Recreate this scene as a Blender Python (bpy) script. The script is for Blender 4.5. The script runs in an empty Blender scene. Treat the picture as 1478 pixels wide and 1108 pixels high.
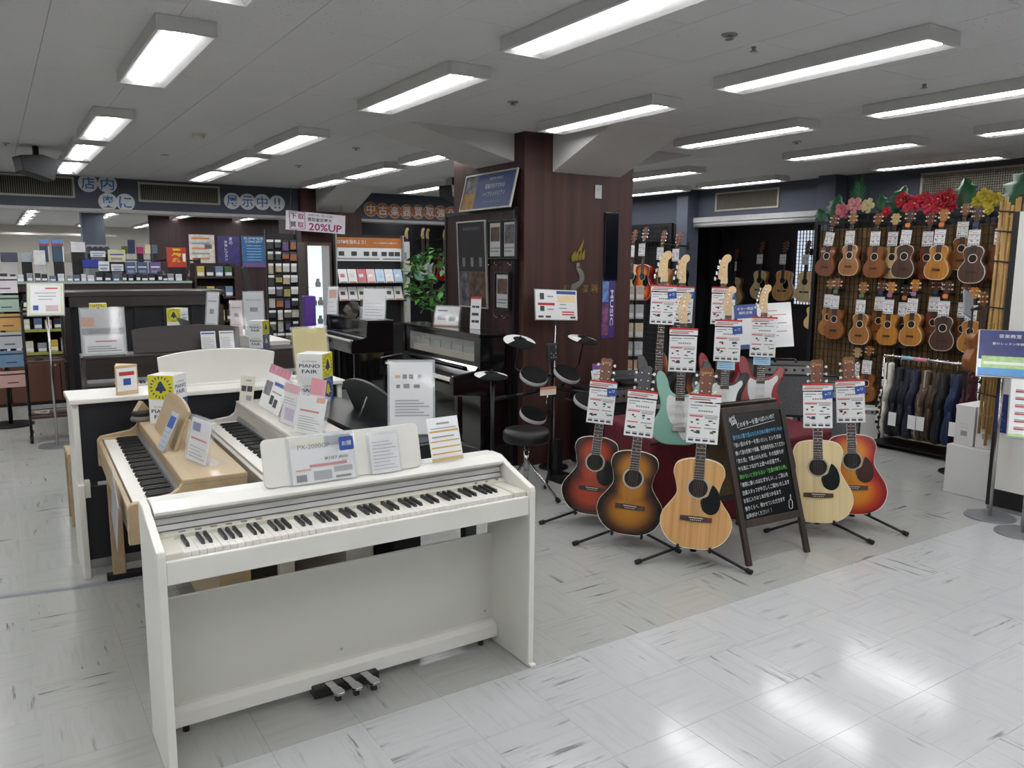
import bpy, bmesh, math, random
from mathutils import Vector, Matrix
S = bpy.context.scene
COL = S.collection
PI = math.pi
R = math.radians

# ---------------------------------------------------------------- camera
FPX, CAMH = 1150.0, 1.62
PITCH, YAW, ROLL = R(8.5), R(33.0), R(0.35)
_F = Vector((math.sin(YAW)*math.cos(PITCH), math.cos(YAW)*math.cos(PITCH), -math.sin(PITCH)))
_R = Vector((math.cos(YAW), -math.sin(YAW), 0))
_U = _R.cross(_F)
_R, _U = _R*math.cos(ROLL)+_U*math.sin(ROLL), _U*math.cos(ROLL)-_R*math.sin(ROLL)
cam_d = bpy.data.cameras.new('camera')
cam = bpy.data.objects.new('camera', cam_d)
COL.objects.link(cam)
cam_d.sensor_width = 36.0
cam_d.lens = FPX/1478.0*36.0
cam_d.clip_end = 100
cam.matrix_world = Matrix(((_R.x, _U.x, -_F.x, 0), (_R.y, _U.y, -_F.y, 0), (_R.z, _U.z, -_F.z, CAMH), (0, 0, 0, 1)))
S.camera = cam

# ---------------------------------------------------------------- world and exposure
W = bpy.data.worlds.new('world')
S.world = W
W.use_nodes = True
W.node_tree.nodes['Background'].inputs[0].default_value = (0.9, 0.95, 1.0, 1)
W.node_tree.nodes['Background'].inputs[1].default_value = 0.12
S.view_settings.view_transform = 'Standard'
S.view_settings.look = 'None'
S.view_settings.gamma = 1
S.view_settings.use_curve_mapping = False
S.view_settings.exposure = 0.12
LAMP = 27.0        # emission of every ceiling tube

# ---------------------------------------------------------------- pixels of the photograph to places
def ray(x, y):
    return _F + _R*((x-739.0)/FPX) - _U*((y-554.0)/FPX)
def onz(x, y, z=0.0):
    d = ray(x, y); return Vector((0, 0, CAMH)) + d*((z-CAMH)/d.z)
def onX(x, y, X):
    d = ray(x, y); return Vector((0, 0, CAMH)) + d*(X/d.x)
def onY(x, y, Y):
    d = ray(x, y); return Vector((0, 0, CAMH)) + d*(Y/d.y)

# ---------------------------------------------------------------- materials
def lin(c):
    if isinstance(c, str):
        c = [int(c[i:i+2], 16)/255 for i in (0, 2, 4)]
    return tuple((v/12.92 if v <= .04045 else ((v+.055)/1.055)**2.4) for v in c) + (1,)
MATS = {}
def mat(name, col, rough=.5, metal=0., var=.06, scale=12., coat=0., bump=0., spec=.5, trans=0., alpha=1., stretch=None):
    if name in MATS:
        return MATS[name]
    m = bpy.data.materials.new(name); m.use_nodes = True
    nt = m.node_tree; b = nt.nodes['Principled BSDF']
    c = lin(col)
    b.inputs['Roughness'].default_value = rough
    b.inputs['Metallic'].default_value = metal
    b.inputs['Coat Weight'].default_value = coat
    b.inputs['Coat Roughness'].default_value = .08
    b.inputs['Specular IOR Level'].default_value = spec
    b.inputs['Transmission Weight'].default_value = trans
    b.inputs['Alpha'].default_value = alpha
    tc = nt.nodes.new('ShaderNodeTexCoord'); mp = nt.nodes.new('ShaderNodeMapping')
    nt.links.new(tc.outputs['Object'], mp.inputs['Vector'])
    if stretch:
        mp.inputs['Scale'].default_value = stretch
    nz = nt.nodes.new('ShaderNodeTexNoise'); nz.inputs['Scale'].default_value = scale; nz.inputs['Detail'].default_value = 3
    nt.links.new(mp.outputs[0], nz.inputs['Vector'])
    rp = nt.nodes.new('ShaderNodeValToRGB')
    rp.color_ramp.elements[0].position = .3; rp.color_ramp.elements[1].position = .7
    rp.color_ramp.elements[0].color = tuple(v*(1-var) for v in c[:3])+(1,)
    rp.color_ramp.elements[1].color = tuple(min(1, v*(1+var)) for v in c[:3])+(1,)
    nt.links.new(nz.outputs[0], rp.inputs[0]); nt.links.new(rp.outputs[0], b.inputs['Base Color'])
    if bump:
        bp = nt.nodes.new('ShaderNodeBump'); bp.inputs['Strength'].default_value = bump; bp.inputs['Distance'].default_value = .002
        nt.links.new(nz.outputs[0], bp.inputs['Height']); nt.links.new(bp.outputs[0], b.inputs['Normal'])
    MATS[name] = m
    return m
def wood(name, c1, c2, rough=.4, scale=6., stretch=(1, 1, .06), coat=.2, det=6):
    if name in MATS:
        return MATS[name]
    m = bpy.data.materials.new(name); m.use_nodes = True
    nt = m.node_tree; b = nt.nodes['Principled BSDF']
    b.inputs['Roughness'].default_value = rough; b.inputs['Coat Weight'].default_value = coat
    tc = nt.nodes.new('ShaderNodeTexCoord'); mp = nt.nodes.new('ShaderNodeMapping'); mp.inputs['Scale'].default_value = stretch
    nt.links.new(tc.outputs['Object'], mp.inputs['Vector'])
    nz = nt.nodes.new('ShaderNodeTexNoise'); nz.inputs['Scale'].default_value = scale; nz.inputs['Detail'].default_value = det; nz.inputs['Distortion'].default_value = .6
    nt.links.new(mp.outputs[0], nz.inputs['Vector'])
    rp = nt.nodes.new('ShaderNodeValToRGB')
    rp.color_ramp.elements[0].position = .32; rp.color_ramp.elements[1].position = .68
    rp.color_ramp.elements[0].color = lin(c1); rp.color_ramp.elements[1].color = lin(c2)
    nt.links.new(nz.outputs[0], rp.inputs[0]); nt.links.new(rp.outputs[0], b.inputs['Base Color'])
    MATS[name] = m
    return m
def emit(name, col, strength):
    m = bpy.data.materials.new(name); m.use_nodes = True
    b = m.node_tree.nodes['Principled BSDF']
    b.inputs['Base Color'].default_value = lin(col)
    b.inputs['Emission Color'].default_value = lin(col)
    b.inputs['Emission Strength'].default_value = strength
    MATS[name] = m
    return m
def glass(name, tint='ffffff', alpha=.12, rough=.05):
    """thin clear sheet: mostly see-through, keeps its gloss"""
    if name in MATS:
        return MATS[name]
    m = bpy.data.materials.new(name); m.use_nodes = True
    nt = m.node_tree
    b = nt.nodes['Principled BSDF']
    b.inputs['Base Color'].default_value = lin(tint); b.inputs['Roughness'].default_value = rough
    b.inputs['Alpha'].default_value = alpha; b.inputs['Specular IOR Level'].default_value = .8
    MATS[name] = m
    return m

# ---------------------------------------------------------------- mesh builder
class MB:
    def __init__(s):
        s.v = []; s.f = []; s.m = []; s.sm = []; s.T = None
    def add(s, vs, fs, m=0, smooth=False):
        n = len(s.v)
        s.v += [(s.T @ Vector(p)) if s.T else Vector(p) for p in vs]
        for f in fs:
            s.f.append([i+n for i in f]); s.m.append(m); s.sm.append(smooth)
        return s
    def box(s, x0, x1, y0, y1, z0, z1, m=0):
        return s.add([(x0,y0,z0),(x1,y0,z0),(x1,y1,z0),(x0,y1,z0),(x0,y0,z1),(x1,y0,z1),(x1,y1,z1),(x0,y1,z1)],
                     [(0,3,2,1),(4,5,6,7),(0,1,5,4),(1,2,6,5),(2,3,7,6),(3,0,4,7)], m)
    def prism(s, poly, a0, a1, ax='x', m=0, smooth=False, caps=True):
        """poly of (u,v): ax x -> (y,z), y -> (x,z), z -> (x,y)"""
        def P(u, v, a):
            return (a, u, v) if ax == 'x' else ((u, a, v) if ax == 'y' else (u, v, a))
        n = len(poly)
        vs = [P(u, v, a0) for u, v in poly] + [P(u, v, a1) for u, v in poly]
        if caps:
            s.add(vs, [list(range(n))[::-1], list(range(n, 2*n))], m)
        s.add(vs, [(i, (i+1) % n, n+(i+1) % n, n+i) for i in range(n)], m, smooth)
        return s
    def cyl(s, p0, p1, r0, r1=None, n=12, m=0, cap=True):
        r1 = r0 if r1 is None else r1
        p0 = Vector(p0); p1 = Vector(p1); d = (p1-p0).normalized()
        a = d.orthogonal().normalized(); b = d.cross(a)
        vs = []
        for p, r in ((p0, r0), (p1, r1)):
            for i in range(n):
                t = 2*PI*i/n; vs.append(p + a*(r*math.cos(t)) + b*(r*math.sin(t)))
        s.add(vs, [(i, (i+1) % n, n+(i+1) % n, n+i) for i in range(n)], m, True)
        if cap:
            s.add(vs, [list(range(n))[::-1], list(range(n, 2*n))], m)
        return s
    def tube(s, pts, r, n=8, m=0):
        for a, b in zip(pts[:-1], pts[1:]):
            s.cyl(a, b, r, r, n, m)
        return s
    def lathe(s, prof, n=24, m=0, c=(0, 0, 0), smooth=True):
        vs = []; k = len(prof)
        for r, z in prof:
            for i in range(n):
                t = 2*PI*i/n; vs.append((c[0]+r*math.cos(t), c[1]+r*math.sin(t), c[2]+z))
        fs = [(j*n+i, j*n+(i+1) % n, (j+1)*n+(i+1) % n, (j+1)*n+i) for j in range(k-1) for i in range(n)]
        s.add(vs, fs, m, smooth)
        s.add(vs[:n], [list(range(n))[::-1]], m); s.add(vs[-n:], [list(range(n))], m)
        return s
    def sheet(s, pts, th, m=0):
        """four corners, given a thickness along the normal"""
        p = [Vector(q) for q in pts]; nrm = (p[1]-p[0]).cross(p[3]-p[0]).normalized()*th
        q = [a-nrm for a in p]
        return s.add(p+q, [(0,1,2,3),(7,6,5,4),(0,4,5,1),(1,5,6,2),(2,6,7,3),(3,7,4,0)], m)
    def mesh(s, name):
        me = bpy.data.meshes.new(name)
        me.from_pydata([tuple(v) for v in s.v], [], s.f)
        me.polygons.foreach_set('material_index', s.m)
        me.polygons.foreach_set('use_smooth', s.sm)
        bm = bmesh.new(); bm.from_mesh(me)
        bmesh.ops.remove_doubles(bm, verts=bm.verts, dist=1e-5)
        bmesh.ops.recalc_face_normals(bm, faces=bm.faces)
        bm.to_mesh(me); bm.free()
        return me
def put(name, me, mats=None, parent=None, loc=(0, 0, 0), rot=(0, 0, 0), bevel=0, seg=2):
    if isinstance(me, MB):
        me = me.mesh(name)
    if mats:
        for m in (mats if isinstance(mats, (list, tuple)) else [mats]):
            me.materials.append(m)
    o = bpy.data.objects.new(name, me); COL.objects.link(o)
    o.location = loc; o.rotation_euler = rot
    if parent:
        o.parent = parent
    if bevel:
        b = o.modifiers.new('bevel', 'BEVEL'); b.width = bevel; b.segments = seg; b.limit_method = 'ANGLE'; b.angle_limit = R(40)
    return o
def tag(o, label, cat, group=None):
    o['label'] = label; o['category'] = cat
    if group:
        o['group'] = group
    return o
def thing(name, label, cat, loc=(0, 0, 0), rz=0, group=None, rot=None):
    o = bpy.data.objects.new(name, None); COL.objects.link(o); o.empty_display_size = .1
    o.location = loc; o.rotation_euler = rot if rot else (0, 0, rz)
    return tag(o, label, cat, group)
def struct(name, mb, mats, parent=None, **k):
    o = put(name, mb, mats, parent, **k)
    if not parent:
        o['kind'] = 'structure'
    return o
def stuff(o):
    o['kind'] = 'stuff'; return o
def dup(root, loc, rot, label=None, group=None):
    r = root.copy(); COL.objects.link(r); r.location = loc; r.rotation_euler = rot
    if label: r['label'] = label
    if group: r['group'] = group
    for ch in list(root.children):
        c = ch.copy(); COL.objects.link(c); c.parent = r
        for g in ch.children:
            d = g.copy(); COL.objects.link(d); d.parent = c
    return r
_tc = bpy.data.curves.new('type', 'FONT'); _to = bpy.data.objects.new('type', _tc)
_tcache = {}
def text_mesh(body, h, bold=0.0, width=None, italic=0.0):
    """flat lettering standing in the x-z plane facing -y, centred, total height of line h"""
    key = (body, h, bold, width, italic)
    if key in _tcache:
        return _tcache[key].copy()
    COL.objects.link(_to)
    _tc.body = body; _tc.size = 1; _tc.offset = bold; _tc.align_x = 'CENTER'; _tc.align_y = 'CENTER'; _tc.resolution_u = 2; _tc.shear = italic
    bpy.context.view_layer.update()
    dg = bpy.context.evaluated_depsgraph_get()
    me = bpy.data.meshes.new_from_object(_to.evaluated_get(dg))
    COL.objects.unlink(_to)
    xs = [v.co.x for v in me.vertices]; ys = [v.co.y for v in me.vertices]
    cx = (min(xs)+max(xs))/2; cy = (min(ys)+max(ys))/2
    sy = h/(max(ys)-min(ys)); sx = sy if not width else width/(max(xs)-min(xs))
    for v in me.vertices:
        v.co = ((v.co.x-cx)*sx, 0, (v.co.y-cy)*sy)
    me.materials.clear()
    _tcache[key] = me
    return me.copy()
def text(body, h, m, parent, loc=(0, 0, 0), rot=(0, 0, 0), bold=0.0, width=None, name='lettering', italic=0.0):
    return put(name, text_mesh(body, h, bold, width, italic), m, parent, loc, rot)
# ================================================================ THE SHELL
ZC = 2.63          # ceiling
T = 0.32           # floor tile
def tile_mat(name, base, streak, dark, rough):
    m = bpy.data.materials.new(name); m.use_nodes = True
    nt = m.node_tree; b = nt.nodes['Principled BSDF']; L = nt.links.new; N = nt.nodes.new
    g = N('ShaderNodeNewGeometry')
    off = N('ShaderNodeVectorMath'); off.operation = 'ADD'; off.inputs[1].default_value = (-1.95+64*T, -2.5+64*T, .5*T)
    L(g.outputs['Position'], off.inputs[0])
    ck = N('ShaderNodeTexChecker'); ck.inputs['Scale'].default_value = 1/T; ck.inputs[1].default_value = (0,0,0,1); ck.inputs[2].default_value = (1,1,1,1)
    L(off.outputs[0], ck.inputs['Vector'])
    fac = ck.outputs['Fac']
    def streaks(sc, pos, wid):
        out = []
        for st in ((1.2, 16, 1), (16, 1.2, 1)):
            mp = N('ShaderNodeMapping'); mp.inputs['Scale'].default_value = st; L(g.outputs['Position'], mp.inputs[0])
            nz = N('ShaderNodeTexNoise'); nz.inputs['Scale'].default_value = sc; nz.inputs['Detail'].default_value = 4; nz.inputs['Roughness'].default_value = .65
            L(mp.outputs[0], nz.inputs['Vector']); out.append(nz.outputs[0])
        mx = N('ShaderNodeMix'); L(fac, mx.inputs[0]); L(out[0], mx.inputs[2]); L(out[1], mx.inputs[3])
        rp = N('ShaderNodeMapRange'); rp.inputs[1].default_value = pos; rp.inputs[2].default_value = pos+wid; L(mx.outputs[0], rp.inputs[0])
        return rp.outputs[0]
    s1 = streaks(2.2, .5, .3); s2 = streaks(2.0, .585, .07)
    cl = N('ShaderNodeTexNoise'); cl.inputs['Scale'].default_value = 2.3; L(g.outputs['Position'], cl.inputs['Vector'])
    clr = N('ShaderNodeMapRange'); clr.inputs[1].default_value = .50; clr.inputs[2].default_value = .62; L(cl.outputs[0], clr.inputs[0])
    mu = N('ShaderNodeMath'); mu.operation = 'MULTIPLY'; L(s2, mu.inputs[0]); L(clr.outputs[0], mu.inputs[1])
    m1 = N('ShaderNodeMix'); m1.data_type = 'RGBA'; m1.inputs[6].default_value = lin(base); m1.inputs[7].default_value = lin(streak); L(s1, m1.inputs[0])
    m2 = N('ShaderNodeMix'); m2.data_type = 'RGBA'; m2.inputs[7].default_value = lin(dark); L(mu.outputs[0], m2.inputs[0]); L(m1.outputs[2], m2.inputs[6])
    L(m2.outputs[2], b.inputs['Base Color'])
    n2 = N('ShaderNodeTexNoise'); n2.inputs['Scale'].default_value = 5; n2.inputs['Detail'].default_value = 4; L(g.outputs['Position'], n2.inputs['Vector'])
    rr = N('ShaderNodeMapRange'); rr.inputs[3].default_value = rough-.04; rr.inputs[4].default_value = rough+.06; L(n2.outputs[0], rr.inputs[0]); L(rr.outputs[0], b.inputs['Roughness'])
    bp = N('ShaderNodeBump'); bp.inputs['Strength'].default_value = .03; bp.inputs['Distance'].default_value = .01; L(n2.outputs[0], bp.inputs['Height']); L(bp.outputs[0], b.inputs['Normal'])
    b.inputs['Specular IOR Level'].default_value = .55
    return m
m_tile_w = tile_mat('white vinyl tile', 'b4b6b6', 'a6a8a7', '747472', .13)
m_tile_g = tile_mat('grey vinyl tile', 'a3a4a0', '969792', '63635e', .20)
m_joint = mat('tile joint', '9b9c9a', .6)
fl = struct('floor', MB().box(-8, 15, -6, 27, -.1, -.0025), [m_joint])
def tile_me(m):
    b = MB(); g = .00045
    b.box(g, T-g, g, T-g, -.002, 0)
    me = b.mesh('floor_tile'); me.materials.append(m); return me
me_w, me_g = tile_me(m_tile_w), tile_me(m_tile_g)
cells = []
for i in range(-31, 41):
    for j in range(-27, 76):
        x0 = 1.95+i*T; y0 = 2.5+j*T
        if x0 > 14 or y0 > 26.6: continue
        v = Vector((x0+T/2, y0+T/2, -CAMH)); d = v.dot(_F)
        vis = False
        if d > .5:
            px = 739+FPX*v.dot(_R)/d; py = 554-FPX*v.dot(_U)/d
            vis = -90 < px < 1560 and py < 1190
            # behind the big furniture nothing of the floor shows
        cells.append((0 if vis else 1, d if vis else v.length, x0, y0, 'w' if y0 < 2.49 else 'g'))
cells.sort()
for n, (hid, d, x0, y0, k) in enumerate(cells[:300]):
    put('floor_tile', me_w if k == 'w' else me_g, None, fl, (x0, y0, 0))
rest = MB(); g = .00045
for hid, d, x0, y0, k in cells[300:]:
    rest.add([(x0+g,y0+g,0),(x0+T-g,y0+g,0),(x0+T-g,y0+T-g,0),(x0+g,y0+T-g,0)], [(0,1,2,3)], 0 if k == 'w' else 1)
stuff(put('floor_tiles', rest, [m_tile_w, m_tile_g], fl))
# flat metal cover strip across the display floor
p0, p1 = Vector((-1.2, 4.68, 0)), Vector((1.9, 4.05, 0))
d = (p1-p0).normalized(); nn = Vector((-d.y, d.x, 0))*.022
st = MB(); st.add([p0-nn, p1-nn, p1+nn, p0+nn, p0-nn*.6+Vector((0,0,.008)), p1-nn*.6+Vector((0,0,.008)), p1+nn*.6+Vector((0,0,.008)), p0+nn*.6+Vector((0,0,.008))],
    [(3,2,1,0),(4,5,6,7),(0,1,5,4),(1,2,6,5),(2,3,7,6),(3,0,4,7)])
struct('trim_1', st, [mat('grey floor strip', '7d8086', .5, 0)])

# ---- ceiling of mineral boards laid in running bond
def board_mat():
    m = bpy.data.materials.new('mineral ceiling board'); m.use_nodes = True
    nt = m.node_tree; b = nt.nodes['Principled BSDF']; L = nt.links.new; N = nt.nodes.new
    g = N('ShaderNodeNewGeometry')
    vz = N('ShaderNodeTexNoise'); vz.inputs['Scale'].default_value = 75; vz.inputs['Detail'].default_value = 2; L(g.outputs['Position'], vz.inputs['Vector'])
    pit = N('ShaderNodeMapRange'); pit.inputs[1].default_value = .66; pit.inputs[2].default_value = .72; L(vz.outputs[0], pit.inputs[0])
    n2 = N('ShaderNodeTexNoise'); n2.inputs['Scale'].default_value = 1.7; n2.inputs['Detail'].default_value = 4; L(g.outputs['Position'], n2.inputs['Vector'])
    pr = N('ShaderNodeMapRange'); pr.inputs[1].default_value = .42; pr.inputs[2].default_value = .65; L(n2.outputs[0], pr.inputs[0])
    mu = N('ShaderNodeMath'); mu.operation = 'MULTIPLY'; L(pit.outputs[0], mu.inputs[0]); L(pr.outputs[0], mu.inputs[1])
    mx = N('ShaderNodeMix'); mx.data_type = 'RGBA'; mx.inputs[6].default_value = lin('c8c8c8'); mx.inputs[7].default_value = lin('8d8d8d'); L(mu.outputs[0], mx.inputs[0])
    L(mx.outputs[2], b.inputs['Base Color']); b.inputs['Roughness'].default_value = .9; b.inputs['Specular IOR Level'].default_value = .1
    bp = N('ShaderNodeBump'); bp.inputs['Strength'].default_value = .4; bp.inputs['Distance'].default_value = .003; bp.invert = True; L(mu.outputs[0], bp.inputs['Height']); L(bp.outputs[0], b.inputs['Normal'])
    return m
m_board = board_mat()
ceil = struct('ceiling', MB().box(-8, 15, -6, 27, ZC+.012, ZC+.1), [mat('ceiling joint', '8a8a8a', .9)])
PW, PL = .4555, .91
b = MB(); g = .0012
b.box(g, PW-g, g, PL-g, 0, .011)
me_b = b.mesh('ceiling_panel'); me_b.materials.append(m_board)
rest = MB()
for i in range(-18, 30):
    for j in range(-10, 25):
        x0 = 1.19+i*PW; y0 = 3.50+j*PL+(.45 if i % 2 else 0)
        v = Vector((x0+PW/2, y0+PL/2, ZC-CAMH)); d = v.dot(_F); vis = False
        if d > .6:
            px = 739+FPX*v.dot(_R)/d; py = 554-FPX*v.dot(_U)/d
            vis = -120 < px < 1600 and py > -120 and y0 < 10.9 and x0 < 8.1
        if vis:
            put('ceiling_panel', me_b, None, ceil, (x0, y0, ZC))
        else:
            rest.add([(x0+g,y0+g,ZC),(x0+g,y0+PL-g,ZC),(x0+PW-g,y0+PL-g,ZC),(x0+PW-g,y0+g,ZC)], [(0,1,2,3)])
stuff(put('ceiling_panels', rest, [m_board], ceil))

# ---- walls round the shop
m_navy = mat('blue grey painted wall', '474d5a', .7, var=.04, scale=3)
m_offw = mat('off white wall', 'c9c6bd', .8, var=.03, scale=2)
m_darkw = mat('dark wall', '2a2427', .8, var=.1, scale=3)
m_black = mat('black wall', '15151a', .85)
YB = 10.95
struct('wall_back', MB().box(-8, 15, 26.0, 26.1, 0, ZC), [m_offw])
struct('wall_left', MB().box(-8.1, -8, -6, 26.1, 0, ZC), [m_offw])
struct('wall_front', MB().box(-8, 15, -6.1, -6, 0, ZC), [m_offw])
# bulkhead over the back opening, in two runs either side of the second column
bk = MB(); bk.box(-8, 3.60, YB, YB+.35, 2.26, ZC); bk.box(4.48, 8.1, YB, YB+.35, 2.26, ZC)
wb = struct('wall_bulkhead_back', bk, [m_navy])
m_trimw = mat('pale bulkhead edge', 'b5b4b2', .5)
tr = MB(); tr.box(-8, 3.60, YB-.015, YB+.35, 2.225, 2.26); tr.box(4.48, 8.1, YB-.015, YB+.35, 2.225, 2.26)
struct('trim_2', tr, [m_trimw])
# bulkhead on the right with the acoustic room below it
XR = 8.1
struct('wall_bulkhead_right', MB().box(XR, XR+.3, 1.0, YB+.35, 2.20, ZC), [m_navy])
struct('wall_right', MB().box(XR, XR+.2, 0, 5.55, 0, 2.2).box(XR, XR+.2, 8.1, YB+.3, 0, 2.2), [m_black])
struct('wall_room', MB().box(11.2, 11.3, 3, 14, 0, ZC).box(XR+.2, 11.2, 3.4, 3.5, 0, ZC).box(XR+.2, 11.2, YB+.3, YB+.4, 0, ZC), [m_darkw])
tr = MB(); tr.cyl((XR-.05, 5.7, 2.165), (XR-.05, 8.0, 2.165), .035, n=14); tr.box(XR-.09, XR, 5.6, 8.05, 2.195, 2.26)
struct('trim_3', tr, [mat('roller shutter casing', 'a9a9a8', .4)])
for y0, y1 in ((7.87, 8.08), (5.63, 5.86)):
    struct('wall_pier', MB().box(XR-.2, XR+.02, y0, y1, 0, ZC), [m_navy], bevel=.006)

# ---- air grilles in the bulkheads
m_grf = mat('grille frame', 'a8a59a', .5); m_grd = mat('grille dark', '26241f', .8); m_grs = mat('grille slat', '6f6b5e', .5)
def grille(name, label, w, h, loc, rz, cross=False, group=None):
    t = thing(name, label, 'grille', loc, rz, group)
    f = .022
    b = MB(); b.box(-w/2,w/2,-.015,0,h/2-f,h/2); b.box(-w/2,w/2,-.015,0,-h/2,-h/2+f); b.box(-w/2,-w/2+f,-.015,0,-h/2+f,h/2-f); b.box(w/2-f,w/2,-.015,0,-h/2+f,h/2-f)
    put('frame', b, m_grf, t)
    put('backing', MB().box(-w/2+f,w/2-f,-.003,0,-h/2+f,h/2-f), m_grd, t)
    n = int((w-2*f)/.022); b = MB()
    for i in range(n):
        x = -w/2+f+(i+.5)*(w-2*f)/n; b.box(x-.004, x+.004, -.012, -.003, -h/2+f, h/2-f)
    if cross:
        k = int((h-2*f)/.022)
        for i in range(k):
            z = -h/2+f+(i+.5)*(h-2*f)/k; b.box(-w/2+f, w/2-f, -.0125, -.0045, z-.004, z+.004)
    stuff(put('slats', b, m_grs, t))
    return t
grille('air_grille', 'long air grille beside the round letters for inside the shop', 1.2, .245, (.31, YB-.001, 2.495), 0)
grille('air_grille', 'air grille between the two groups of blue round letters', .97, .235, (2.085, YB-.001, 2.482), 0)
grille('air_grille', 'air grille over the roller shutter of the acoustic room', 1.02, .24, (XR-.001, 7.05, 2.45), R(-90))
grille('air_grille', 'wide cross barred air grille behind the flowers', 1.6, .30, (XR-.001, 3.97, 2.42), R(-90), True)

# ---- columns clad in dark wood, with sloped haunches
m_col = wood('dark red brown wood veneer', '2e1714', '45251f', .6, 5, (3, 3, .09), 0)
m_col2 = wood('dark slatted wood', '241617', '3a2422', .55, 5, (3, 3, .09), 0)
m_plast = mat('white plaster', 'c2c1be', .8, var=.02)
col = struct('wall_column', MB().box(3.5, 4.6, 5.23, 6.35, 0, ZC-.001), [m_col])
hx = MB().prism([(5.229, 2.343), (5.229, ZC-.001), (4.48, ZC-.001)], 3.765, 4.455, 'x')
struct('wall_haunch_front', hx, [m_plast])
hx = MB().prism([(3.499, 2.42), (3.499, ZC-.001), (2.60, ZC-.001)], 5.375, 5.975, 'y')
struct('wall_haunch_left', hx, [m_plast])
struct('wall_haunch_right', MB().prism([(4.601, 2.42), (4.601, ZC-.001), (5.5, ZC-.001)], 5.45, 6.0, 'y'), [m_plast])
col2 = struct('wall_column_far', MB().box(3.6, 4.48, YB-.1, YB+.9, 0, ZC-.001), [m_col])
struct('wall_haunch_far', MB().prism([(YB-.101, 2.33), (YB-.101, ZC-.001), (YB-.95, ZC-.001)], 3.82, 4.36, 'x'), [m_plast])
# slatted display panel on the left face of the near column
pan = thing('slatted_display_panel', 'black slatted display panel on the side of the wooden column', 'display panel', (3.5, 5.3, 0), R(90))
put('back_board', MB().box(.02, 1.12, .0, .03, .05, 2.05), m_col2, pan)
b = MB()
for i in range(50):
    x = .03+i*.022; b.box(x, x+.012, .03, .036, .06, 2.04)
stuff(put('slats', b, wood('panel slat', '2c1a1b', '40292a', .5, 5, (3, 3, .1), 0), pan))
b = MB(); b.box(0, .03, 0, .045, 0, 2.07); b.box(1.12, 1.15, 0, .045, 0, 2.07); b.box(.03, 1.12, 0, .045, 2.04, 2.07)
put('frame', b, mat('black metal', '121214', .4, .3), pan)

# ================================================================ CEILING LIGHTS
m_hous = mat('white light housing', 'c9c9c6', .5, var=.02)
m_refl = mat('white reflector', 'b4b4b2', .5, var=.01)
m_lamp = emit('lit tube', 'fdfdff', LAMP)
m_tubes = emit('lit tube side', 'fdfdff', 1.0)
LL, LWd, LH = 1.20, .245, .062
def fixture():
    t = thing('ceiling_light', 'x', 'light')
    w, l = LWd/2, LL/2
    b = MB(); k = .012
    b.box(-w, -w+k, -l, l, -LH, 0); b.box(w-k, w, -l, l, -LH, 0); b.box(-w+k, w-k, -l, -l+k, -LH, 0); b.box(-w+k, w-k, l-k, l, -LH, 0); b.box(-w+k, w-k, -l+k, l-k, -.006, 0)
    put('housing', b, m_hous, t, bevel=.002, seg=1)
    a = .035
    b = MB().add([(-w+k,-l+k,-LH),(w-k,-l+k,-LH),(w-k,l-k,-LH),(-w+k,l-k,-LH),(-a,-l+.05,-.012),(a,-l+.05,-.012),(a,l-.05,-.012),(-a,l-.05,-.012)],
                 [(0,1,5,4),(1,2,6,5),(2,3,7,6),(3,0,4,7),(4,5,6,7)])
    put('reflector', b, m_refl, t)
    b = MB()
    b.box(-.038, .038, -l+.04, l-.04, -.05, -.012, 0)
    put('tube', b, m_tubes, t)
    put('diffuser', MB().box(-.042, .042, -l+.036, l-.036, -.055, -.0505), m_lamp, t)
    return t
fx = fixture(); first = True
ROWX = [-3.2, -1.85, -.55, .765, 2.125, 3.49, 4.83, 6.17, 7.5]
ROWY = [-3.2, -1.45, .62, 2.60, 4.28, 6.63, 8.15, 9.52, 12.0, 13.5, 15.0, 16.5, 18.0, 19.5, 21.0, 22.5, 24.0]
def where(i, j):
    x = ROWX[i]; y = ROWY[j]
    ordn = ['first', 'second', 'third', 'fourth', 'fifth', 'sixth', 'seventh', 'eighth', 'ninth']
    if y > 11: return ordn[j-8]+' ceiling light past the bulkhead, '+('in line with the left aisle' if i < 4 else 'in line with the pianos' if i == 4 else 'in line with the columns' if i == 5 else 'right of the columns'), 'lights beyond the bulkhead'
    if y < 1: return ordn[2-j]+' row ceiling light over the white floored aisle', 'lights over the aisle'
    n = {2.60: 'closest to the aisle', 4.28: 'second from the aisle', 6.63: 'third from the bulkhead', 8.15: 'second from the bulkhead', 9.52: 'closest to the bulkhead'}[y]
    a = {3: 'over the aisle left of the pianos', 4: 'over the digital pianos', 5: 'in line with the wooden column', 6: 'over the guitars on stands', 7: 'over the ukulele stand and gig bags', 8: 'along the right bulkhead'}.get(i, 'over the left aisle')
    return 'white ceiling light '+a+', '+n, 'ceiling lights '+a
for i, x in enumerate(ROWX):
    for j, y in enumerate(ROWY):
        if 3.0 < x < 5.2 and y > 11 and y < 12.5: continue
        if y > 11 and (x > 7 or x < -.6): continue
        if x < -2 and y > 7: continue
        lb, gp = where(i, j)
        if first:
            o = fx; o.location = (x, y, ZC); o['label'] = lb; o['group'] = gp; first = False
        else:
            dup(fx, (x, y, ZC-.0005), (0, 0, 0), lb, gp)
# two lights of the acoustic room
for y in (6.6, 8.6):
    dup(fx, (9.6, y, ZC-.0005), (0, 0, 0), 'ceiling light inside the dark acoustic guitar room', 'lights of the acoustic room')
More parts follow.
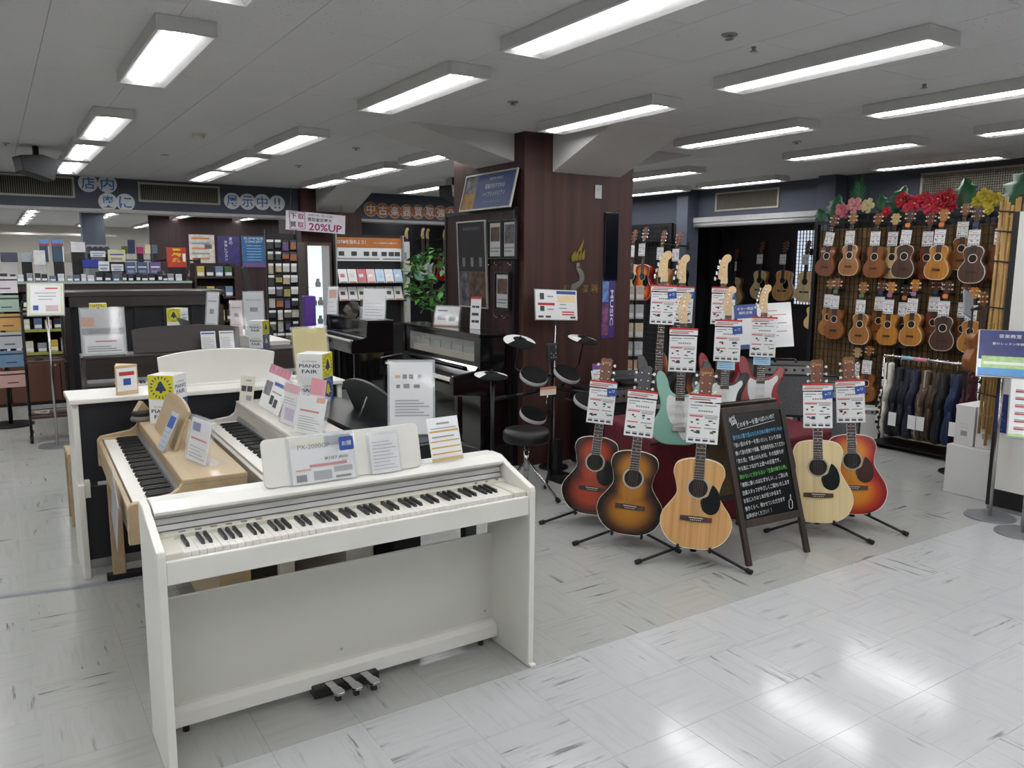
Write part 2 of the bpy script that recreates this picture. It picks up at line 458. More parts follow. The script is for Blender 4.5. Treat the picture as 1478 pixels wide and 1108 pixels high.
# ================================================================ PIANOS
m_white = mat('white satin lacquer', 'd9d8d1', .38, var=.015, coat=.1)
m_whitekey = mat('white key', 'e3e1d8', .3, var=.01, coat=.2)
m_blackkey = mat('black key', '1b1c1e', .35, var=.05)
m_silver = mat('brushed silver', '9fa0a0', .35, .7, var=.03)
m_cream = mat('cream plastic', 'cdcabd', .5, var=.02)
m_blk = mat('black plastic', '141416', .45)
m_blkgloss = mat('black polished lacquer', '0b0b0d', .12, coat=.5, spec=.5)
m_blkboard = mat('black back board', '11141a', .6)
m_steel = mat('polished steel', 'b9b9b8', .2, 1.0, var=.02)
m_oak = wood('pale oak veneer', '9f8a69', 'b29d7c', .45, 9, (.09, 1, 1), .05)
m_ash = wood('white ash veneer', 'b9b5ab', 'c6c3ba', .45, 9, (.09, 1, 1), .05)
m_rose = wood('dark rosewood veneer', '241c19', '362b26', .4, 7, (.1, 1, 1), .1)
m_keyred = mat('key felt', '5a1a1a', .9)
b = MB(); b.box(.0006, .0229, 0, .148, -.018, 0); me_wk = b.mesh('white_key'); me_wk.materials.append(m_whitekey)
b = MB(); b.add([(-.0055,.05,0),(.0055,.05,0),(.0055,.148,0),(-.0055,.148,0),(-.0045,.058,.0115),(.0045,.058,.0115),(.0045,.148,.0125),(-.0045,.148,.0125)],
    [(3,2,1,0),(4,5,6,7),(0,1,5,4),(1,2,6,5),(2,3,7,6),(3,0,4,7)]); me_bk = b.mesh('black_key'); me_bk.materials.append(m_blackkey)
def keyboard(parent, x0, y0, z, span, single=True):
    """52 white and 36 black keys from x0, front edge y0, top z"""
    p = span/52; sc = p/.0235
    wb_, bb = MB(), MB()
    for i in range(52):
        if single:
            o = put('white_key', me_wk, None, parent, (x0+i*p, y0, z)); o.scale = (sc, 1, 1)
        else:
            wb_.box(x0+i*p+.0006, x0+(i+1)*p-.0006, y0, y0+.148, z-.018, z)
        if i < 51 and i % 7 in (0, 2, 3, 5, 6):
            if single:
                put('black_key', me_bk, None, parent, (x0+(i+1)*p, y0, z))
            else:
                x = x0+(i+1)*p; bb.box(x-.0055, x+.0055, y0+.05, y0+.148, z, z+.012)
    if not single:
        stuff(put('white_keys', wb_, m_whitekey, parent)); stuff(put('black_keys', bb, m_blackkey, parent))
def rrect(w, h, r, n=5, cx=0, cz=0):
    pts = []
    for sx, sz, a0 in ((1, 1, 0), (-1, 1, 90), (-1, -1, 180), (1, -1, 270)):
        for i in range(n+1):
            a = R(a0+90*i/n); pts.append((cx+sx*(w/2-r)+r*math.cos(a), cz+sz*(h/2-r)+r*math.sin(a)))
    return pts

# ---- the white slab piano in front
wp = thing('digital_piano', 'white slim digital piano with open keyboard standing at the aisle edge', 'piano', (.355, 2.514, 0), 0)
LP = 1.39
prof = [(0, 0), (.325, 0), (.325, .835), (.25, .835), (.19, .812), (.175, .806), (0, .752), (-.004, .735)]
for x in (0, LP-.026):
    sp = put('side_panel', MB().prism(prof, x, x+.026, 'x'), m_white, wp, bevel=.004)
    put('foot', MB().box(x-.001, x+.027, -.022, .33, 0, .014), m_white, sp, bevel=.004)
put('key_slip', MB().box(.026, LP-.026, .004, .022, .64, .716), m_white, wp, bevel=.004)
put('key_bed', MB().box(.026, LP-.026, .022, .32, .645, .70), m_white, wp)
kx0 = .083; ksp = 1.225
keyboard(wp, kx0, .03, .728, ksp)
put('key_block', MB().box(.026, kx0, .022, .185, .70, .735), m_cream, wp, bevel=.004)
put('key_block', MB().box(kx0+ksp, LP-.026, .022, .185, .70, .735), m_cream, wp, bevel=.004)
b = MB(); b.add([(.026,.178,.742),(LP-.026,.178,.742),(LP-.026,.208,.748),(.026,.208,.748),(.026,.178,.70),(LP-.026,.178,.70),(LP-.026,.208,.70),(.026,.208,.70)], [(0,1,2,3),(4,5,1,0),(5,6,2,1),(6,7,3,2),(7,4,0,3)])
cp = put('control_panel', b, m_cream, wp)
b = MB()
for i in range(3): b.cyl((LP-.06-i*.05, .19, .744), (LP-.06-i*.05, .19, .749), .006, n=10)
for i in range(6): b.box(.1+i*.05, .12+i*.05, .187, .195, .743, .748)
put('button', b, m_silver, cp)
b = MB()
b.prism([(.206, .752), (.212, .752), (.219, .765), (.213, .768)], .03, LP-.03, 'x'); b.prism([(.214, .772), (.222, .772), (.226, .790), (.218, .790)], .03, LP-.03, 'x'); b.prism([(.216, .793), (.226, .793), (.226, .806), (.208, .806)], .03, LP-.03, 'x')
put('speaker_grille', b, mat('pale silver strip', 'b9b9b6', .4, .25), wp)
put('grille_backing', MB().box(.03, LP-.03, .222, .23, .748, .812), mat('grille shade grey', '6f7071', .5), wp)
put('top_lid', MB().prism([(.188, .809), (.25, .826), (.318, .826), (.318, .842), (.245, .842), (.186, .822)], .028, LP-.028, 'x'), m_white, wp, bevel=.003)
put('back_panel', MB().box(.026, LP-.026, .285, .30, .06, .485), mat('white board', 'c8c7c0', .5, var=.01), wp)
put('rear_cover', MB().box(.028, LP-.028, .30, .318, .60, .826), m_white, wp)
rail = put('pedal_rail', MB().prism([(.235, .035), (.30, .035), (.30, .10), (.262, .10), (.24, .085)], .026, LP-.026, 'x'), m_white, wp, bevel=.003)
for x in (.1, LP-.09, .7): put('adjuster', MB().cyl((x, .27, 0), (x, .27, .036), .012, n=10), m_blk, rail)
for x, z in ((.06, .14), (LP-.06, .14), (.68, .14)): put('screw_cap', MB().cyl((x, .2835, z), (x, .286, z), .006, n=10), m_silver, wp)
put('pedal_box', MB().box(.54, .80, .20, .26, .012, .05), m_blk, wp, bevel=.004)
for x in (.6, .67, .74):
    pd = put('pedal', MB().box(-.015, .015, 0, .03, 0, .012).prism([(-.018, -.04), (.018, -.04), (.021, -.085), (.014, -.105), (-.014, -.105), (-.021, -.085)], 0, .012, 'z').box(-.015, .015, -.04, 0, 0, .012), m_steel, wp, (x, .185, .052), (R(-8), 0, 0), bevel=.003)
    put('pedal_stop', MB().box(-.01, .01, -.075, -.055, -.028, -.001), m_blk, pd)
mr = put('music_rest', MB().prism(rrect(.61, .172, .02), 0, .012, 'y'), m_white, wp, (.70, .243, .922), (R(-14), 0, 0), bevel=.002)
text('CASIO', .012, mat('grey print', '8f8f8d', .5), mr, (-.01, -.0008, .072), bold=.01, width=.07)

# ---- console pianos with a raised top and keyboard arms
def console(name, label, L, D, zk, zt, body, loc, rz, keys='single', rest=None, restm=None, legs='posts', lidm=None, near_leg=True):
    t = thing(name, label, 'piano', loc, rz)
    ym = .185
    arm = [(0, zk-.14), (0, zk-.005), (.015, zk+.012), (.09, zk+.022), (.15, zk+.03), (.178, zk+.048), (.192, zt-.012), (.205, zt-.001), (D, zt-.001), (D, zk-.14)]
    if keys == 'closed':
        arm = [(0, zk-.14), (0, zk+.03), (.03, zk+.055), (.16, zt-.005), (.2, zt-.001), (D, zt-.001), (D, zk-.14)]
    for x in (0, L-.028):
        put('keyboard_arm', MB().prism(arm, x, x+.028, 'x'), body, t, bevel=.004)
    put('key_bed', MB().box(.028, L-.028, .012, D, zk-.14, zk-.025), body, t)
    put('key_slip', MB().box(.028, L-.028, .004, .024, zk-.075, zk-.008), body, t, bevel=.003)
    kx = (L-1.225)/2
    if keys != 'closed':
        keyboard(t, kx, .028, zk, 1.225, keys == 'single')
        put('key_block', MB().box(.028, kx, .024, .19, zk-.026, zk+.004), body, t); put('key_block', MB().box(kx+1.225, L-.028, .024, .19, zk-.026, zk+.004), body, t)
        put('silver_strip', MB().prism([(.18, zk-.02), (.192, zk-.02), (.197, zk+.032), (.183, zk+.014)], .028, L-.028, 'x'), m_silver, t)
        put('fascia', MB().prism([(.196, zk-.02), (.215, zk-.02), (.215, zt-.02), (.192, zt-.02)], .028, L-.028, 'x'), body, t)
        put('top_lid', MB().box(-.001, L+.001, .19, D+.002, zt-.02, zt), lidm or body, t, bevel=.004)
    else:
        put('lid', MB().prism([(.0, zk+.03), (.03, zk+.056), (.16, zt-.002), (.2, zt+.002), (D, zt+.002), (D, zt-.015), (.2, zt-.015), (.03, zk+.035)], .0285, L-.0285, 'x'), lidm or body, t)
    put('rear_panel', MB().box(.028, L-.028, D-.018, D-.002, zk-.13, zt-.022), body, t)
    put('lower_panel', MB().box(.03, L-.03, D-.10, D-.082, .10, zk-.14), body, t)
    for x in (0, L-.045):
        if x and not near_leg: put('rear_leg', MB().box(x, x+.03, D-.12, D, .03, zk-.14), body, t); continue
        lg = put('leg', MB().box(x, x+.045, .03, .09, .03, zk-.14), body, t, bevel=.004)
        put('foot', MB().box(x, x+.045, .0, D, 0, .035), m_blk if legs == 'posts' else body, lg, bevel=.004)
        put('rear_leg', MB().box(x, x+.03, D-.12, D, .03, zk-.14), body, t)
    if rest:
        x0, x1, y, h, lean, th, r = rest
        n = 12; top = [(x1-(x1-x0)*i/n, h-.026*abs(2*i/n-1)**2.4) for i in range(n+1)]
        poly = [(x0+.005, 0), (x1-.005, 0)] + top
        b = MB().prism([(u-(x0+x1)/2, v) for u, v in poly], 0, th, 'y')
        mrest = put('music_rest', b, restm or body, t, ((x0+x1)/2, y, zt+.001), (R(-lean), 0, 0), bevel=.003)
        put('prop', MB().box(-.012, .012, th, th+.06, h*.35, h*.35+.012), m_blk, mrest)
    return t
op = console('digital_piano', 'pale oak console piano with keyboard open beside a black backed piano', 1.36, .425, .745, .825, m_oak, (.385, 4.43, 0), R(-91.6), 'single', (.28, .86, .235, .205, 22, .014, 0), near_leg=False)
ap = console('digital_piano', 'whitish ash console piano with leaflets and cards along its top', 1.40, .43, .765, .875, m_ash, (.885, 4.44, 0), R(-91.5), 'single', (.20, .70, .27, .19, 20, .014, 0))
bp_ = console('digital_piano', 'black console piano with closed lid, back to back with the ash piano', 1.42, .43, .765, .865, mat('black satin lacquer', '17191b', .35, coat=.05), (1.775, 2.97, 0), R(90), 'closed')
# its music stand is seen from behind
b = MB(); n = 12
poly = [(-.27, 0), (.27, 0)] + [(.30-.60*i/n, .20-.05*(2*i/n-1)**2) for i in range(n+1)]
ms = put('music_rest', MB().prism(poly, 0, .014, 'y'), mat('dark charcoal rest', '1d1f20', .4), bp_, (.70, .20, .868), (R(-20), 0, 0), bevel=.003)
put('prop', MB().cyl((.0, .014, .11), (.0, .085, .035), .004, n=8), m_silver, ms)

# ---- the white piano whose black back faces the aisle
ep = thing('digital_piano', 'white piano turned round so that its black back board shows', 'piano', (.29, 4.47, 0), 0)
LE = 1.42
for x in (0, LE-.03):
    b = MB().box(x, x+.03, .03, .38, .5, .915).box(x, x+.03, .0, .40, 0, .5)
    put('side_panel', b, m_white, ep, bevel=.003)
put('top_lid', MB().box(-.012, LE+.012, .0, .36, .915, .94), m_white, ep, bevel=.005)
put('upper_back_board', MB().box(.03, LE-.03, .045, .06, .50, .915), m_blkboard, ep)
put('lower_back_board', MB().box(.03, LE-.03, .012, .028, .10, .485), m_blkboard, ep)
put('bottom_rail', MB().box(.03, LE-.03, .02, .05, .05, .10), m_silver, ep)
put('bracket', MB().box(.03, .055, .01, .05, .43, .52), m_white, ep)
put('keyboard_shelf', MB().box(.03, LE-.03, .36, .62, .62, .72), m_white, ep)
n = 14; poly = [(-.305, 0), (.305, 0)] + [(.32-.64*i/n, .205-.035*abs(2*i/n-1)**2.4) for i in range(n+1)]
mrest = put('music_rest', MB().prism(poly, 0, .014, 'y'), m_white, ep, (.755, .22, .94), (R(10), 0, 0), bevel=.004)
put('tray', MB().box(-.33, .33, -.03, .03, 0, .012), m_white, mrest)

# ---- dark pianos in the second rank
fp = console('digital_piano', 'dark rosewood console piano with two papers on its wide music rest', 1.62, .48, .775, .965, m_rose, (.47, 6.05, 0), R(-3), 'joined', (.34, 1.10, .30, .20, 14, .016, 0))
# tall upright piano seen from behind
up = thing('upright_piano', 'tall dark upright piano showing its back behind the rosewood piano', 'piano', (.56, 8.75, 0), 0)
put('top_board', MB().box(-.02, 1.50, -.01, .55, 1.29, 1.34), mat('dark metallic lacquer', '36322f', .3, .2, coat=.3), up, bevel=.006)
put('top_rail', MB().box(0, 1.48, 0, .04, 1.19, 1.29), mat('dark metallic lacquer', '36322f', .3), up)
for x in (0, 1.43): put('side_panel', MB().box(x, x+.05, .0, .55, 0, 1.29), m_rose, up)
put('back_cloth', MB().box(.05, 1.43, .045, .06, .05, 1.19), m_blkboard, up)
for i in range(4): put('back_post', MB().box(.35+i*.27, .41+i*.27, .02, .045, .05, 1.19), m_blkboard, up)
# black and white pianos standing lengthwise behind the rosewood piano
kp = console('digital_piano', 'black console piano behind the rosewood piano with grey music rest', 1.40, .42, .79, .93, mat('black satin lacquer', '17191b', .35), (1.72, 6.95, 0), R(90), 'closed')
ms = put('music_rest', MB().prism([(-.2, 0), (.2, 0), (.27, .2), (-.27, .2)], 0, .014, 'y'), mat('grey music rest', '4a4a47', .4), kp, (.8, .2, .932), (R(-22), 0, 0), bevel=.003)
hp = console('digital_piano', 'white console piano back to back with the black piano', 1.40, .42, .80, .95, m_white, (1.76, 8.36, 0), R(-90), 'joined')
# glossy black pianos on the right
gp = console('digital_piano', 'glossy black piano left of the bookshelf with papers on top', 1.45, .50, .76, .99, m_blkgloss, (3.37, 9.85, 0), R(-92), 'joined')
put('music_rest', MB().prism([(-.24, 0), (.24, 0)]+[(.27*math.cos(R(a)), .06+.14*math.sin(R(a))) for a in range(0, 181, 15)], 0, .014, 'y'), m_blkgloss, gp, (.75, .22, .99), (R(-20), 0, 0))
tp = thing('upright_piano', 'black upright piano with a glass window showing its works', 'piano', (2.955, 6.80, 0), R(-91.5))
LT = 1.48
for x in (0, LT-.035):
    put('side_panel', MB().prism([(.24, 0), (.46, 0), (.46, 1.06), (.24, 1.06), (.235, .80), (.0, .77), (.0, .62), (.24, .60)], x, x+.035, 'x'), m_blkgloss, tp, bevel=.004)
    put('leg', MB().box(x, x+.045, .03, .075, .04, .62), m_blkgloss, tp, bevel=.004)
    put('foot', MB().box(x, x+.045, .0, .3, 0, .045), m_blkgloss, tp, bevel=.004)
put('key_bed', MB().box(.035, LT-.035, .005, .3, .62, .70), m_blkgloss, tp)
keyboard(tp, (LT-1.3)/2, .02, .735, 1.30, False)
put('key_block', MB().box(.035, (LT-1.3)/2, .015, .2, .70, .745), m_blkgloss, tp); put('key_block', MB().box((LT+1.3)/2, LT-.035, .015, .2, .70, .745), m_blkgloss, tp)
put('fall_board', MB().prism([(.17, .735), (.20, .735), (.25, .82), (.235, .825)], .035, LT-.035, 'x'), m_blkgloss, tp)
put('top_lid', MB().box(-.01, LT+.01, .225, .47, 1.06, 1.085), m_blkgloss, tp, bevel=.005)
put('lower_panel', MB().box(.035, LT-.035, .255, .275, .08, .62), m_blkgloss, tp)
b = MB(); b.box(.035, LT-.035, .25, .262, .82, .855); b.box(.035, LT-.035, .25, .262, 1.02, 1.06); b.box(.035, .12, .25, .262, .855, 1.02); b.box(LT-.12, LT-.035, .25, .262, .855, 1.02)
put('window_frame', b, m_blkgloss, tp)
put('window_glass', MB().box(.12, LT-.12, .254, .258, .855, 1.02), glass('clear glass'), tp)
b = MB(); b.box(.1, LT-.1, .30, .44, .82, .90, 0); b.box(.1, LT-.1, .33, .44, .90, .95, 1); b.box(.1, LT-.1, .42, .445, .82, 1.04, 2)
for i in range(6): b.cyl((.2+i*.21, .32, .9), (.2+i*.21, .32, .97), .006, n=8, m=3)
put('works', b, [mat('spruce works', '8a7c63', .6), mat('green felt', '6d7b68', .9), mat('pale board', '84806d', .7), m_blk], tp)
put('music_shelf', MB().box(.2, LT-.2, .19, .25, .80, .812), m_blkgloss, tp)
# ================================================================ GUITARS
m_paper = mat('white card', 'dfe0e0', .35, var=.01, coat=.3)
m_pred = mat('red print', 'b9352f', .6); m_pgrey = mat('grey print block', '8d9094', .6); m_pdark = mat('dark print', '3a3c40', .6)
m_pgreen = mat('green print', '7fa45a', .6); m_porange = mat('orange print', 'c9835a', .6); m_pblue = mat('blue print', '2d4f96', .5)
def card_mesh(w, h, seed, rich=True):
    """a price card standing in the x-z plane, bottom centre at the origin, printed side -y"""
    rnd = random.Random(seed); b = MB()
    b.box(-w/2, w/2, 0, .002, 0, h, 0)
    e = -.0004
    def q(x0, x1, z0, z1, m): b.add([(x0*w-w/2, e, z0*h), (x1*w-w/2, e, z0*h), (x1*w-w/2, e, z1*h), (x0*w-w/2, e, z1*h)], [(0,1,2,3)], m)
    q(.06, .45, .92, .95, 2); q(.5, .9, .93, .955, 2); q(.06, .3, .86, .88, 2)
    for i in range(6): q(.32+.08*i, .38+.08*i, .78, .825, 2)
    q(.05, .95, .70, .712, 1)
    if rich:
        q(.05, .48, .655, .685, 1); q(.52, .95, .66, .68, 2)
        for r_, z in ((0, .45), (1, .2)):
            for c_ in range(2):
                x = .06+.48*c_
                if r_ == 1 or c_ == 1: q(x, x+.38, z+.17, z+.195, 1 if c_ == 0 else 2)
                k = rnd.randint(3, 5)
                for j in range(k):
                    xx = x+rnd.uniform(.02, .28); zz = z+rnd.uniform(0, .11)
                    q(xx, xx+rnd.uniform(.05, .13), zz, zz+rnd.uniform(.02, .05), 3 if j % 3 else (5 if c_ and r_ else 3))
        for i in range(4): q(.06+.23*i, .22+.23*i, .05, .10, 3); q(.06+.23*i, .22+.23*i, .12, .135, 2)
    else:
        for i in range(5): q(.08, rnd.uniform(.5, .9), .6-.1*i, .62-.1*i, 2)
    return b
PR = [m_paper, m_pred, m_pgrey, m_pdark, m_porange, m_pgreen]
CARD = []
for sd in range(3):
    me = card_mesh(.165, .218, sd).mesh('card')
    for m in PR: me.materials.append(m)
    CARD.append(me)
b = MB(); b.box(-.085, .085, 0, .002, 0, .042, 0); b.add([(-.08,-.0004,.008),(.03,-.0004,.008),(.03,-.0004,.014),(-.08,-.0004,.014)], [(0,1,2,3)], 1); b.add([(-.085,-.0004,.03),(.085,-.0004,.03),(.085,-.0004,.042),(-.085,-.0004,.042)], [(0,1,2,3)], 1); b.add([(-.07,-.0004,.018),(.06,-.0004,.018),(.06,-.0004,.024),(-.07,-.0004,.024)], [(0,1,2,3)], 2)
me_head = b.mesh('header_strip')
for m in PR: me_head.materials.append(m)
b = MB().box(-.03, .03, 0, .0015, 0, .05, 0)
me_stk = b.mesh('blue_sticker'); me_stk.materials.append(m_pblue)
stk_t = text_mesh('e-ワ', .016, .01); stk_t.materials.append(m_paper)
def price_tag(label, M, sd=0, sc=1.0, header=True, sticker=False, group=None):
    t = thing('price_tag', label, 'price tag', (0, 0, 0), 0, group)
    t.matrix_world = M @ Matrix.Scale(sc, 4)
    put('card', CARD[sd % 3], None, t)
    if header: put('header_strip', me_head, None, t, (0, -.003, .226))
    if sticker:
        s = put('sticker', me_stk, None, t, (.06, -.004, .178), (0, R(-6), 0))
        put('lettering', stk_t, None, s, (0, -.001, .028))
    return t

def catmull(pts, n=4):
    out = []; k = len(pts)
    for i in range(k):
        p0, p1, p2, p3 = (Vector(pts[(i+d) % k]) for d in (-1, 0, 1, 2))
        for j in range(n):
            t = j/n
            out.append(tuple(.5*((2*p1)+(p2-p0)*t+(2*p0-5*p1+4*p2-p3)*t*t+(3*p1-p0-3*p2+p3)*t**3)))
    return out
half = [(.0, 0), (.09, .008), (.158, .048), (.193, .118), (.188, .19), (.150, .262), (.126, .318), (.134, .385), (.142, .430), (.118, .478), (.06, .497)]
OUT_DREAD = catmull(half+[(0, .499)]+[(-x, z) for x, z in half[:0:-1]])
halff = [(.0, 0), (.085, .008), (.152, .05), (.188, .12), (.182, .185), (.137, .25), (.112, .298), (.122, .36), (.137, .41), (.120, .462), (.06, .487)]
OUT_FOLK = catmull(halff+[(0, .489)]+[(-x, z) for x, z in halff[:0:-1]])
OUT_STRAT = catmull([(0, .0), (.09, .01), (.15, .06), (.155, .13), (.118, .20), (.112, .25), (.135, .31), (.152, .365), (.138, .392), (.108, .385), (.075, .335), (.035, .315), (-.03, .315), (-.062, .345), (-.078, .40), (-.105, .445), (-.135, .455), (-.150, .42), (-.142, .35), (-.118, .27), (-.122, .21), (-.162, .13), (-.165, .06), (-.10, .008)], 4)
halfu = [(.0, 0), (.05, .004), (.085, .03), (.098, .072), (.088, .115), (.062, .152), (.058, .172), (.070, .21), (.074, .235), (.058, .262), (.03, .27)]
OUT_UKE = catmull(halfu+[(0, .271)]+[(-x, z) for x, z in halfu[:0:-1]], 2)
def burst(name, stops, sx=.185, z1=.14, s1=.155, sx2=.14, z2=.385, s2=.13):
    m = bpy.data.materials.new(name); m.use_nodes = True
    nt = m.node_tree; b = nt.nodes['Principled BSDF']; L = nt.links.new; N = nt.nodes.new
    tc = N('ShaderNodeTexCoord'); ds = []
    for (ax, zc, az) in ((sx, z1, s1), (sx2, z2, s2), (.12, (z1+z2)/2, .2)):
        mp = N('ShaderNodeMapping'); mp.inputs['Location'].default_value = (0, 0, -zc/az); mp.inputs['Scale'].default_value = (1/ax, 0, 1/az)
        L(tc.outputs['Object'], mp.inputs[0])
        ln = N('ShaderNodeVectorMath'); ln.operation = 'LENGTH'; L(mp.outputs[0], ln.inputs[0]); ds.append(ln.outputs['Value'])
    mn = N('ShaderNodeMath'); mn.operation = 'SMOOTH_MIN'; mn.inputs[2].default_value = .12; L(ds[0], mn.inputs[0]); L(ds[1], mn.inputs[1])
    m2 = N('ShaderNodeMath'); m2.operation = 'SMOOTH_MIN'; m2.inputs[2].default_value = .12; L(mn.outputs[0], m2.inputs[0]); L(ds[2], m2.inputs[1])
    rp = N('ShaderNodeValToRGB'); cr = rp.color_ramp
    while len(cr.elements) < len(stops): cr.elements.new(.5)
    for e, (p, c) in zip(cr.elements, stops): e.position = p; e.color = lin(c)
    L(m2.outputs[0], rp.inputs[0]); L(rp.outputs[0], b.inputs['Base Color'])
    b.inputs['Roughness'].default_value = .22; b.inputs['Coat Weight'].default_value = .6; b.inputs['Coat Roughness'].default_value = .05
    return m
m_fret = wood('rosewood fretboard', '33241d', '4a352a', .55, 8, (3, 1, .2), 0)
m_mahog = wood('mahogany neck', '5a301c', '733f25', .4, 8, (3, 1, .15), .1)
m_nickel = mat('nickel', 'c5c5c3', .25, .9, var=.01)
m_bone = mat('bone white', 'e3ddcc', .4)
m_hole = mat('sound hole shade', '1a110b', .8)  # dark disc colour, paints the shade inside the uncut sound holes
m_tort = mat('dark pickguard', '16181b', .15, coat=.3)
m_browng = mat('brown pickguard', '3c1f1a', .2, coat=.3)
m_gold = mat('gold print', 'c9a24c', .4, .3)
def acoustic(name, label, top, side, M, out=OUT_DREAD, pick=m_tort, binding=m_bone, headm=m_mahog, head='taper', rosette=None, logo=None, group=None, depth=.1, cat='guitar', rough_scale=1.0, tuners=True, hang=0):
    t = thing(name, label, cat, (0, 0, 0), 0, group)
    t.matrix_world = M @ Matrix.Scale(rough_scale, 4)
    zmax = max(z for x, z in out)
    body = put('body', MB().prism(out, -depth/2, depth/2, 'y', 0, True), side, t)
    put('soundboard', MB().prism([(x*.985, z*.985+.003) for x, z in out], -depth/2-.0025, -depth/2+.001, 'y'), top, t)
    if binding: put('binding', MB().prism(out, -depth/2-.0018, -depth/2+.006, 'y'), binding, body)
    hz = zmax*.672
    ring = MB(); f = -depth/2-.0035
    ring.cyl((0, f, hz), (0, f-.0004, hz), .061, n=32, m=0)
    rs = put('rosette', ring, rosette or mat('grey rosette', 'a29b8a', .4), t)
    put('sound_hole', MB().cyl((0, f-.0006, hz), (0, f-.001, hz), .051, n=28), m_hole, t)
    if pick:
        pg = catmull([(.018, hz-.062), (.052, hz-.04), (.066, hz+.0), (.078, hz+.022), (.108, hz-.012), (.122, hz-.07), (.108, hz-.12), (.07, hz-.138), (.03, hz-.115)], 3)
        put('pickguard', MB().prism(pg, f-.0014, f-.0002, 'y'), pick, t)
    zb = zmax*.335
    b = MB().prism([(-.085, zb-.012), (-.03, zb-.016), (.03, zb-.016), (.085, zb-.012), (.085, zb+.012), (.03, zb+.014), (-.03, zb+.014), (-.085, zb+.012)], f-.008, f+.001, 'y')
    br = put('bridge', b, m_fret, t, bevel=.002)
    put('saddle', MB().box(-.038, .038, f-.012, f-.008, zb+.003, zb+.006), m_bone, br)
    pins = MB()
    for i in range(6): pins.cyl((-.026+i*.0104, f-.008, zb-.007), (-.026+i*.0104, f-.012, zb-.007), .0028, n=6)
    stuff(put('bridge_pins', pins, m_bone, br))
    zn = zb+.642       # nut
    put('neck', MB().prism([(-.022, 0), (.022, 0), (.015, .02), (-.015, .02)], zmax-.02, zn, 'z'), headm, t, (0, f-.001, 0))
    fb = MB().add([(-.028,f-.006,hz+.045),(.028,f-.006,hz+.045),(.0215,f-.006,zn),(-.0215,f-.006,zn),(-.028,f,hz+.045),(.028,f,hz+.045),(.0215,f,zn),(-.0215,f,zn)], [(0,1,2,3),(7,6,5,4),(0,4,5,1),(1,5,6,2),(2,6,7,3),(3,7,4,0)])
    fbo = put('fretboard', fb, m_fret, t)
    fr = MB()
    for i in range(1, 20):
        z = zn-.642*(1-2**(-i/12.0)); w = .0215+(.0065)*(zn-z)/(zn-hz-.045); fr.box(-w, w, f-.0072, f-.0058, z-.0011, z+.0011)
    for i in (3, 5, 7, 9, 12):
        z = zn-.642*(1-2**(-(i-.5)/12.0)); fr.cyl((0, f-.0058, z), (0, f-.0066, z), .003, n=6)
    if binding: fr.add([(-.0288,f-.0063,hz+.045),(-.027,f-.0063,hz+.045),(-.0205,f-.0063,zn),(-.0222,f-.0063,zn)], [(0,1,2,3)]); fr.add([(.0288,f-.0063,hz+.045),(.027,f-.0063,hz+.045),(.0205,f-.0063,zn),(.0222,f-.0063,zn)], [(3,2,1,0)])
    stuff(put('frets', fr, m_nickel, fbo))
    put('nut', MB().box(-.0215, .0215, f-.009, f, zn, zn+.004), m_bone, fbo)
    st = MB()
    for i in range(6):
        st.cyl((-.026+i*.0104, f-.012, zb+.004), (-.0175+i*.007, f-.0095, zn+.004), .0006, n=4, cap=False)
    stuff(put('strings', st, m_nickel, t))
    hd = MB().prism([(-.024, 0), (.024, 0), (.034, .035), (.037, .17), (.02, .182), (0, .176), (-.02, .182), (-.037, .17), (-.034, .035)], 0, .014, 'y')
    ho = put('headstock', hd, headm, t, (0, f-.003, zn+.004), (R(-10), 0, 0), bevel=.002)
    if logo: text(logo, .018, m_gold, ho, (0, -.001, .15), italic=.3)
    if tuners:
        for s in (-1, 1):
            for k in range(3):
                z = .045+k*.045
                tb = MB().cyl((s*.02, -.008, z), (s*.02, 0, z), .004, n=8); tb.cyl((s*.035, .007, z), (s*.047, .007, z), .003, n=6); tb.prism([(-.008, -.007), (.008, -.007), (.008, .007), (-.008, .007)], 0, .006, 'y')
                tb2 = MB().cyl((s*.02, -.008, z), (s*.02, 0, z), .0045, n=8).cyl((s*.034, .007, z), (s*.046, .007, z), .003, n=6).box(s*.052-.007, s*.052+.007, .002, .012, z-.008, z+.008)
                put('tuner', tb2, m_nickel, ho)
    if hang: put('wall_hanger', MB().cyl((0, f+.02, zn+.0), (0, hang, zn+.0), .01, n=8).cyl((-.04, f, zn), (.04, f, zn), .008, n=6).box(-.03, .03, hang-.01, hang, zn-.05, zn+.05), m_rub, t)
    return t, zn
def pose(loc, rz, tilt, roll=0):
    return Matrix.Translation(Vector(loc)) @ Matrix.Rotation(rz, 4, 'Z') @ Matrix.Rotation(-tilt, 4, 'X') @ Matrix.Rotation(roll, 4, 'Y')
def at_depth(x, y, d):
    return Vector((0, 0, CAMH)) + ray(x, y)*d
m_spruce = wood('natural spruce top', 'b98a55', 'cfa36c', .25, 7, (9, 1, .12), .5)
m_pale = wood('pale spruce top', 'd3bd8c', 'dfcb9c', .25, 7, (9, 1, .12), .5)
m_blkside = mat('black gloss side', '121012', .15, coat=.5)
m_redside = mat('cherry gloss side', '6d1418', .2, coat=.5)
m_natside = wood('natural wood side', '9c6a3c', 'b07c48', .3, 6, (1, 1, .2), .4)
b_red = burst('red black sunburst', [(0, 'b23c17'), (.42, 'a33214'), (.72, '5a180d'), (.92, '0f0b0b')])
b_vin = burst('tobacco sunburst', [(0, 'b87e26'), (.42, 'a66e24'), (.72, '573822'), (.92, '171416')])
b_che = burst('cherry sunburst', [(0, 'd8962a'), (.42, 'd27e20'), (.74, 'b03c1c'), (.94, '86161c')])
m_darkhead = mat('dark grey headstock', '35363a', .35)
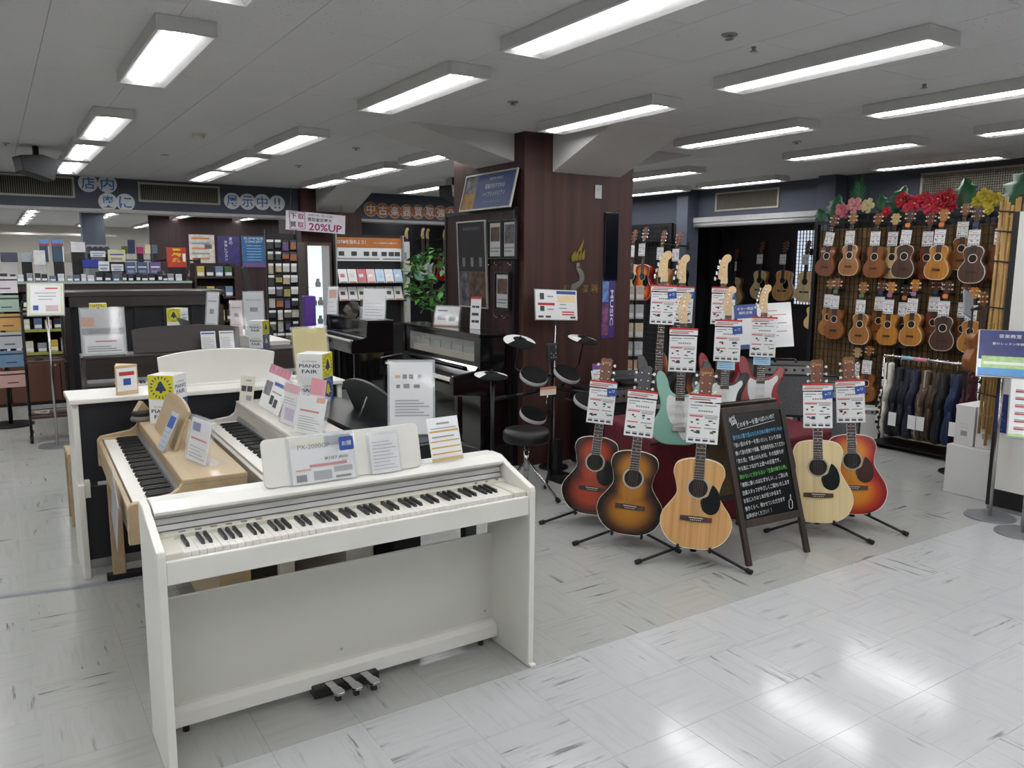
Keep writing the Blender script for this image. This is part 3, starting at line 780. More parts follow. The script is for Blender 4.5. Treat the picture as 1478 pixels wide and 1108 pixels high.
GUIT = [  # label, top, side, (px,py bottom), depth, rz, roll, outline, pickguard, head, logo
 ('red and black sunburst acoustic guitar on a floor stand', b_red, m_blkside, (851, 741), 5.03, -44, 4.5, OUT_FOLK, m_tort, m_mahog, 'Legend'),
 ('brown tobacco sunburst acoustic guitar with dark grey headstock', b_vin, m_blkside, (905, 770), 4.66, -44, 4.5, OUT_FOLK, None, m_darkhead, None),
 ('natural spruce acoustic guitar on a stand next to the chalkboard', m_spruce, m_natside, (1001, 790), 4.36, -46, 2, OUT_FOLK, m_tort, m_mahog, 'Legend'),
 ('pale spruce acoustic guitar right behind the chalkboard', m_pale, m_natside, (1181, 753), 4.86, -52, -3.5, OUT_DREAD, m_tort, m_mahog, 'Cort'),
 ('cherry sunburst acoustic guitar with brown pickguard', b_che, m_redside, (1232, 741), 5.02, -54, -5, OUT_DREAD, m_browng, m_mahog, 'Cort'),
]
m_stand = mat('black stand metal', '17171a', .4, .3)
m_rub = mat('black rubber', '0d0d0e', .7)
def floor_stand(label, base, rz, z0, roll, out, tilt=R(11), group='tripod guitar stands on the floor'):
    t = thing('guitar_stand', label, 'guitar stand', base, rz, group)
    put('post', MB().cyl((0, .16, .05), (0, .20, .52), .012, n=10).cyl((0, .16, .02), (0, .16, .1), .018, n=10), m_stand, t)
    for a, l in ((-142, .38), (-38, .38), (90, .3)):
        e = (l*math.cos(R(a)), .16+l*math.sin(R(a)), .012)
        lg = put('leg', MB().cyl((0, .16, .075), e, .0085, n=8), m_stand, t)
        d = Vector((e[0], e[1]-.16, 0)).normalized()*.025
        put('rubber_foot', MB().cyl((e[0]-d.x, e[1]-d.y, .018), (e[0]+d.x*.3, e[1]+d.y*.3, .013), .014, n=10), m_rub, lg)
    def under(x, y):        # lowest point of the resting body at (x, y)
        zo = min(z for u, z in out if abs(abs(u)-.085) < .03 and z < .1)
        return z0+(-x*math.sin(roll)+zo)*math.cos(tilt)-y*math.sin(tilt)-.0078
    zb = {s: (under(s*.085, .115), under(s*.085, -.066)) for s in (-1, 1)}
    zm = (zb[-1][0]+zb[1][0])/2
    ck = put('cradle', MB().cyl((-.085, .115, zb[-1][0]), (.085, .115, zb[1][0]), .009, n=8).cyl((0, .115, zm), (0, .162, zm+.03), .009), m_stand, t)
    for s in (-1, 1):
        put('cradle_arm', MB().cyl((s*.085, .115, zb[s][0]), (s*.085, -.066, zb[s][1]), .008, n=8).cyl((s*.085, -.066, zb[s][1]), (s*.085, -.068, zb[s][1]+.024), .008, n=8), m_rub, ck)
    return t
CORT = []
for lab, top, side, (px, py), d, rz, roll, out, pk, hd, logo in GUIT:
    P = at_depth(px, py, d)
    M = pose(P, R(rz), R(11), R(roll))
    g_, zn = acoustic('acoustic_guitar', lab, top, side, M, out, pk, m_bone if side != m_blkside or top == b_vin or top == b_red else None, hd, logo=logo)
    short = lab.split(' acoustic')[0]
    floor_stand('black tripod floor stand carrying the '+short+' guitar', (P.x, P.y, 0), R(rz), P.z, R(roll), out)
    price_tag('price card on the neck of the '+short+' acoustic guitar', M @ Matrix.Translation((0, -.078, .572)) @ Matrix.Rotation(R(4), 4, 'X'), len(short), 1.0, True, 'pale' in short or 'cherry' in short or 'red and' in short)
# ---- a raised platform draped in dark red cloth carries the electrics
m_cloth = mat('dark red cloth', '5e1420', .9, var=.2, scale=20, bump=.3)
pl = [(3.78, 4.55), (3.50, 3.72), (4.0, 3.30), (4.85, 3.35), (5.1, 4.60)]
plat = MB().prism(pl, 0, .50, 'z')
plo = tag(put('red_platform', plat, m_cloth, bevel=.02), 'low display platform draped in dark red cloth behind the acoustic guitars', 'platform')
# ---- electric guitars
m_maple = wood('maple neck', 'cfae7c', 'dcbf90', .35, 6, (2, 1, .3), .2)
m_pickw = mat('white pickguard', 'd8d9d8', .25, coat=.3)
def electric(name, label, bodym, M, pick=m_pickw, bass=False, group=None, fretm=m_fret, hang=0):
    t = thing(name, label, 'guitar', (0, 0, 0), 0, group); t.matrix_world = M
    d = .044; f = -d/2; ns = .862 if bass else .648; zb = .105
    zn = zb+ns
    put('body', MB().prism(OUT_STRAT, -d/2, d/2, 'y', 0, True), bodym, t, bevel=.006)
    pg = catmull([(.03, .035), (.10, .06), (.105, .12), (.075, .19), (.085, .26), (.112, .31), (.10, .335), (.05, .30), (-.03, .295), (-.065, .31), (-.08, .27), (-.075, .2), (-.05, .14), (-.01, .10)], 3)
    put('pickguard', MB().prism(pg, f-.004, f-.0005, 'y'), pick, t)
    for z, a in ((.145, -10), (.20, 0), (.255, 0)):
        put('pickup', MB().prism(rrect(.083, .017, .008, 3), f-.010, f-.004, 'y'), m_pickw if pick == m_pickw else m_blk, t, (0, 0, z), (0, R(a), 0))
    put('bridge', MB().box(-.04, .04, f-.012, f, zb-.02, zb+.012), m_nickel, t, bevel=.002)
    for x, z in ((.075, .125), (.088, .088), (.09, .05)):
        put('knob', MB().cyl((x, f-.004, z), (x, f-.018, z), .011, .009, n=12), m_pickw, t)
    put('neck', MB().prism([(-.022, 0), (.022, 0), (.016, .02), (-.016, .02)], .29, zn, 'z'), m_maple, t, (0, f-.004, 0))
    fbo = put('fretboard', MB().add([(-.028,f-.009,.275),(.028,f-.009,.275),(.0215,f-.009,zn),(-.0215,f-.009,zn),(-.028,f-.004,.275),(.028,f-.004,.275),(.0215,f-.004,zn),(-.0215,f-.004,zn)], [(0,1,2,3),(7,6,5,4),(0,4,5,1),(1,5,6,2),(2,6,7,3),(3,7,4,0)]), fretm, t)
    fr = MB()
    for i in range(1, 22):
        z = zn-ns*(1-2**(-i/12.0))
        if z > .28: fr.box(-.026, .026, f-.0102, f-.0088, z-.0011, z+.0011)
    for i in (3, 5, 7, 9, 12, 15):
        z = zn-ns*(1-2**(-(i-.5)/12.0)); fr.cyl((0, f-.0088, z), (0, f-.0098, z), .0035, n=6)
    stuff(put('frets', fr, m_nickel, fbo))
    st = MB()
    for i in range(4 if bass else 6):
        k = (i-1.5)*.014 if bass else -.026+i*.0104
        st.cyl((k, f-.014, zb), (k*.68, f-.012, zn+.06), .0007, n=4, cap=False)
    stuff(put('strings', st, m_nickel, t))
    hs = catmull([(-.021, 0), (-.018, .02), (-.034, .035), (-.036, .06), (-.030, .12), (-.016, .165), (.004, .188), (.028, .190), (.040, .172), (.036, .150), (.022, .135), (.019, .10), (.021, .05), (.021, .0)], 3)
    hs = [(-x, z) for x, z in hs]
    hs = [(-x*(1.15 if bass else 1), z*(1.12 if bass else 1)) for x, z in hs]
    ho = put('headstock', MB().prism(hs, 0, .014, 'y'), m_maple, t, (0, f-.004, zn), (0, 0, 0), bevel=.002)
    n = 4 if bass else 6
    for k in range(n):
        u = k/(n-1); z = .035+u*.125; x = -.022+u*.018; xe = -.04+u*.028
        tb = MB().cyl((x+.006, -.010, z), (x+.006, 0, z), .0055, n=8).cyl((xe, .006, z), (xe-.016, .008, z), .003, n=6)
        r_ = .013 if bass else .008
        tb.box(xe-.016-r_, xe-.016, .002, .013, z-r_, z+r_)
        put('tuner', tb, m_nickel, ho)
    if hang: put('wall_hanger', MB().cyl((0, f+.02, zn), (0, hang, zn), .01, n=8).box(-.03, .03, hang-.01, hang, zn-.05, zn+.05), m_rub, t)
    if not bass: text('Squier', .009, mat('dark logo print', '2a2622', .5), ho, (.002, -.001, .085), (0, R(72), 0), italic=.3)
    return t, zn
m_mint = mat('surf green gloss', '86b5a5', .2, coat=.5, var=.02)
m_blkb = mat('black gloss body', '101114', .15, coat=.5)
m_redb = mat('candy red gloss', '8f1722', .2, coat=.5, var=.02)
m_sunb = burst('three tone sunburst', [(0, 'c98a2f'), (.5, 'a8571f'), (.85, '2a1411'), (1, '0d0a0a')])
ELEC = [ # label, body, bottom px, depth, rz, roll, bass, pick
 ('surf green electric guitar on the red platform', m_mint, (978, 642), 4.95, -42, 1.0, False, m_pickw),
 ('black electric guitar with white pickguard between the green and red ones', m_blkb, (1042, 622), 5.2, -44, 1.0, False, m_pickw),
 ('candy red electric guitar with white pickguard behind the chalkboard', m_redb, (1094, 612), 5.4, -48, 0.5, False, m_pickw),
 ('black bass guitar standing tallest beside the column', m_blkb, (945, 632), 5.55, -40, 2.0, True, m_blk),
 ('sunburst bass guitar between the black bass and the green guitar', m_sunb, (972, 630), 6.0, -40, 2.0, True, m_blk),
 ('red bass guitar standing behind the black electric guitar', m_redb, (1033, 628), 5.85, -44, 1.0, True, m_blk),
]
def hook_stand(label, base, rz, q):
    t = thing('display_stand', label, 'guitar stand', base, rz, 'guitar stands on the red platform')
    put('post', MB().cyl((0, .12, 0), (q.x, q.y+.03, q.z), .012, n=10), m_stand, t)
    for a in (-150, -30, 90):
        put('leg', MB().cyl((0, .12, .03), (.2*math.cos(R(a)), .12+.2*math.sin(R(a)), .01), .009, n=8), m_stand, t)
    yk = put('yoke', MB().cyl((q.x-.042, q.y, q.z), (q.x+.042, q.y, q.z), .009, n=8).cyl((q.x, q.y+.035, q.z), (q.x, q.y, q.z), .009, n=8), m_rub, t)
    for s in (-1, 1): put('yoke_arm', MB().cyl((q.x+s*.042, q.y, q.z), (q.x+s*.044, q.y-.045, q.z+.012), .009, n=8), m_rub, yk)
    return t
for lab, bm_, (px, py), d, rz, roll, bass, pk in ELEC:
    P = at_depth(px, py, d)
    if bass: P.z = max(P.z+.12, .535)
    M = pose(P, R(rz), R(9), R(roll))
    g_, zn = electric('bass_guitar' if bass else 'electric_guitar', lab, bm_, M, pk, bass)
    short = lab.split(' with')[0].split(' on the')[0].split(' standing')[0].split(' between')[0].split(' behind')[0]
    hook_stand('black display stand holding the '+short, (P.x, P.y, .5), R(rz), (Matrix.Translation((P.x, P.y, .5)) @ Matrix.Rotation(R(rz), 4, 'Z')).inverted() @ (M @ Vector((0, .0035, zn-.035))))
    price_tag('price card hung under the headstock of the '+short, M @ Matrix.Translation((0, -.07, zn-.30)) @ Matrix.Rotation(R(4), 4, 'X'), len(short), 1.0, True, bass or 'black' in short)
    if bm_ in (m_blkb, m_redb) and not bass:
        nc = thing('note_card', 'pale blue hand written note card on the '+short, 'note card'); nc.matrix_world = M @ Matrix.Translation((0, -.06, .40))
        put('card', MB().box(-.055, .055, 0, .002, 0, .06), mat('pale blue card', 'a9d0e4', .5), nc)
        b = MB()
        for i in range(4): b.box(-.045, .045-.01*(i % 2), -.0006, 0, .01+i*.012, .014+i*.012)
        stuff(put('writing', b, mat('blue ink', '4a86b8', .6), nc))
# ---- A-frame chalkboard
cb = thing('chalkboard_sign', 'folding A-frame chalkboard with white, blue and green handwriting', 'chalkboard', (3.345, 2.775, 0), R(-4))
m_frame = wood('dark brown stained frame', '2a211c', '3a2f28', .5, 8, (2, 1, .2), 0)
def leaf(back):
    k = 1 if not back else -1
    w, h, t_ = .49, .875, .022
    e = bpy.data.objects.new('board_leaf', None)
    b = MB(); b.box(0, .035, 0, t_, 0, h); b.box(w-.035, w, 0, t_, 0, h); b.box(.035, w-.035, 0, t_, h-.04, h); b.box(.035, w-.035, 0, t_, .205, .245)
    o = put('front_frame' if not back else 'rear_frame', b, m_frame, cb, (0, 0 if not back else .545, 0), (R(-17.5 if not back else 15.5), 0, 0), bevel=.003)
    put('writing_board' if not back else 'rear_board', MB().box(.035, w-.035, .006, .014, .245, h-.04), mat('chalkboard black', '0c0d10', .25) if not back else mat('tan board', '6d6046', .8), o)
    return o
fo = leaf(False); leaf(True)
m_chw = mat('white chalk ink', 'd6d8d8', .7); m_chb = mat('blue chalk ink', '58a9d8', .7); m_chg = mat('green chalk ink', '63c25a', .7)
text('どのギターを選べばいいの？', .03, m_chw, fo, (.25, .0045, .785), (0, R(-6), 0), width=.30)
text('悩', .05, m_chw, fo, (.075, .0045, .80), (0, R(-15), 0))
put('underline', MB().box(-.14, .14, -.0006, 0, -.001, .001), m_chw, fo, (.26, .0045, .76), (0, R(-6), 0))
chalk_lines = [('音の出る量で選ぶなら大きめの弾きやすいもの', m_chb), ('「良い音のギターを買いたい」という方は', m_chw), ('弾いて音の生鳴りや音量、低音高音を試してください', m_chw), ('「見た目」で選ぶのも大切。その気持ちが', m_chw), ('やる気につながり上達への近道です。', m_chw), ('弾かないと分からない「生音の弾き心地」', m_chg), ('「実際に弾くのはむずかしい…」ご安心を', m_chw), ('店員スタッフがやさしくご案内いたします', m_chw), ('お気に入りの１本が見つかるまで', m_chw), ('弾きくらべ、弾かせていただきます', m_chw), ('お声がけください！！', m_chw)]
for i, (s, m_) in enumerate(chalk_lines):
    wd = .39*min(1, len(s)/20)
    text(s, .026, m_, fo, (.055+wd/2, .0045, .715-i*.0445), (0, R(-3), 0), width=wd)
# little chalk guitar
b = MB().tube([(0, 0, .08), (0, 0, .05)], .002, 6).tube([(.018*math.sin(R(a))*(1+.25*math.cos(R(2*a))), 0, .025+.026*math.cos(R(a))) for a in range(0, 361, 24)], .0016, 5)
stuff(put('chalk_drawing', b, m_chw, fo, (.40, .004, .262), (0, R(12), 0)))

# ================================================================ ELECTRONIC DRUM KIT
dk = thing('electronic_drum_kit', 'electronic drum kit with round pads in front of the wooden column', 'drum kit', (3.43, 4.80, 0), 0)
def L_(px, py, Y=4.75): return onY(px, py, Y)-Vector((3.43, 4.80, 0))
m_pad = mat('black rubber pad', '111113', .8, spec=.2); m_rim = mat('grey pad rim', 'b4b4b4', .5); m_cymw = mat('white cymbal edge', 'cfcfce', .5)
def disc(name, p, r, tilt, rz, cym=False):
    rot = (R(tilt), 0, R(rz))
    if not cym:
        o = put(name, MB().lathe([(r*.7, -.03), (r*.98, -.028), (r, -.02), (r, 0), (r*.985, .004)], 28), m_rim, dk, p, rot)
        put('pad_surface', MB().lathe([(r*.97, 0), (r*.97, .006), (r*.93, .008)], 28), m_pad, o)
        put('mount', MB().cyl((0, 0, -.03), (0, 0, -.06), .02, n=10), m_blk, o)
    else:
        o = put(name, MB().lathe([(r, -.010), (r*1.0, -.006), (r*.4, .012), (.03, .018)], 32), m_pad, dk, p, rot)
        arc = [(r*1.004*math.cos(R(a)), r*1.004*math.sin(R(a))) for a in range(-25, 206, 11)]
        inn = [(.30*r*math.cos(R(a)), .30*r*math.sin(R(a))) for a in range(195, -26, -11)]
        b = MB(); na = len(arc)
        zo = lambda x, y: .0125-.018*max(0, (math.hypot(x, y)/r-.4)/.6)+.002
        mid = [(.42*r*math.cos(R(a)), .42*r*math.sin(R(a))) for a in range(-25, 206, 11)]
        vs = [(x, y, zo(x, y)) for x, y in arc]+[(x, y, zo(x, y)) for x, y in mid]
        b.add(vs, [(i, i+1, na+i+1, na+i) for i in range(na-1)])
        put('white_half', b, m_cymw, o)
        put('wing_nut', MB().cyl((0, 0, .015), (0, 0, .04), .012, .006, n=10), m_blk, o)
    return o
disc('cymbal_pad', L_(750, 492), .118, 20, -4, True)
disc('cymbal_pad', L_(842, 489), .118, 15, 16, True)
disc('hi_hat_pad', L_(709, 541, 4.7), .118, 8, 0, True)
for p, tl, rz in ((L_(771, 541), 32, -8), (L_(819, 538), 32, 10), (L_(770, 597, 4.85), 27, 6), (L_(848, 578, 4.6), 27, 8)):
    disc('drum_pad', p, .105, tl, rz)
b = L_(797, 508, 4.8)
mo = put('sound_module', MB().box(-.045, .045, -.015, .02, -.065, .065), mat('dark module', '232427', .4), dk, b, (R(-8), 0, 0), bevel=.006)
k = MB().cyl((0, -.016, .035), (0, -.022, .035), .014, n=14)
put('dial', k, m_blk, mo)
for x, z in ((-.02, -.01), (.02, -.01), (0, -.025), (.025, .045), (.025, .03), (-.02, -.04), (.0, -.04), (.02, -.04)):
    put('button', MB().cyl((x, -.016, z), (x, -.019, z), .005, n=8), m_silver, mo)
fr = []
pc = L_(795, 570, 4.85)
rack = MB().cyl((pc.x, pc.y, 0.05), (pc.x, pc.y, b.z-.02), .018, n=12)
rack.tube([L_(715, 575, 4.75), L_(745, 571, 4.83), (pc.x, pc.y, .70), L_(870, 570, 4.75)], .014, 10)
for (px, py, Y, zl) in ((711, 545, 4.7, 0), (870, 572, 4.75, 0)):
    q = L_(px, py, Y); rack.cyl((q.x, q.y, .0), (q.x, q.y, q.z), .014, n=10)
put('rack', rack, m_stand, dk)
for (px, py) in ((750, 492), (842, 489)):
    q = L_(px, py); put('boom_arm', MB().tube([q-Vector((0, 0, .01)), q+Vector((.0, .05, -.2)), (pc.x+.1*(1 if px > 800 else -1), pc.y, .70)], .008, 8), m_stand, dk)
for (px, py) in ((771, 541), (819, 538)):
    q = L_(px, py); put('pad_arm', MB().tube([q+Vector((0, .03, -.03)), (pc.x, pc.y, q.z-.03)], .01, 8), m_stand, dk)
for (px, py, Y) in ((770, 597, 4.85), (848, 578, 4.6)):
    q = L_(px, py, Y); put('pad_arm', MB().tube([q+Vector((0, .03, -.03)), (pc.x, pc.y, q.z+.02)], .01, 8), m_stand, dk)
for s in (-1, 1):
    put('rack_foot', MB().tube([(pc.x, pc.y, .06), (pc.x+.22*s, pc.y-.25, .015)], .012, 8), m_stand, dk)
put('kick_tower', MB().box(pc.x-.02, pc.x+.03, pc.y-.12, pc.y-.07, .03, .32).prism([(pc.x-.05, .0), (pc.x+.06, .0), (pc.x+.04, .05), (pc.x-.03, .05)], pc.y-.2, pc.y-.02, 'y'), m_stand, dk)
th = thing('drum_throne', 'round black padded drum stool with chrome tripod legs', 'stool', (3.04, 4.49, -.0), 0)
put('seat', MB().lathe([(.12, .405), (.155, .41), (.165, .425), (.165, .475), (.15, .495), (.1, .50), (.0001, .498)], 32), mat('black vinyl', '141416', .4), th)
put('shaft', MB().cyl((0, 0, .12), (0, 0, .41), .014, n=12).cyl((0, 0, .2), (0, 0, .34), .02, n=12), m_steel, th)
for a in (-60, 60, 180):
    lg = put('leg', MB().cyl((.02*math.cos(R(a)), .02*math.sin(R(a)), .26), (.25*math.cos(R(a)), .25*math.sin(R(a)), .015), .010, n=8), m_steel, th)
    put('rubber_foot', MB().cyl((.235*math.cos(R(a)), .235*math.sin(R(a)), .03), (.255*math.cos(R(a)), .255*math.sin(R(a)), .005), .016, n=8), m_rub, lg)
# ================================================================ UKULELE STAND ON THE RIGHT
XU = 7.22
m_wire = mat('black wire', '121212', .5)
m_reed = wood('brown reed', '6b5334', '927347', .7, 20, (1, 1, .1), 0)
uw = thing('ukulele_display_wall', 'reed backed wire grid wall hung with rows of ukuleles', 'display wall', (XU, 0, 0), 0)
bk = MB(); rnd = random.Random(5)
y = 3.36
while y < 5.34:
    w = rnd.uniform(.008, .013); bk.cyl((.035+rnd.uniform(-.003, .003), y, .0), (.035, y, 2.0), w/2, n=5, cap=False); y += w
stuff(put('reed_screen', bk, m_reed, uw))
g_ = MB()
for i in range(40): g_.box(-.003, .003, 3.36+i*.05, 3.365+i*.05, .1, 2.05)
for i in range(27): g_.box(-.006, .0, 3.36, 5.34, .1+i*.075, .105+i*.075)
stuff(put('wire_grid', g_, m_wire, uw))
for yy in (3.34, 4.35, 5.33): put('post', MB().box(-.02, .03, yy-.02, yy+.02, 0, 2.08), m_stand, uw)
put('top_rail', MB().box(-.015, .025, 3.34, 5.34, 2.05, 2.08), m_stand, uw)

UM = {'mahogany': wood('uke mahogany', '5a2d18', '7a3f22', .35, 8, (6, 1, .2), .3), 'light': wood('uke light brown', '8a5a2c', 'a06d36', .35, 8, (6, 1, .2), .3),
      'brown': wood('uke brown', '74431f', '8c5429', .35, 8, (6, 1, .2), .3), 'rose': wood('uke rosewood', '3d2a22', '573c30', .35, 8, (6, 1, .2), .3),
      'pale': wood('uke pale spruce', 'b99b63', 'ccb07a', .35, 8, (6, 1, .2), .3), 'honey': wood('uke honey', '9a6424', 'b87c30', .35, 8, (6, 1, .2), .3)}
UKE_COL = {'mahogany': 'dark mahogany', 'light': 'light brown', 'brown': 'mid brown', 'rose': 'dark rosewood', 'pale': 'pale spruce', 'honey': 'honey coloured'}
_um = {}
def ume(key, fn, m):
    if key not in _um:
        me = fn().mesh(key[0]); me.materials.append(m); _um[key] = me
    return _um[key]
def ukulele(label, kind, M, group='ukuleles hung on the reed wall', sc=1.0, bound=False, hook=True):
    t = thing('ukulele', label, 'ukulele', (0, 0, 0), 0, group); t.matrix_world = M @ Matrix.Scale(sc, 4)
    m = UM[kind]; f = -.032
    bo = put('body', ume(('body', kind), lambda: MB().prism(OUT_UKE, -.032, .032, 'y', 0, True), m), None, t)
    if bound: put('binding', ume(('binding',), lambda: MB().prism([(x*1.01, z*1.01) for x, z in OUT_UKE], -.0325, -.029, 'y'), m_bone), None, bo); put('soundboard', ume(('soundboard', kind), lambda: MB().prism([(x*.97, z*.97+.004) for x, z in OUT_UKE], -.0332, -.0325, 'y'), m), None, t)
    put('sound_hole', ume(('sound_hole',), lambda: MB().cyl((0, f-.002, .18), (0, f-.0015, .18), .029, n=16), m_hole), None, t)
    put('rosette', ume(('rosette',), lambda: MB().cyl((0, f-.0016, .18), (0, f-.0008, .18), .034, n=16), m_bone), None, t)
    put('bridge', ume(('bridge',), lambda: MB().box(-.03, .03, f-.007, f, .072, .088).box(-.02, .02, f-.009, f-.007, .079, .083), m_fret), None, t)
    put('fretboard', ume(('fretboard',), lambda: MB().box(-.0185, .0185, f-.008, f+.012, .215, .455), m_fret), None, t)
    fr = put('frets', ume(('frets',), lambda: [b_ for b_ in [MB()] for _ in [[b_.box(-.0185, .0185, f-.009, f-.008, .455-.38*(1-2**(-i/12)), .4565-.38*(1-2**(-i/12))) for i in range(1, 13)]]][0], m_nickel), None, t); stuff(fr)
    h = put('headstock', ume(('headstock', kind), lambda: MB().prism([(-.02, 0), (.02, 0), (.03, .025), (.032, .085), (.016, .097), (0, .09), (-.016, .097), (-.032, .085), (-.03, .025)], f-.004, f+.008, 'y'), m), None, t, (0, 0, .456))
    tn = ume(('tuner',), lambda: MB().cyl((0, f-.012, 0), (0, f-.004, 0), .004, n=6).box(.012, .026, f, f+.008, -.006, .006), m_bone)
    for s in (-1, 1):
        for z in (.03, .065):
            o = put('tuner', tn, None, h, (s*.019, 0, z)); o.scale = (s, 1, 1)
    if hook:
        put('hanger', ume(('hanger',), lambda: MB().cyl((-.03, .0, .45), (-.03, f-.02, .45), .006, n=6).cyl((.03, .0, .45), (.03, f-.02, .45), .006, n=6).box(-.036, .036, 0, .012, .438, .462).cyl((0, .012, .45), (0, .09, .45), .006, n=6), m_rub), None, t)
    return t
def small_tag(label, M, sd, sc, colour=None, group='price cards on the ukuleles'):
    t = thing('price_tag', label, 'price tag', (0, 0, 0), 0, group); t.matrix_world = M @ Matrix.Scale(sc, 4)
    put('card', CARD[sd % 3], None, t)
    if colour: put('sticker', MB().prism(rrect(.08, .065, .02, 3), -.004, -.001, 'y'), colour, t, (0, 0, .29))
    return t
m_stor = mat('orange sticker', 'cf7a3e', .5); m_stb = mat('blue sticker', '24406f', .5); m_stp = mat('mauve sticker', '9a6a93', .5); m_stg = mat('green sticker', '4f7a55', .5)
UK = [ # row, bottom px, kind, X offset, roll, scale, sticker, bound
 ('top', 1190, 398, 'mahogany', 0, 8, 1.0, None, False), ('top', 1226, 398, 'light', 0, 0, 1.0, None, True), ('top', 1262, 401, 'brown', 0, 0, 1.0, None, False),
 ('top', 1287, 402, 'pale', .075, 0, 1.0, None, False), ('top', 1303, 402, 'rose', -.01, 3, 1.02, m_stor, True), ('top', 1337, 403, 'mahogany', .075, 0, .98, None, False), ('top', 1352, 404, 'honey', -.01, 2, 1.02, m_stor, True),
 ('top', 1387, 390, 'brown', .075, 0, .95, None, True), ('top', 1403, 409, 'rose', -.01, 0, 1.06, m_stb, True), ('top', 1441, 405, 'mahogany', .075, 0, 1.0, None, False),
 ('second', 1204, 489, 'brown', 0, 0, 1.0, m_stg, False), ('second', 1195, 484, 'light', .075, 0, .95, None, False), ('second', 1241, 497, 'light', 0, 0, 1.0, m_stg, True), ('second', 1268, 491, 'brown', .075, 0, .95, m_stb, False),
 ('second', 1281, 498, 'honey', -.01, 0, .98, m_stp, False), ('second', 1302, 502, 'rose', .075, 0, .98, m_stor, False), ('second', 1315, 499, 'honey', -.01, 0, 1.0, m_stp, True), ('second', 1346, 495, 'mahogany', .075, 0, .95, m_stb, False),
 ('second', 1360, 506, 'rose', -.01, 0, 1.02, m_stor, True), ('second', 1388, 505, 'brown', .075, 0, .95, m_stb, False), ('second', 1399, 509, 'honey', -.01, 0, .93, None, True), ('second', 1440, 507, 'rose', .03, 0, .90, None, False),
 ('lowest', 1250, 579, 'brown', 0, 0, .9, None, False), ('lowest', 1233, 584, 'pale', .06, 0, .95, None, False)]
seen = {}
for k, (row, px, py, kind, dx, roll, sc, stk, bnd) in enumerate(UK):
    P = onX(px, py, XU-.125+dx*1.2)
    sc *= 1.1; M = pose(P, R(-90), R(3), R(roll))
    key = (row, kind); n_ = seen.get(key, 0); seen[key] = n_+1
    nb = {('top', 'rose'): ['with an orange sticker next to the pale one', 'with a blue sticker near the yellow flowers'], ('top', 'mahogany'): ['hung tilted under the green leaf', 'tucked behind the honey coloured one', 'against the bamboo screen'], ('top', 'brown'): ['between the light brown and the pale one', 'tucked behind the last rosewood one'],
          ('second', 'brown'): ['with a green sticker above the bag rack end', 'tucked behind the first honey coloured one', 'tucked behind the last honey coloured one'], ('second', 'light'): ['tucked behind the first brown one', 'with a green sticker and pale binding'], ('second', 'honey'): ['with a mauve sticker and no binding', 'with a mauve sticker and pale binding', 'above the rail end'], ('second', 'rose'): ['tucked behind the bound honey coloured one', 'with an orange sticker and pale binding', 'against the bamboo screen']}.get(key)
    lb = UKE_COL[kind]+' ukulele in the '+row+' row'+(' '+nb[n_] if nb else '')
    ukulele(lb, kind, M, 'ukuleles hung on the reed wall', sc, bnd)
    small_tag('card on '+UKE_COL[kind]+' '+row+' row ukulele'+(' '+nb[n_] if nb else ''), M @ Matrix.Translation((0, -.045*sc-.002, .275*sc)), k, .6, stk)
# ukuleles and guitars left of the reed wall
ukulele('small pale ukulele hung on the pier beside the reed wall', 'pale', pose(onX(1172, 475, 7.84), R(-75), R(3)), 'ukuleles hung beside the reed wall', .95)
small_tag('price card on the small pale ukulele beside the pier', pose(onX(1173, 432, 7.775), R(-75), R(3)), 1, .5)
# a ukulele seen from its side, on the rail stand
ukulele('reddish brown ukulele seen edge on in a stand above the gig bags', 'brown', pose(onX(1407, 537, 6.35), R(-10), R(2)), None, 1.12, False, False)
us = thing('ukulele_stand', 'thin black rod stand with a cradle for the edge on ukulele', 'stand', (onX(1407, 537, 6.35).x, onX(1407, 537, 6.35).y, 0), 0)
put('base', MB().cyl((.0, .06, 0), (.0, .06, .012), .14, n=24), m_stand, us)
put('rod', MB().cyl((0, .06, .01), (0, .06, 1.32), .008, n=8), m_stand, us)
put('cradle', MB().tube([(0, .06, .74), (-.05, 0, .73), (-.05, -.04, .76)], .006, 6).tube([(0, .06, .74), (.05, 0, .73), (.05, -.04, .76)], .006, 6), m_rub, us)
put('neck_holder', MB().tube([(-.06, -.03, 1.33), (-.04, .05, 1.3), (.04, .05, 1.3), (.06, -.03, 1.33)], .007, 6), m_rub, us)
put('clip_board', MB().box(-.02, .14, -.01, .0, 1.36, 1.58), mat('grey clip', '8d9095', .4), us, rot=(R(-15), R(20), 0))

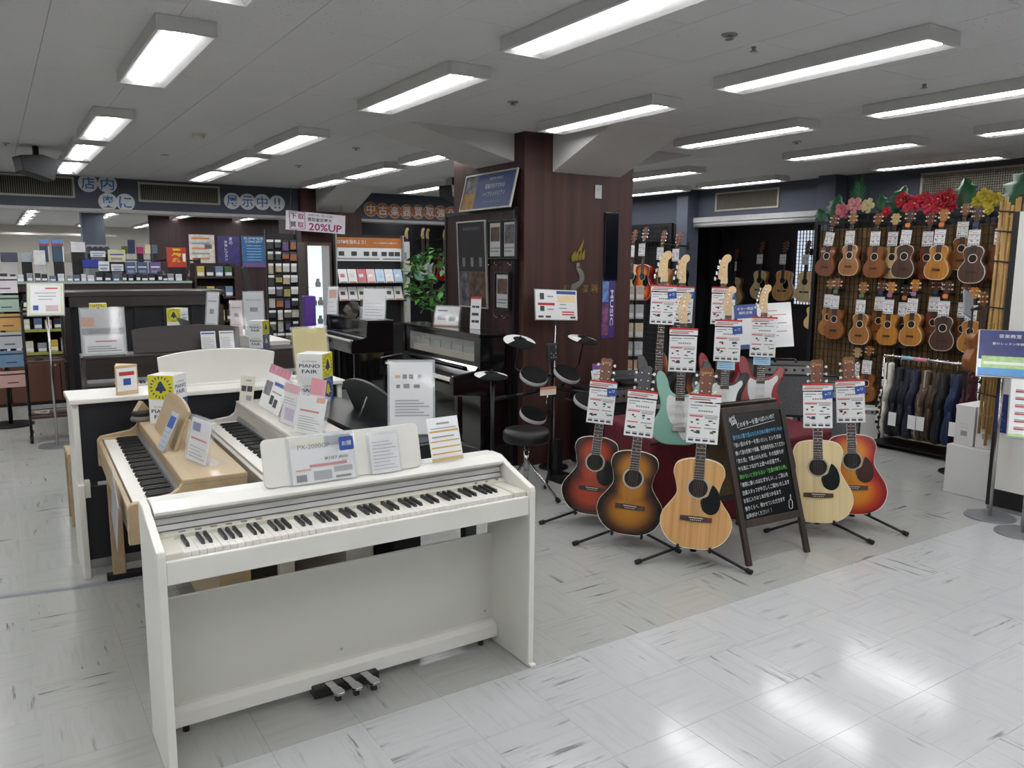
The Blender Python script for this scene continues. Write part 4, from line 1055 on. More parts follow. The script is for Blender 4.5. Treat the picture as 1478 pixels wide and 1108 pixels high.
# ---- artificial leaves and flowers along the top
m_leaf = mat('dark green leaf', '1f5a35', .5, var=.25, scale=8); m_palm = mat('palm green', '2f7a4a', .5, var=.2, scale=8)
def monstera(label, P, h, lean, rz=-90, m=None):
    t = thing('artificial_leaf', label, 'leaf', P, R(rz), 'artificial leaves over the ukuleles')
    L_lobes = []; n = 9
    outl = []
    for i in range(n+1):
        u = i/n; w = .40*h*math.sin(PI*min(1, u*.92+.10))**.8
        outl.append((w*(.95 if i % 2 == 0 else .62), h*(.10+.9*u)))
    poly = [(0, .06*h)]+outl+[(0, h*1.03)]+[(-x, z) for x, z in outl[::-1]]
    b = MB(); cz = h*.5
    vs = [(0, -.02*h, z) for z in (0.06*h, h*1.03)]
    mid = [(0, -.03*math.sin(PI*z/h)*h*3, z) for x, z in outl]
    fs = []
    v = []; 
    for s in (1, -1):
        v0 = len(v)
        for (x, z), mm in zip(outl, mid):
            v.append((s*x, .04*h-.0*z, z)); v.append(mm)
        k = len(outl)
        fs += [(v0+2*i, v0+2*i+2, v0+2*i+3, v0+2*i+1) for i in range(k-1)]
    b.add(v, fs, 0, True)
    o = put('blade', b, m or m_leaf, t, (0, 0, .02), (R(-8), R(lean), 0))
    so = o.modifiers.new('thick', 'SOLIDIFY'); so.thickness = .0025
    put('stem', MB().cyl((0, 0, -.08), (0, 0, .06), .004, n=6), m_leaf, t)
    return t
def palm(label, P, h):
    t = thing('artificial_leaf', label, 'leaf', P, R(-90), 'artificial leaves over the ukuleles')
    put('stem', MB().cyl((0, 0, -.08), (0, 0, h*.85), .004, n=6), m_palm, t)
    for s in (-1, 1):
        for i in range(9):
            z = h*.15+i*h*.085; l = h*.42*(1-.35*abs(i-3)/6); a = R(38+i*4)
            d = Vector((s*math.cos(a), -.1, math.sin(a)*1.0))*l
            p = Vector((0, 0, z)); q = Vector((0, 0, .012))
            b = MB().add([p-q, p+d*.5-q*.9+Vector((0, -.008, 0)), p+d, p+d*.5+q*.9+Vector((0, -.008, 0)), p+q], [(0, 1, 2, 3, 4)])
            o = put('frond', b, m_palm, t); so = o.modifiers.new('thick', 'SOLIDIFY'); so.thickness = .002
    return t
def flower(label, P, r, m, seed, group='artificial flowers over the ukuleles', mc=None):
    rnd = random.Random(seed)
    t = thing('artificial_flower', label, 'flower', P, R(-90), group)
    t.rotation_euler = (R(rnd.uniform(-15, 15)), R(rnd.uniform(-25, 25)), R(-90+rnd.uniform(-15, 15)))
    b0 = MB(); n = 5; 
    for ring, (rr, tilt, cnt) in enumerate(((1, 12, 5), (.68, 38, 5))):
        for k in range(cnt):
            a = 2*PI*k/cnt+ring*.6
            pts = []
            for u, w in ((.12, .10), (.45, .34), (.8, .40), (1.0, .22)):
                for s in (-1, 0, 1):
                    rad = r*rr*u; off = r*rr*w*s
                    yy = -math.sin(R(tilt))*rad*1.1 + abs(s)*-.008*r*8 + (.06*r if u == 1 else 0)
                    pts.append((rad*math.cos(a)-off*math.sin(a), yy, rad*math.sin(a)+off*math.cos(a)))
            b = MB().add(pts, [(3*i+j, 3*i+j+1, 3*i+j+4, 3*i+j+3) for i in range(3) for j in range(2)], 0, True)
            o = put('petal', b, m, t); so = o.modifiers.new('thick', 'SOLIDIFY'); so.thickness = .002
    put('flower_centre', MB().lathe([(.0001, -.0), (.10*r, .01*r), (.12*r, .1*r), (.06*r, .25*r), (.0001, .3*r)], 10), mc or mat('yellow stamen', 'd8b24a', .6), t, (0, -.02, 0), (R(90), 0, 0))
    put('stem', MB().cyl((0, .01, 0), (0, .03, -.14), .003, n=6), m_leaf, t)
    return t
XF = 7.19
def F_(px, py, dx=0): return onX(px, py, XF+dx+.015)
monstera('dark monstera leaf rising from the corner post of the reed wall', F_(1197, 325, .06), .30, 12)
monstera('small dark monstera leaf drooping off the corner of the reed wall', F_(1186, 328, .01), .2, -24)
palm('feathery palm leaf between the pink flowers', F_(1237, 312, .06), .36)
monstera('small monstera leaf left of the red flowers', F_(1272, 312, .06), .2, -10)
monstera('curled monstera leaf beside the red flowers', F_(1288, 312, .06), .28, 18)
monstera('large monstera leaf left of the yellow flowers', F_(1392, 312, .06), .33, -8)
monstera('tall monstera leaf against the bamboo screen', F_(1452, 318, .06), .48, 22)
m_fp = mat('pink petal', 'd9748a', .6, var=.1); m_fp2 = mat('pale pink petal', 'e09aa0', .6, var=.1); m_fc = mat('cream petal', 'd9cf9a', .6, var=.1); m_fr = mat('red petal', 'b01f33', .6, var=.15); m_fr2 = mat('coral red petal', 'c9324a', .6, var=.15); m_fy = mat('yellow petal', 'bfae35', .6, var=.12)
for i, (px, py, r, m_, lb) in enumerate([(1216, 303, .075, m_fp, 'deep pink artificial flower at the corner of the reed wall'), (1234, 297, .085, m_fp2, 'large pale pink artificial flower under the palm leaf'), (1222, 308, .05, m_fp2, 'small pale pink artificial flower between the two large pink ones'), (1254, 297, .075, m_fc, 'cream artificial flower beside the pale pink one'),
    (1304, 289, .08, m_fr, 'dark red artificial flower beside the curled leaf'), (1322, 293, .085, m_fr2, 'coral red artificial flower above the pale ukulele'), (1311, 300, .055, m_fr2, 'small coral flower over the rosewood ukulele'), (1344, 296, .09, m_fr2, 'largest coral red flower with yellow heart'), (1336, 286, .06, m_fr, 'small dark red flower among the coral ones'), (1357, 287, .07, m_fr, 'dark red flower above the honey coloured ukulele'), (1370, 285, .08, m_fr, 'dark red flower next to the large leaf'), (1372, 297, .06, m_fr, 'low dark red flower next to the large leaf'), (1359, 301, .055, m_fr, 'lowest dark red flower over the honey coloured ukulele'), (1280, 306, .05, m_fr, 'dark red flower spray under the curled leaf'),
    (1412, 292, .06, m_fy, 'yellow orchid flower beside the large leaf'), (1422, 281, .065, m_fy, 'yellow orchid flower at the top of its spray'), (1430, 292, .065, m_fy, 'yellow orchid flower in the middle of its spray'), (1438, 287, .06, m_fy, 'yellow orchid flower beside the tall leaf'), (1428, 303, .045, m_fy, 'lowest yellow orchid flower of the spray')]):
    flower(lb, F_(px, py, .024*(i % 3)-.01 if i != 7 else .045), r, m_, i)

# ---- gig bags on a rail
br = thing('bag_rail', 'chrome clothes rail holding gig bags below the ukuleles', 'clothes rail')
ra, rb = onX(1277, 513, 6.80), onX(1416, 529, 6.80)
b = MB().cyl(ra, rb, .016, n=12)
put('rail', b, m_steel, br)
for u0, u1, c, nm in ((.20, .33, '8fbfe0', 'blue tape'), (.33, .47, 'd98aa0', 'pink tape')):
    put('tape', MB().cyl(ra+(rb-ra)*u0, ra+(rb-ra)*u1, .0168, n=12), mat(nm, c, .5), br)
for p in (ra, rb):
    put('upright', MB().cyl((p.x, p.y, .03), p, .012, n=10), m_steel, br)
    put('foot_bar', MB().box(p.x-.2, p.x+.2, p.y-.02, p.y+.02, 0, .035), m_stand, br)
put('bottom_shelf', MB().box(6.63, 6.97, rb.y, ra.y, .035, .05), m_stand, br)
BAGS = [('fbf6ea', 'dcd8cc', 'cream canvas gig bag with a black zig zag edge', .09), ('x', '1a1c22', 'black gig bag next to the cream one', .19), ('x', '20242f', 'very dark navy gig bag hanging third on the rail', .27), ('x', '232b41', 'navy blue gig bag beside the brown ones', .38), ('x', '5c4b3f', 'brown gig bag with light seams', .48), ('x', '4a3c33', 'dark brown gig bag with a green label', .57), ('x', '191a1f', 'black gig bag between brown and navy ones', .68), ('x', '263457', 'bright navy gig bag near the maroon one', .78), ('x', '4d1524', 'maroon gig bag at the end of the rail', .90)]
for i, (a, c, lb, u) in enumerate(BAGS):
    P = ra+(rb-ra)*u
    t = thing('gig_bag', lb, 'gig bag', (P.x, P.y, .13), 0, 'gig bags on the rail')
    hb = .60 if i else .64
    o = [(-.13, 0), (.13, 0), (.17, .06), (.16, .16), (.12, .24), (.14, .32), (.11, .40), (.05, .44), (.04, hb), (-.04, hb), (-.05, .44), (-.11, .40), (-.14, .32), (-.12, .24), (-.16, .16), (-.17, .06)]
    m_ = mat('bag '+c, c, .85, var=.12, scale=30, bump=.2)
    ob = put('bag_body', MB().prism(o, -.033, .033, 'y', 0, True), m_, t, rot=(0, R(4*((i % 3)-1)), R(6)), bevel=.015)
    zc = put('zip_edge', MB().prism([(x*1.01, z*1.005) for x, z in o], -.006, .006, 'y', 0, True), mat('zip dark', '1b1b1c', .6) if i != 4 else mat('zip pale', '9c9485', .6), ob)
    put('hook', MB().tube([(0, 0, hb-.01), (0, 0, P.z-.13+.02), (.03, 0, P.z-.13+.018)], .004, 6), m_steel, t)
    put('shoulder_strap', MB().tube([(-.165, -.05, .5), (-.18, -.055, .3), (-.165, -.05, .12)], .012, 6), m_, t)
    if i in (2, 4, 5, 8): put('hang_tag', MB().box(-.19, -.188, -.035, .035, .10, .22), m_paper, t)
    if i == 0:
        z_ = MB()
        for k in range(12): z_.box(-.185, -.172, -.035+.02*(k % 2), -.01+.02*(k % 2), .05+k*.045, .075+k*.045)
        stuff(put('zigzag_trim', z_, m_blk, t))

# ---- white plinth, cartons, books
m_wbox = mat('white laminate', 'cfcfcd', .45, var=.01)
tag(put('white_plinth', MB().box(5.74, 6.16, 2.70, 3.03, 0, .355), m_wbox, bevel=.004), 'low white plinth on the floor in front of the gig bags', 'plinth')
for y0, lb in ((2.87, 'white carton with small grey print beside the maroon gig bag'), (2.72, 'white carton with small grey print beside the bamboo screen')):
    t = thing('carton', lb, 'carton', (5.78, y0, .356), 0, 'cartons on the plinth')
    put('box', MB().box(0, .32, 0, .135, 0, .285), m_wbox, t, bevel=.003)
    put('lid', MB().box(-.002, .322, -.002, .137, .262, .288), m_wbox, t)
    text('UKULELE', .009, m_pgrey, t, (-.0005, .068, .13), (0, 0, R(-90))); text('ウクレレ', .012, m_pgrey, t, (-.0005, .068, .155), (0, 0, R(-90)))
    put('print_block', MB().box(-.0008, 0, .045, .09, .07, .105), m_pgrey, t)
sh = thing('shelf_table', 'black shelf table beside the bamboo screen carrying a picture box', 'shelf', (6.46, 2.72, 0), 0)
put('shelf_board', MB().box(0, .45, 0, .48, .72, .745), m_blk, sh); 
for y_ in (.02, .44): put('leg', MB().box(.4, .43, y_, y_+.03, 0, .72), m_blk, sh)
for y_ in (.02, .44): put('leg', MB().box(.02, .05, y_, y_+.03, 0, .72), m_blk, sh)
bx = thing('ukulele_box', 'picture box printed with a ukulele standing on the black shelf', 'box', (6.60, 2.78, .746), 0)
put('box', MB().box(0, .14, 0, .30, .03, .42), mat('pink brown print', '9c6f5c', .5, var=.2, scale=6), bx)
put('picture', MB().prism([(x*1.0+.14, z*.9+.05) for x, z in OUT_UKE], -.002, .0, 'x'), UM['honey'], bx)
text('PARIS', .06, m_paper, bx, (-.003, .25, .14), (R(90), 0, R(-90)))
put('top_strip', MB().box(-.001, .142, -.001, .301, .36, .42), mat('pale print', 'c3c08a', .5, var=.3, scale=20), bx)
bo = thing('book_pile', 'flat pile of thin white booklets on the black shelf', 'booklets', (6.47, 2.80, .746), 0)
for i in range(3): put('booklet', MB().box(0, .11, 0, .28, i*.009, i*.009+.008), m_paper, bo)
# ---- bamboo blind beside the white panel
bs = thing('bamboo_screen', 'bundle of tall bamboo canes tied with black cord', 'bamboo screen', (5.737, 0, 0), 0)
m_bam = wood('bamboo', '9c7a45', 'c09a5c', .5, 14, (2, 2, .3), .1)
for i in range(12):
    y_ = 2.815-i*.0233; zb_ = .47+.06*math.sin(i*2.3)-.01*i; zt_ = 2.06+.03*math.sin(i*1.7)
    b = MB().cyl((.0+.008*math.sin(i), y_, zb_), (.012*math.sin(i*2.1), y_-.012, zt_), .0105, .012, n=8)
    for k in range(5):
        z_ = .6+k*.32+.06*math.sin(i*3.1); b.cyl((.008*math.sin(i), y_-.004, z_), (.008*math.sin(i), y_-.004, z_+.006), .0135, n=8)
    put('bamboo_cane', b, m_bam, bs)
for z_ in (.75, 1.05, 1.35, 1.66, 1.86, 1.99):
    put('cord', MB().tube([(-.019, 2.84, z_+.01), (-.021, 2.68, z_-.008), (-.019, 2.53, z_+.004)], .005, 6), m_rub, bs)
put('support_post', MB().box(-.012, .0, 2.665, 2.695, 0, 2.10), m_blk, bs)
# ---- white counter end panel and sign stands
wpn = thing('display_cabinet', 'tall white display panel with a black kick plate', 'display panel', (5.60, 0, 0), 0)
put('panel', MB().box(0, .10, 1.75, 2.62, .14, 1.98), mat('white glossy panel', 'd6d5d0', .3, var=.01), wpn)
put('kick_plate', MB().box(.006, .10, 1.75, 2.62, .02, .14), m_blk, wpn)
put('bottom_trim', MB().box(-.02, .10, 1.73, 2.64, 0, .02), m_silver, wpn)
put('edge_post', MB().box(.0, .10, 2.62, 2.66, .02, 1.98), m_blk, wpn)
m_night = mat('night blue print', '243067', .4, var=.25, scale=18)
def sign_stand(label, base, board_c, w, h, zc, tilt, rz, topm, stripes):
    t = thing('sign_stand', label, 'sign stand', base, R(rz), None)
    put('base', MB().cyl((0, 0, 0), (0, 0, .008), .15, n=32), mat('grey steel plate', '8b8d90', .35, .5), t)
    put('pole', MB().cyl((0, 0, .008), (0, .03, zc), .011, n=10), m_steel, t)
    bo = put('sign_board', MB().box(-w/2, w/2, -.006, 0, -h/2, h/2), m_paper, t, (0, -.015, zc), (R(-tilt), 0, 0))
    put('frame', MB().box(-w/2-.008, w/2+.008, 0, .008, -h/2-.008, h/2+.008), m_silver, bo)
    for q_, (z0, z1, x0, x1, m_) in enumerate(stripes):
        put('printed_panel', MB().box(-w/2+x0*w, -w/2+x1*w, -.0064-.0003*q_, -.006, -h/2+z0*h, -h/2+z1*h), m_, bo)
    return bo
m_sky = mat('sky blue print', '4f8fc9', .4); m_lime = mat('pale green print', 'a9c98a', .5, var=.15, scale=30)
b1 = sign_stand('sign stand with a night blue lesson poster above the grey round base', (5.40, 2.53, 0), None, .30, .35, 1.08, 40, -62, m_night, [(.35, 1, 0, 1, m_night), (0, .16, 0, 1, m_sky), (.16, .42, .06, .94, m_lime), (.24, .3, .1, .9, m_paper)])
text('音楽教室', .03, m_paper, b1, (.02, -.0085, .13)); text('夏のレッスン体験', .02, m_paper, b1, (.01, -.0085, .07))
b2 = sign_stand('sign stand with a white list poster next to the white panel', (5.22, 2.25, 0), None, .26, .37, .78, 28, -62, m_paper, [(0, .05, 0, 1, m_lime)] + [(.15+.13*i, .17+.13*i, .1, .8, m_pgrey) for i in range(6)] + [(.12+.13*i, .14+.13*i, .1, .3, m_pred) for i in range(6)])
ps = thing('poster', 'small night blue poster with stars fixed low on the white panel', 'poster', (5.595, 2.56, .66), R(-90))
put('sheet', MB().box(-.09, .09, -.003, 0, -.13, .13), m_night, ps)
text('夏の', .03, m_paper, ps, (.02, -.004, .07)); text('体験', .03, m_paper, ps, (.02, -.004, .03))
b = MB()
for i in range(14): b.cyl((-.08+.16*random.Random(i).random(), -.0035, -.12+.2*random.Random(i+40).random()), (-.08+.16*random.Random(i).random(), -.0042, -.12+.2*random.Random(i+40).random()), .003, n=5)
stuff(put('stars', b, m_gold, ps))

# ---- amplifiers behind the electric guitars
m_grill = mat('grey speaker cloth', '5c5e60', .9, var=.2, scale=90)
def amp(label, P, rz, w, h, d, front, top=True):
    t = thing('guitar_amplifier', label, 'amplifier', P, R(rz), 'guitar amplifiers')
    put('cabinet', MB().box(-w/2, w/2, 0, d, 0, h), m_blk if front is not m_wbox else m_wbox, t, bevel=.008)
    put('grille_cloth', MB().box(-w/2+.02, w/2-.02, -.006, 0, .02, h*.78), front, t)
    p = put('control_panel', MB().box(-w/2+.02, w/2-.02, -.006, 0, h*.82, h-.015), m_silver, t)
    for i in range(5): put('knob', MB().cyl((-w/2+.07+i*.06, -.006, h*.9), (-w/2+.07+i*.06, -.02, h*.9), .01, n=8), m_blk, p)
    put('handle', MB().tube([(-.08, d/2, h), (-.07, d/2, h+.025), (.07, d/2, h+.025), (.08, d/2, h)], .009, 6), m_blk, t)
    return t
P = at_depth(1133, 622, 6.0); amp('large grey fronted guitar amplifier behind the red electric guitar', (P.x, P.y, .501), -40, .42, .40, .24, m_grill)
P = at_depth(1195, 632, 6.4); amp('grey fronted guitar amplifier behind the cherry sunburst guitar', (P.x, P.y, 0), -44, .48, .72, .26, m_grill)
P = onz(1240, 636); amp('small pale boxed amplifier on the floor beside the cream gig bag', (P.x+.1, P.y, 0), -55, .30, .30, .24, m_wbox)
# ---- tilted information board on a pole
ib = thing('information_board', 'tilted blue and white information board between the guitars', 'sign', (0, 0, 0), 0)
Pc = at_depth(1102, 470, 5.7); ib.location = (Pc.x, Pc.y, .501)
ib.rotation_euler = (0, 0, R(-38))
pb = put('board', MB().box(-.2, .2, -.006, 0, -.16, .16), m_paper, ib, (0, 0, Pc.z-.501), (R(-14), R(-4), 0))
put('blue_half', MB().box(-.2, -.04, -.0068, -.006, -.16, .16), mat('info blue', '3c4f8c', .5), pb)
put('white_list', MB().box(-.18, -.06, -.0074, -.0068, -.13, .06), m_paper, pb)
for i in range(7): put('text_line', MB().box(-.01, .10+.06*(i % 2), -.0068, -.006, .10-.03*i, .106-.03*i), m_pgrey if i > 1 else m_porange, pb)
text('ギター保証', .022, m_paper, pb, (-.12, -.0078, .13)); text('無料点検', .022, m_paper, pb, (-.12, -.0078, .10))
put('pole', MB().cyl((0, .01, 0), (0, .01, Pc.z-.58), .009, n=8), m_steel, ib)
put('base', MB().cyl((0, .01, 0), (0, .01, .012), .1, n=20), m_stand, ib)
# ---- guitars hanging on the far right wall and in the dark room
FAR = [('cherry sunburst acoustic guitar hung on the wire panel beside the column', b_che, m_redside, 929, 434, 9.6, -62, m_tort), ('natural acoustic guitar half hidden by the column edge', m_pale, m_natside, 914, 432, 9.9, -62, m_tort), ('brown acoustic guitar hung on the wire panel behind the basses', m_mahog, m_natside, 955, 440, 9.8, -62, None), ('dark brown acoustic guitar hung near the corner pier', wood('dark guitar top', '3a2517', '4c3120', .3, 7, (6, 1, .1), .4), m_blkside, 977, 442, 9.9, -62, None),
 ('natural topped acoustic guitar in the middle of the dark room', m_pale, m_natside, 1097, 432, 11.2, -58, m_tort), ('yellowish acoustic guitar with black pickguard in the dark room', m_spruce, m_natside, 1130, 434, 11.0, -58, m_tort), ('natural acoustic guitar next to the lit lattice of the dark room', m_pale, m_natside, 1162, 436, 11.0, -58, None), ('brown acoustic guitar at the dark room door post', m_mahog, m_natside, 1026, 438, 11.6, -58, None),
 ('natural cutaway acoustic guitar beside the black curtain', m_pale, m_natside, 1060, 440, 11.3, -58, None)]
for i, (lb, tp_, sd_, px, py, d, rz, pk) in enumerate(FAR):
    st_ = {0: .33, 2: .20}.get(i, .0)
    P = onX(px, py, 7.76-st_ if px < 1000 else 11.08); M = pose(P, R(-90), R(2))
    acoustic('acoustic_guitar', lb, tp_, sd_, M, OUT_DREAD if i % 2 else OUT_FOLK, pk, m_bone, m_mahog, group='guitars on the far right wall', hang=(.058 if px == 1162 else .13)+st_)
    small_tag('card on the '+lb, M @ Matrix.Translation((0, -.085, .60)), i, .75, None, 'price cards on the far guitars')
# wire panel behind them
wg = thing('wire_panel', 'black wire grid panel on the wall behind the hanging guitars', 'wire panel', (7.87, 0, 0), 0)
g_ = MB()
for i in range(30): g_.box(0, .006, 8.15+i*.075, 8.156+i*.075, .3, 2.15)
for i in range(25): g_.box(-.005, .0, 8.15, 10.4, .3+i*.075, .306+i*.075)
stuff(put('wire_grid', g_, m_wire, wg)); put('frame', MB().box(-.02, .02, 8.11, 8.15, 0, 2.2).box(-.02, .02, 10.4, 10.44, 0, 2.2).box(-.02, .02, 8.15, 10.4, 2.15, 2.2), m_stand, wg)
lt = thing('lattice_window', 'bright white lattice window at the back of the dark room', 'window', (11.185, 8.42, 0), 0)
put('glowing_pane', MB().box(0, .02, -.22, .22, 1.0, 2.2), emit('daylit pane', 'cfd9ea', .9), lt)
g_ = MB()
for i in range(8): g_.box(-.015, 0, -.22+i*.06, -.21+i*.06, 1.0, 2.2)
for i in range(20): g_.box(-.015, 0, -.22, .22, 1.0+i*.06, 1.008+i*.06)
stuff(put('lattice', g_, m_wire, lt))
cu = MB(); pts = [(.04*math.sin(i*1.3), 7.9+i*.05) for i in range(24)]
for (x0, y0), (x1, y1) in zip(pts[:-1], pts[1:]):
    cu.add([(x0, y0, .05), (x1, y1, .05), (x1, y1, 2.15), (x0, y0, 2.15)], [(0, 1, 2, 3)], 0, True)
o = put('curtain', cu, mat('black curtain', '16131a', .9), None, (8.9, .0, 0)); o.modifiers.new('thick', 'SOLIDIFY').thickness = .01
tag(o, 'black pleated curtain in the doorway of the dark guitar room', 'curtain')
# ================================================================ SIGNS ON THE BULKHEAD AND CEILING
m_signblue = mat('blue letter', '3f74b8', .5); m_signw = mat('white disc', 'd3d6d8', .5); m_signo = mat('brown orange disc', 'a8622c', .5)
def letter_disc(ch, px, py, r, disc_m, let_m, label):
    P = onY(px, py, YB-.012)
    t = thing('letter_sign', label, 'letter sign', P, 0, 'round letter signs on the bulkhead')
    put('disc', MB().cyl((0, 0, 0), (0, .011, 0), r, n=32), disc_m, t)
    if disc_m is m_signo: put('rim', MB().cyl((0, .004, 0), (0, .0112, 0), r*1.05, n=32), m_signw, t)
    text(ch, r*1.36, let_m, t, (0, -.001, 0), bold=.012, width=r*1.36 if ch != '!!' else r*.8)
for ch, px, py, w in (('店', 127, 264, 'shop'), ('内', 155, 265.5, 'inside'), ('奥', 156, 291, 'deep'), ('に', 181, 292, 'at'), ('展', 335.3, 290, 'display'), ('示', 357.3, 291, 'show'), ('中', 378.6, 291.5, 'middle'), ('!!', 400, 293.3, 'two exclamation marks')):
    letter_disc(ch, px, py, .105, m_signw, m_signblue, 'white disc with blue '+ch+(' marks' if ch == '!!' else ', the character for '+w+',')+' on the bulkhead')
EN9 = ['middle', 'old', 'music', 'vessel', 'buy', 'take', 'strong', 'change', 'middle']
for i, (ch, px, py) in enumerate((('中', 420, 402), ('古', 505, 411), ('楽', 590, 416), ('器', 675, 420), ('買', 757, 422), ('取', 840, 422), ('強', 918, 427), ('化', 994, 432), ('中', 1062, 433))):
    letter_disc(ch, 450+px/4.923, 220+py/4.923, .098, m_signo, m_signw, 'brown disc with white '+ch+', meaning '+EN9[i]+','+(' at the end of the row' if i == 8 else ' at the start of the row' if i == 0 else '')+' on the bulkhead')
m_spk = mat('black loudspeaker', '1a1b1e', .6)
for px, py, Y, lb in ((53, 241, 10.3, 'black wedge loudspeaker hung from the ceiling near the round letters'), (656, 279, 10.3, 'black wedge loudspeaker hung from the ceiling behind the near column')):
    P = onz(px, py, 2.45)
    t = thing('ceiling_speaker', lb, 'loudspeaker', P, R(15), 'loudspeakers hung from the ceiling')
    put('cabinet', MB().prism([(-.14, -.05), (.10, -.12), (.16, .06), (.02, .10), (-.16, .08)], -.11, .11, 'y'), m_spk, t, bevel=.008)
    put('bracket', MB().box(-.02, .02, -.02, .02, .08, ZC-P.z), m_blk, t)
P = onz(287, 197, ZC-.02); t = thing('smoke_detector', 'round smoke detector on the ceiling boards over the pianos', 'smoke detector', (P.x, P.y, ZC), 0)
put('base', MB().cyl((0, 0, -.012), (0, 0, 0), .055, n=24), m_cream, t); put('dome', MB().lathe([(.045, -.012), (.04, -.035), (.02, -.042), (.0001, -.043)][::-1], 20), m_cream, t)
for px, py, lb in ((1053, 53, 'sprinkler head between the lights over the guitars'), (1088, 71, 'small hook in the ceiling beside the sprinkler'), (740, 149, 'sprinkler head in front of the column haunch'), (1150, 206, 'sprinkler head above the electric guitars'), (1334, 124, 'small hook in the ceiling over the ukulele side'), (514, 215, 'sprinkler head left of the near column haunch'), (238, 225, 'flat round ceiling cap near the smoke detector'), (431, 240, 'sprinkler head over the rosewood piano'), (8, 208, 'sprinkler head near the hung loudspeaker')):
    P = onz(px, py, ZC-.01); t = thing('sprinkler_head' if 'sprinkler head' in lb else 'ceiling_hook' if 'hook' in lb else 'round_vent', lb, 'sprinkler' if 'sprinkler head' in lb else 'ceiling fitting', (P.x, P.y, ZC), 0)
    put('plate', MB().cyl((0, 0, -.006), (0, 0, 0), .035 if 'hook' not in lb else .012, n=18), m_silver, t)
    if 'cap' not in lb: put('nozzle', MB().cyl((0, 0, -.020), (0, 0, -.006), .009, n=10).cyl((0, 0, -.023), (0, 0, -.020), .018, n=12), m_silver, t)

# ================================================================ ON AND AROUND THE NEAR COLUMN
XP = 3.45
def framed(label, y0, y1, z0, z1, frame_m, panels, tilt=0, gloss=True, name='framed_poster'):
    """frame on the panel facing -x; panels (u0,u1,v0,v1,mat) in 0..1, u from far to near"""
    w = y1-y0; h = z1-z0
    t = thing(name, label, 'poster', (XP, (y0+y1)/2, (z0+z1)/2), R(-90)); t.rotation_euler = (0, 0, R(-90))
    bo = put('board', MB().box(-w/2, w/2, -.006, .0, -h/2, h/2), frame_m, t, (0, -.002, 0), (R(tilt), 0, 0))
    f = .012
    b = MB(); b.box(-w/2, w/2, -.016, -.006, h/2-f, h/2); b.box(-w/2, w/2, -.016, -.006, -h/2, -h/2+f); b.box(-w/2, -w/2+f, -.016, -.006, -h/2+f, h/2-f); b.box(w/2-f, w/2, -.016, -.006, -h/2+f, h/2-f)
    put('frame', b, frame_m, bo)
    for q_, (u0, u1, v0, v1, m_) in enumerate(panels):
        put('print', MB().box(-w/2+f+u0*(w-2*f), -w/2+f+u1*(w-2*f), -.0066-.0004*q_, -.006, -h/2+f+v0*(h-2*f), -h/2+f+v1*(h-2*f)), m_, bo)
    if gloss: put('glazing', MB().box(-w/2+f, w/2-f, -.0105, -.0095, -h/2+f, h/2-f), glass('poster film', '0c0c0c', .12, .08), bo)
    return bo
m_posterd = mat('dark grey poster', '2c2c2e', .5, var=.1, scale=9); m_posterp = mat('photo print brown', '6b5747', .5, var=.7, scale=14); m_posterp2 = mat('photo print grey', '6d6c72', .5, var=.7, scale=16)
m_alu = mat('aluminium frame', 'b3b2ab', .4, .4)
bo = framed('tall dark poster in an aluminium frame on the column side', 5.69, 6.17, 1.255, 1.985, m_alu, [(0, 1, .42, 1, m_posterd), (0, 1, 0, .42, m_posterp), (0, .35, .0, .42, m_posterp2)], 2)
for u in (-.14, 0, .14): put('code_patch', MB().box(u-.022, u+.022, -.0085, -.008, -.015, .06), m_pgrey, bo)
text('新品価格改定のお知らせ', .03, m_pgrey, bo, (0, -.0085, .30), width=.28)
framed('small framed price sheet with an amplifier photo beside the tall poster', 5.46, 5.665, 1.665, 1.975, m_blk, [(.05, .95, .04, .96, m_paper), (.12, .88, .45, .85, m_posterp), (.1, .9, .25, .28, m_pgrey), (.1, .8, .16, .19, m_pgrey)])
framed('small framed price sheet with a grey photo at the column edge', 5.25, 5.45, 1.665, 1.975, m_blk, [(.05, .95, .04, .96, m_paper), (.1, .9, .38, .9, m_posterp2), (.1, .9, .25, .28, m_pgrey), (.1, .7, .16, .19, m_pgrey)])
framed('lone framed price sheet hung below the two small ones', 5.345, 5.56, 1.255, 1.565, m_blk, [(.05, .95, .04, .96, m_paper), (.1, .9, .42, .85, m_posterp), (.1, .9, .25, .28, m_pgrey), (.1, .8, .16, .19, m_pgrey)])
bo = framed('wide blue board leaning out over the posters on the column', 5.28, 6.08, 2.055, 2.365, m_alu, [(.26, 1, 0, 1, mat('slate blue board', '3f527f', .4)), (0, .26, .5, 1, m_posterp2), (0, .26, 0, .5, mat('wood photo', '9a7440', .5, var=.3, scale=18))], -14, False, 'blue_board')
text('DIGITAL PIANO', .022, m_paper, bo, (.1, -.0095, .10), width=.2); text('鍵盤がおすすめな', .04, m_paper, bo, (.1, -.0095, .04), width=.30); text('ハイブリッドピアノ', .04, m_paper, bo, (.1, -.0095, -.025), width=.34); text('お気軽にお試しください', .02, m_pgrey, bo, (.1, -.0095, -.09), width=.28)
# metal hooks of the slatted panel
for i, (y, z) in enumerate(((5.5, 1.62), (5.3, 1.62), (5.62, 1.62), (5.5, 1.20), (5.38, 1.20), (5.9, 1.19))):
    tag(put('panel_hook', MB().cyl((3.46, y, z), (3.40, y, z), .003, n=6).cyl((3.40, y, z), (3.397, y, z+.02), .003, n=6), m_steel), 'short steel hook in the slatted panel under the framed sheets', 'hook', 'hooks in the slatted panel')
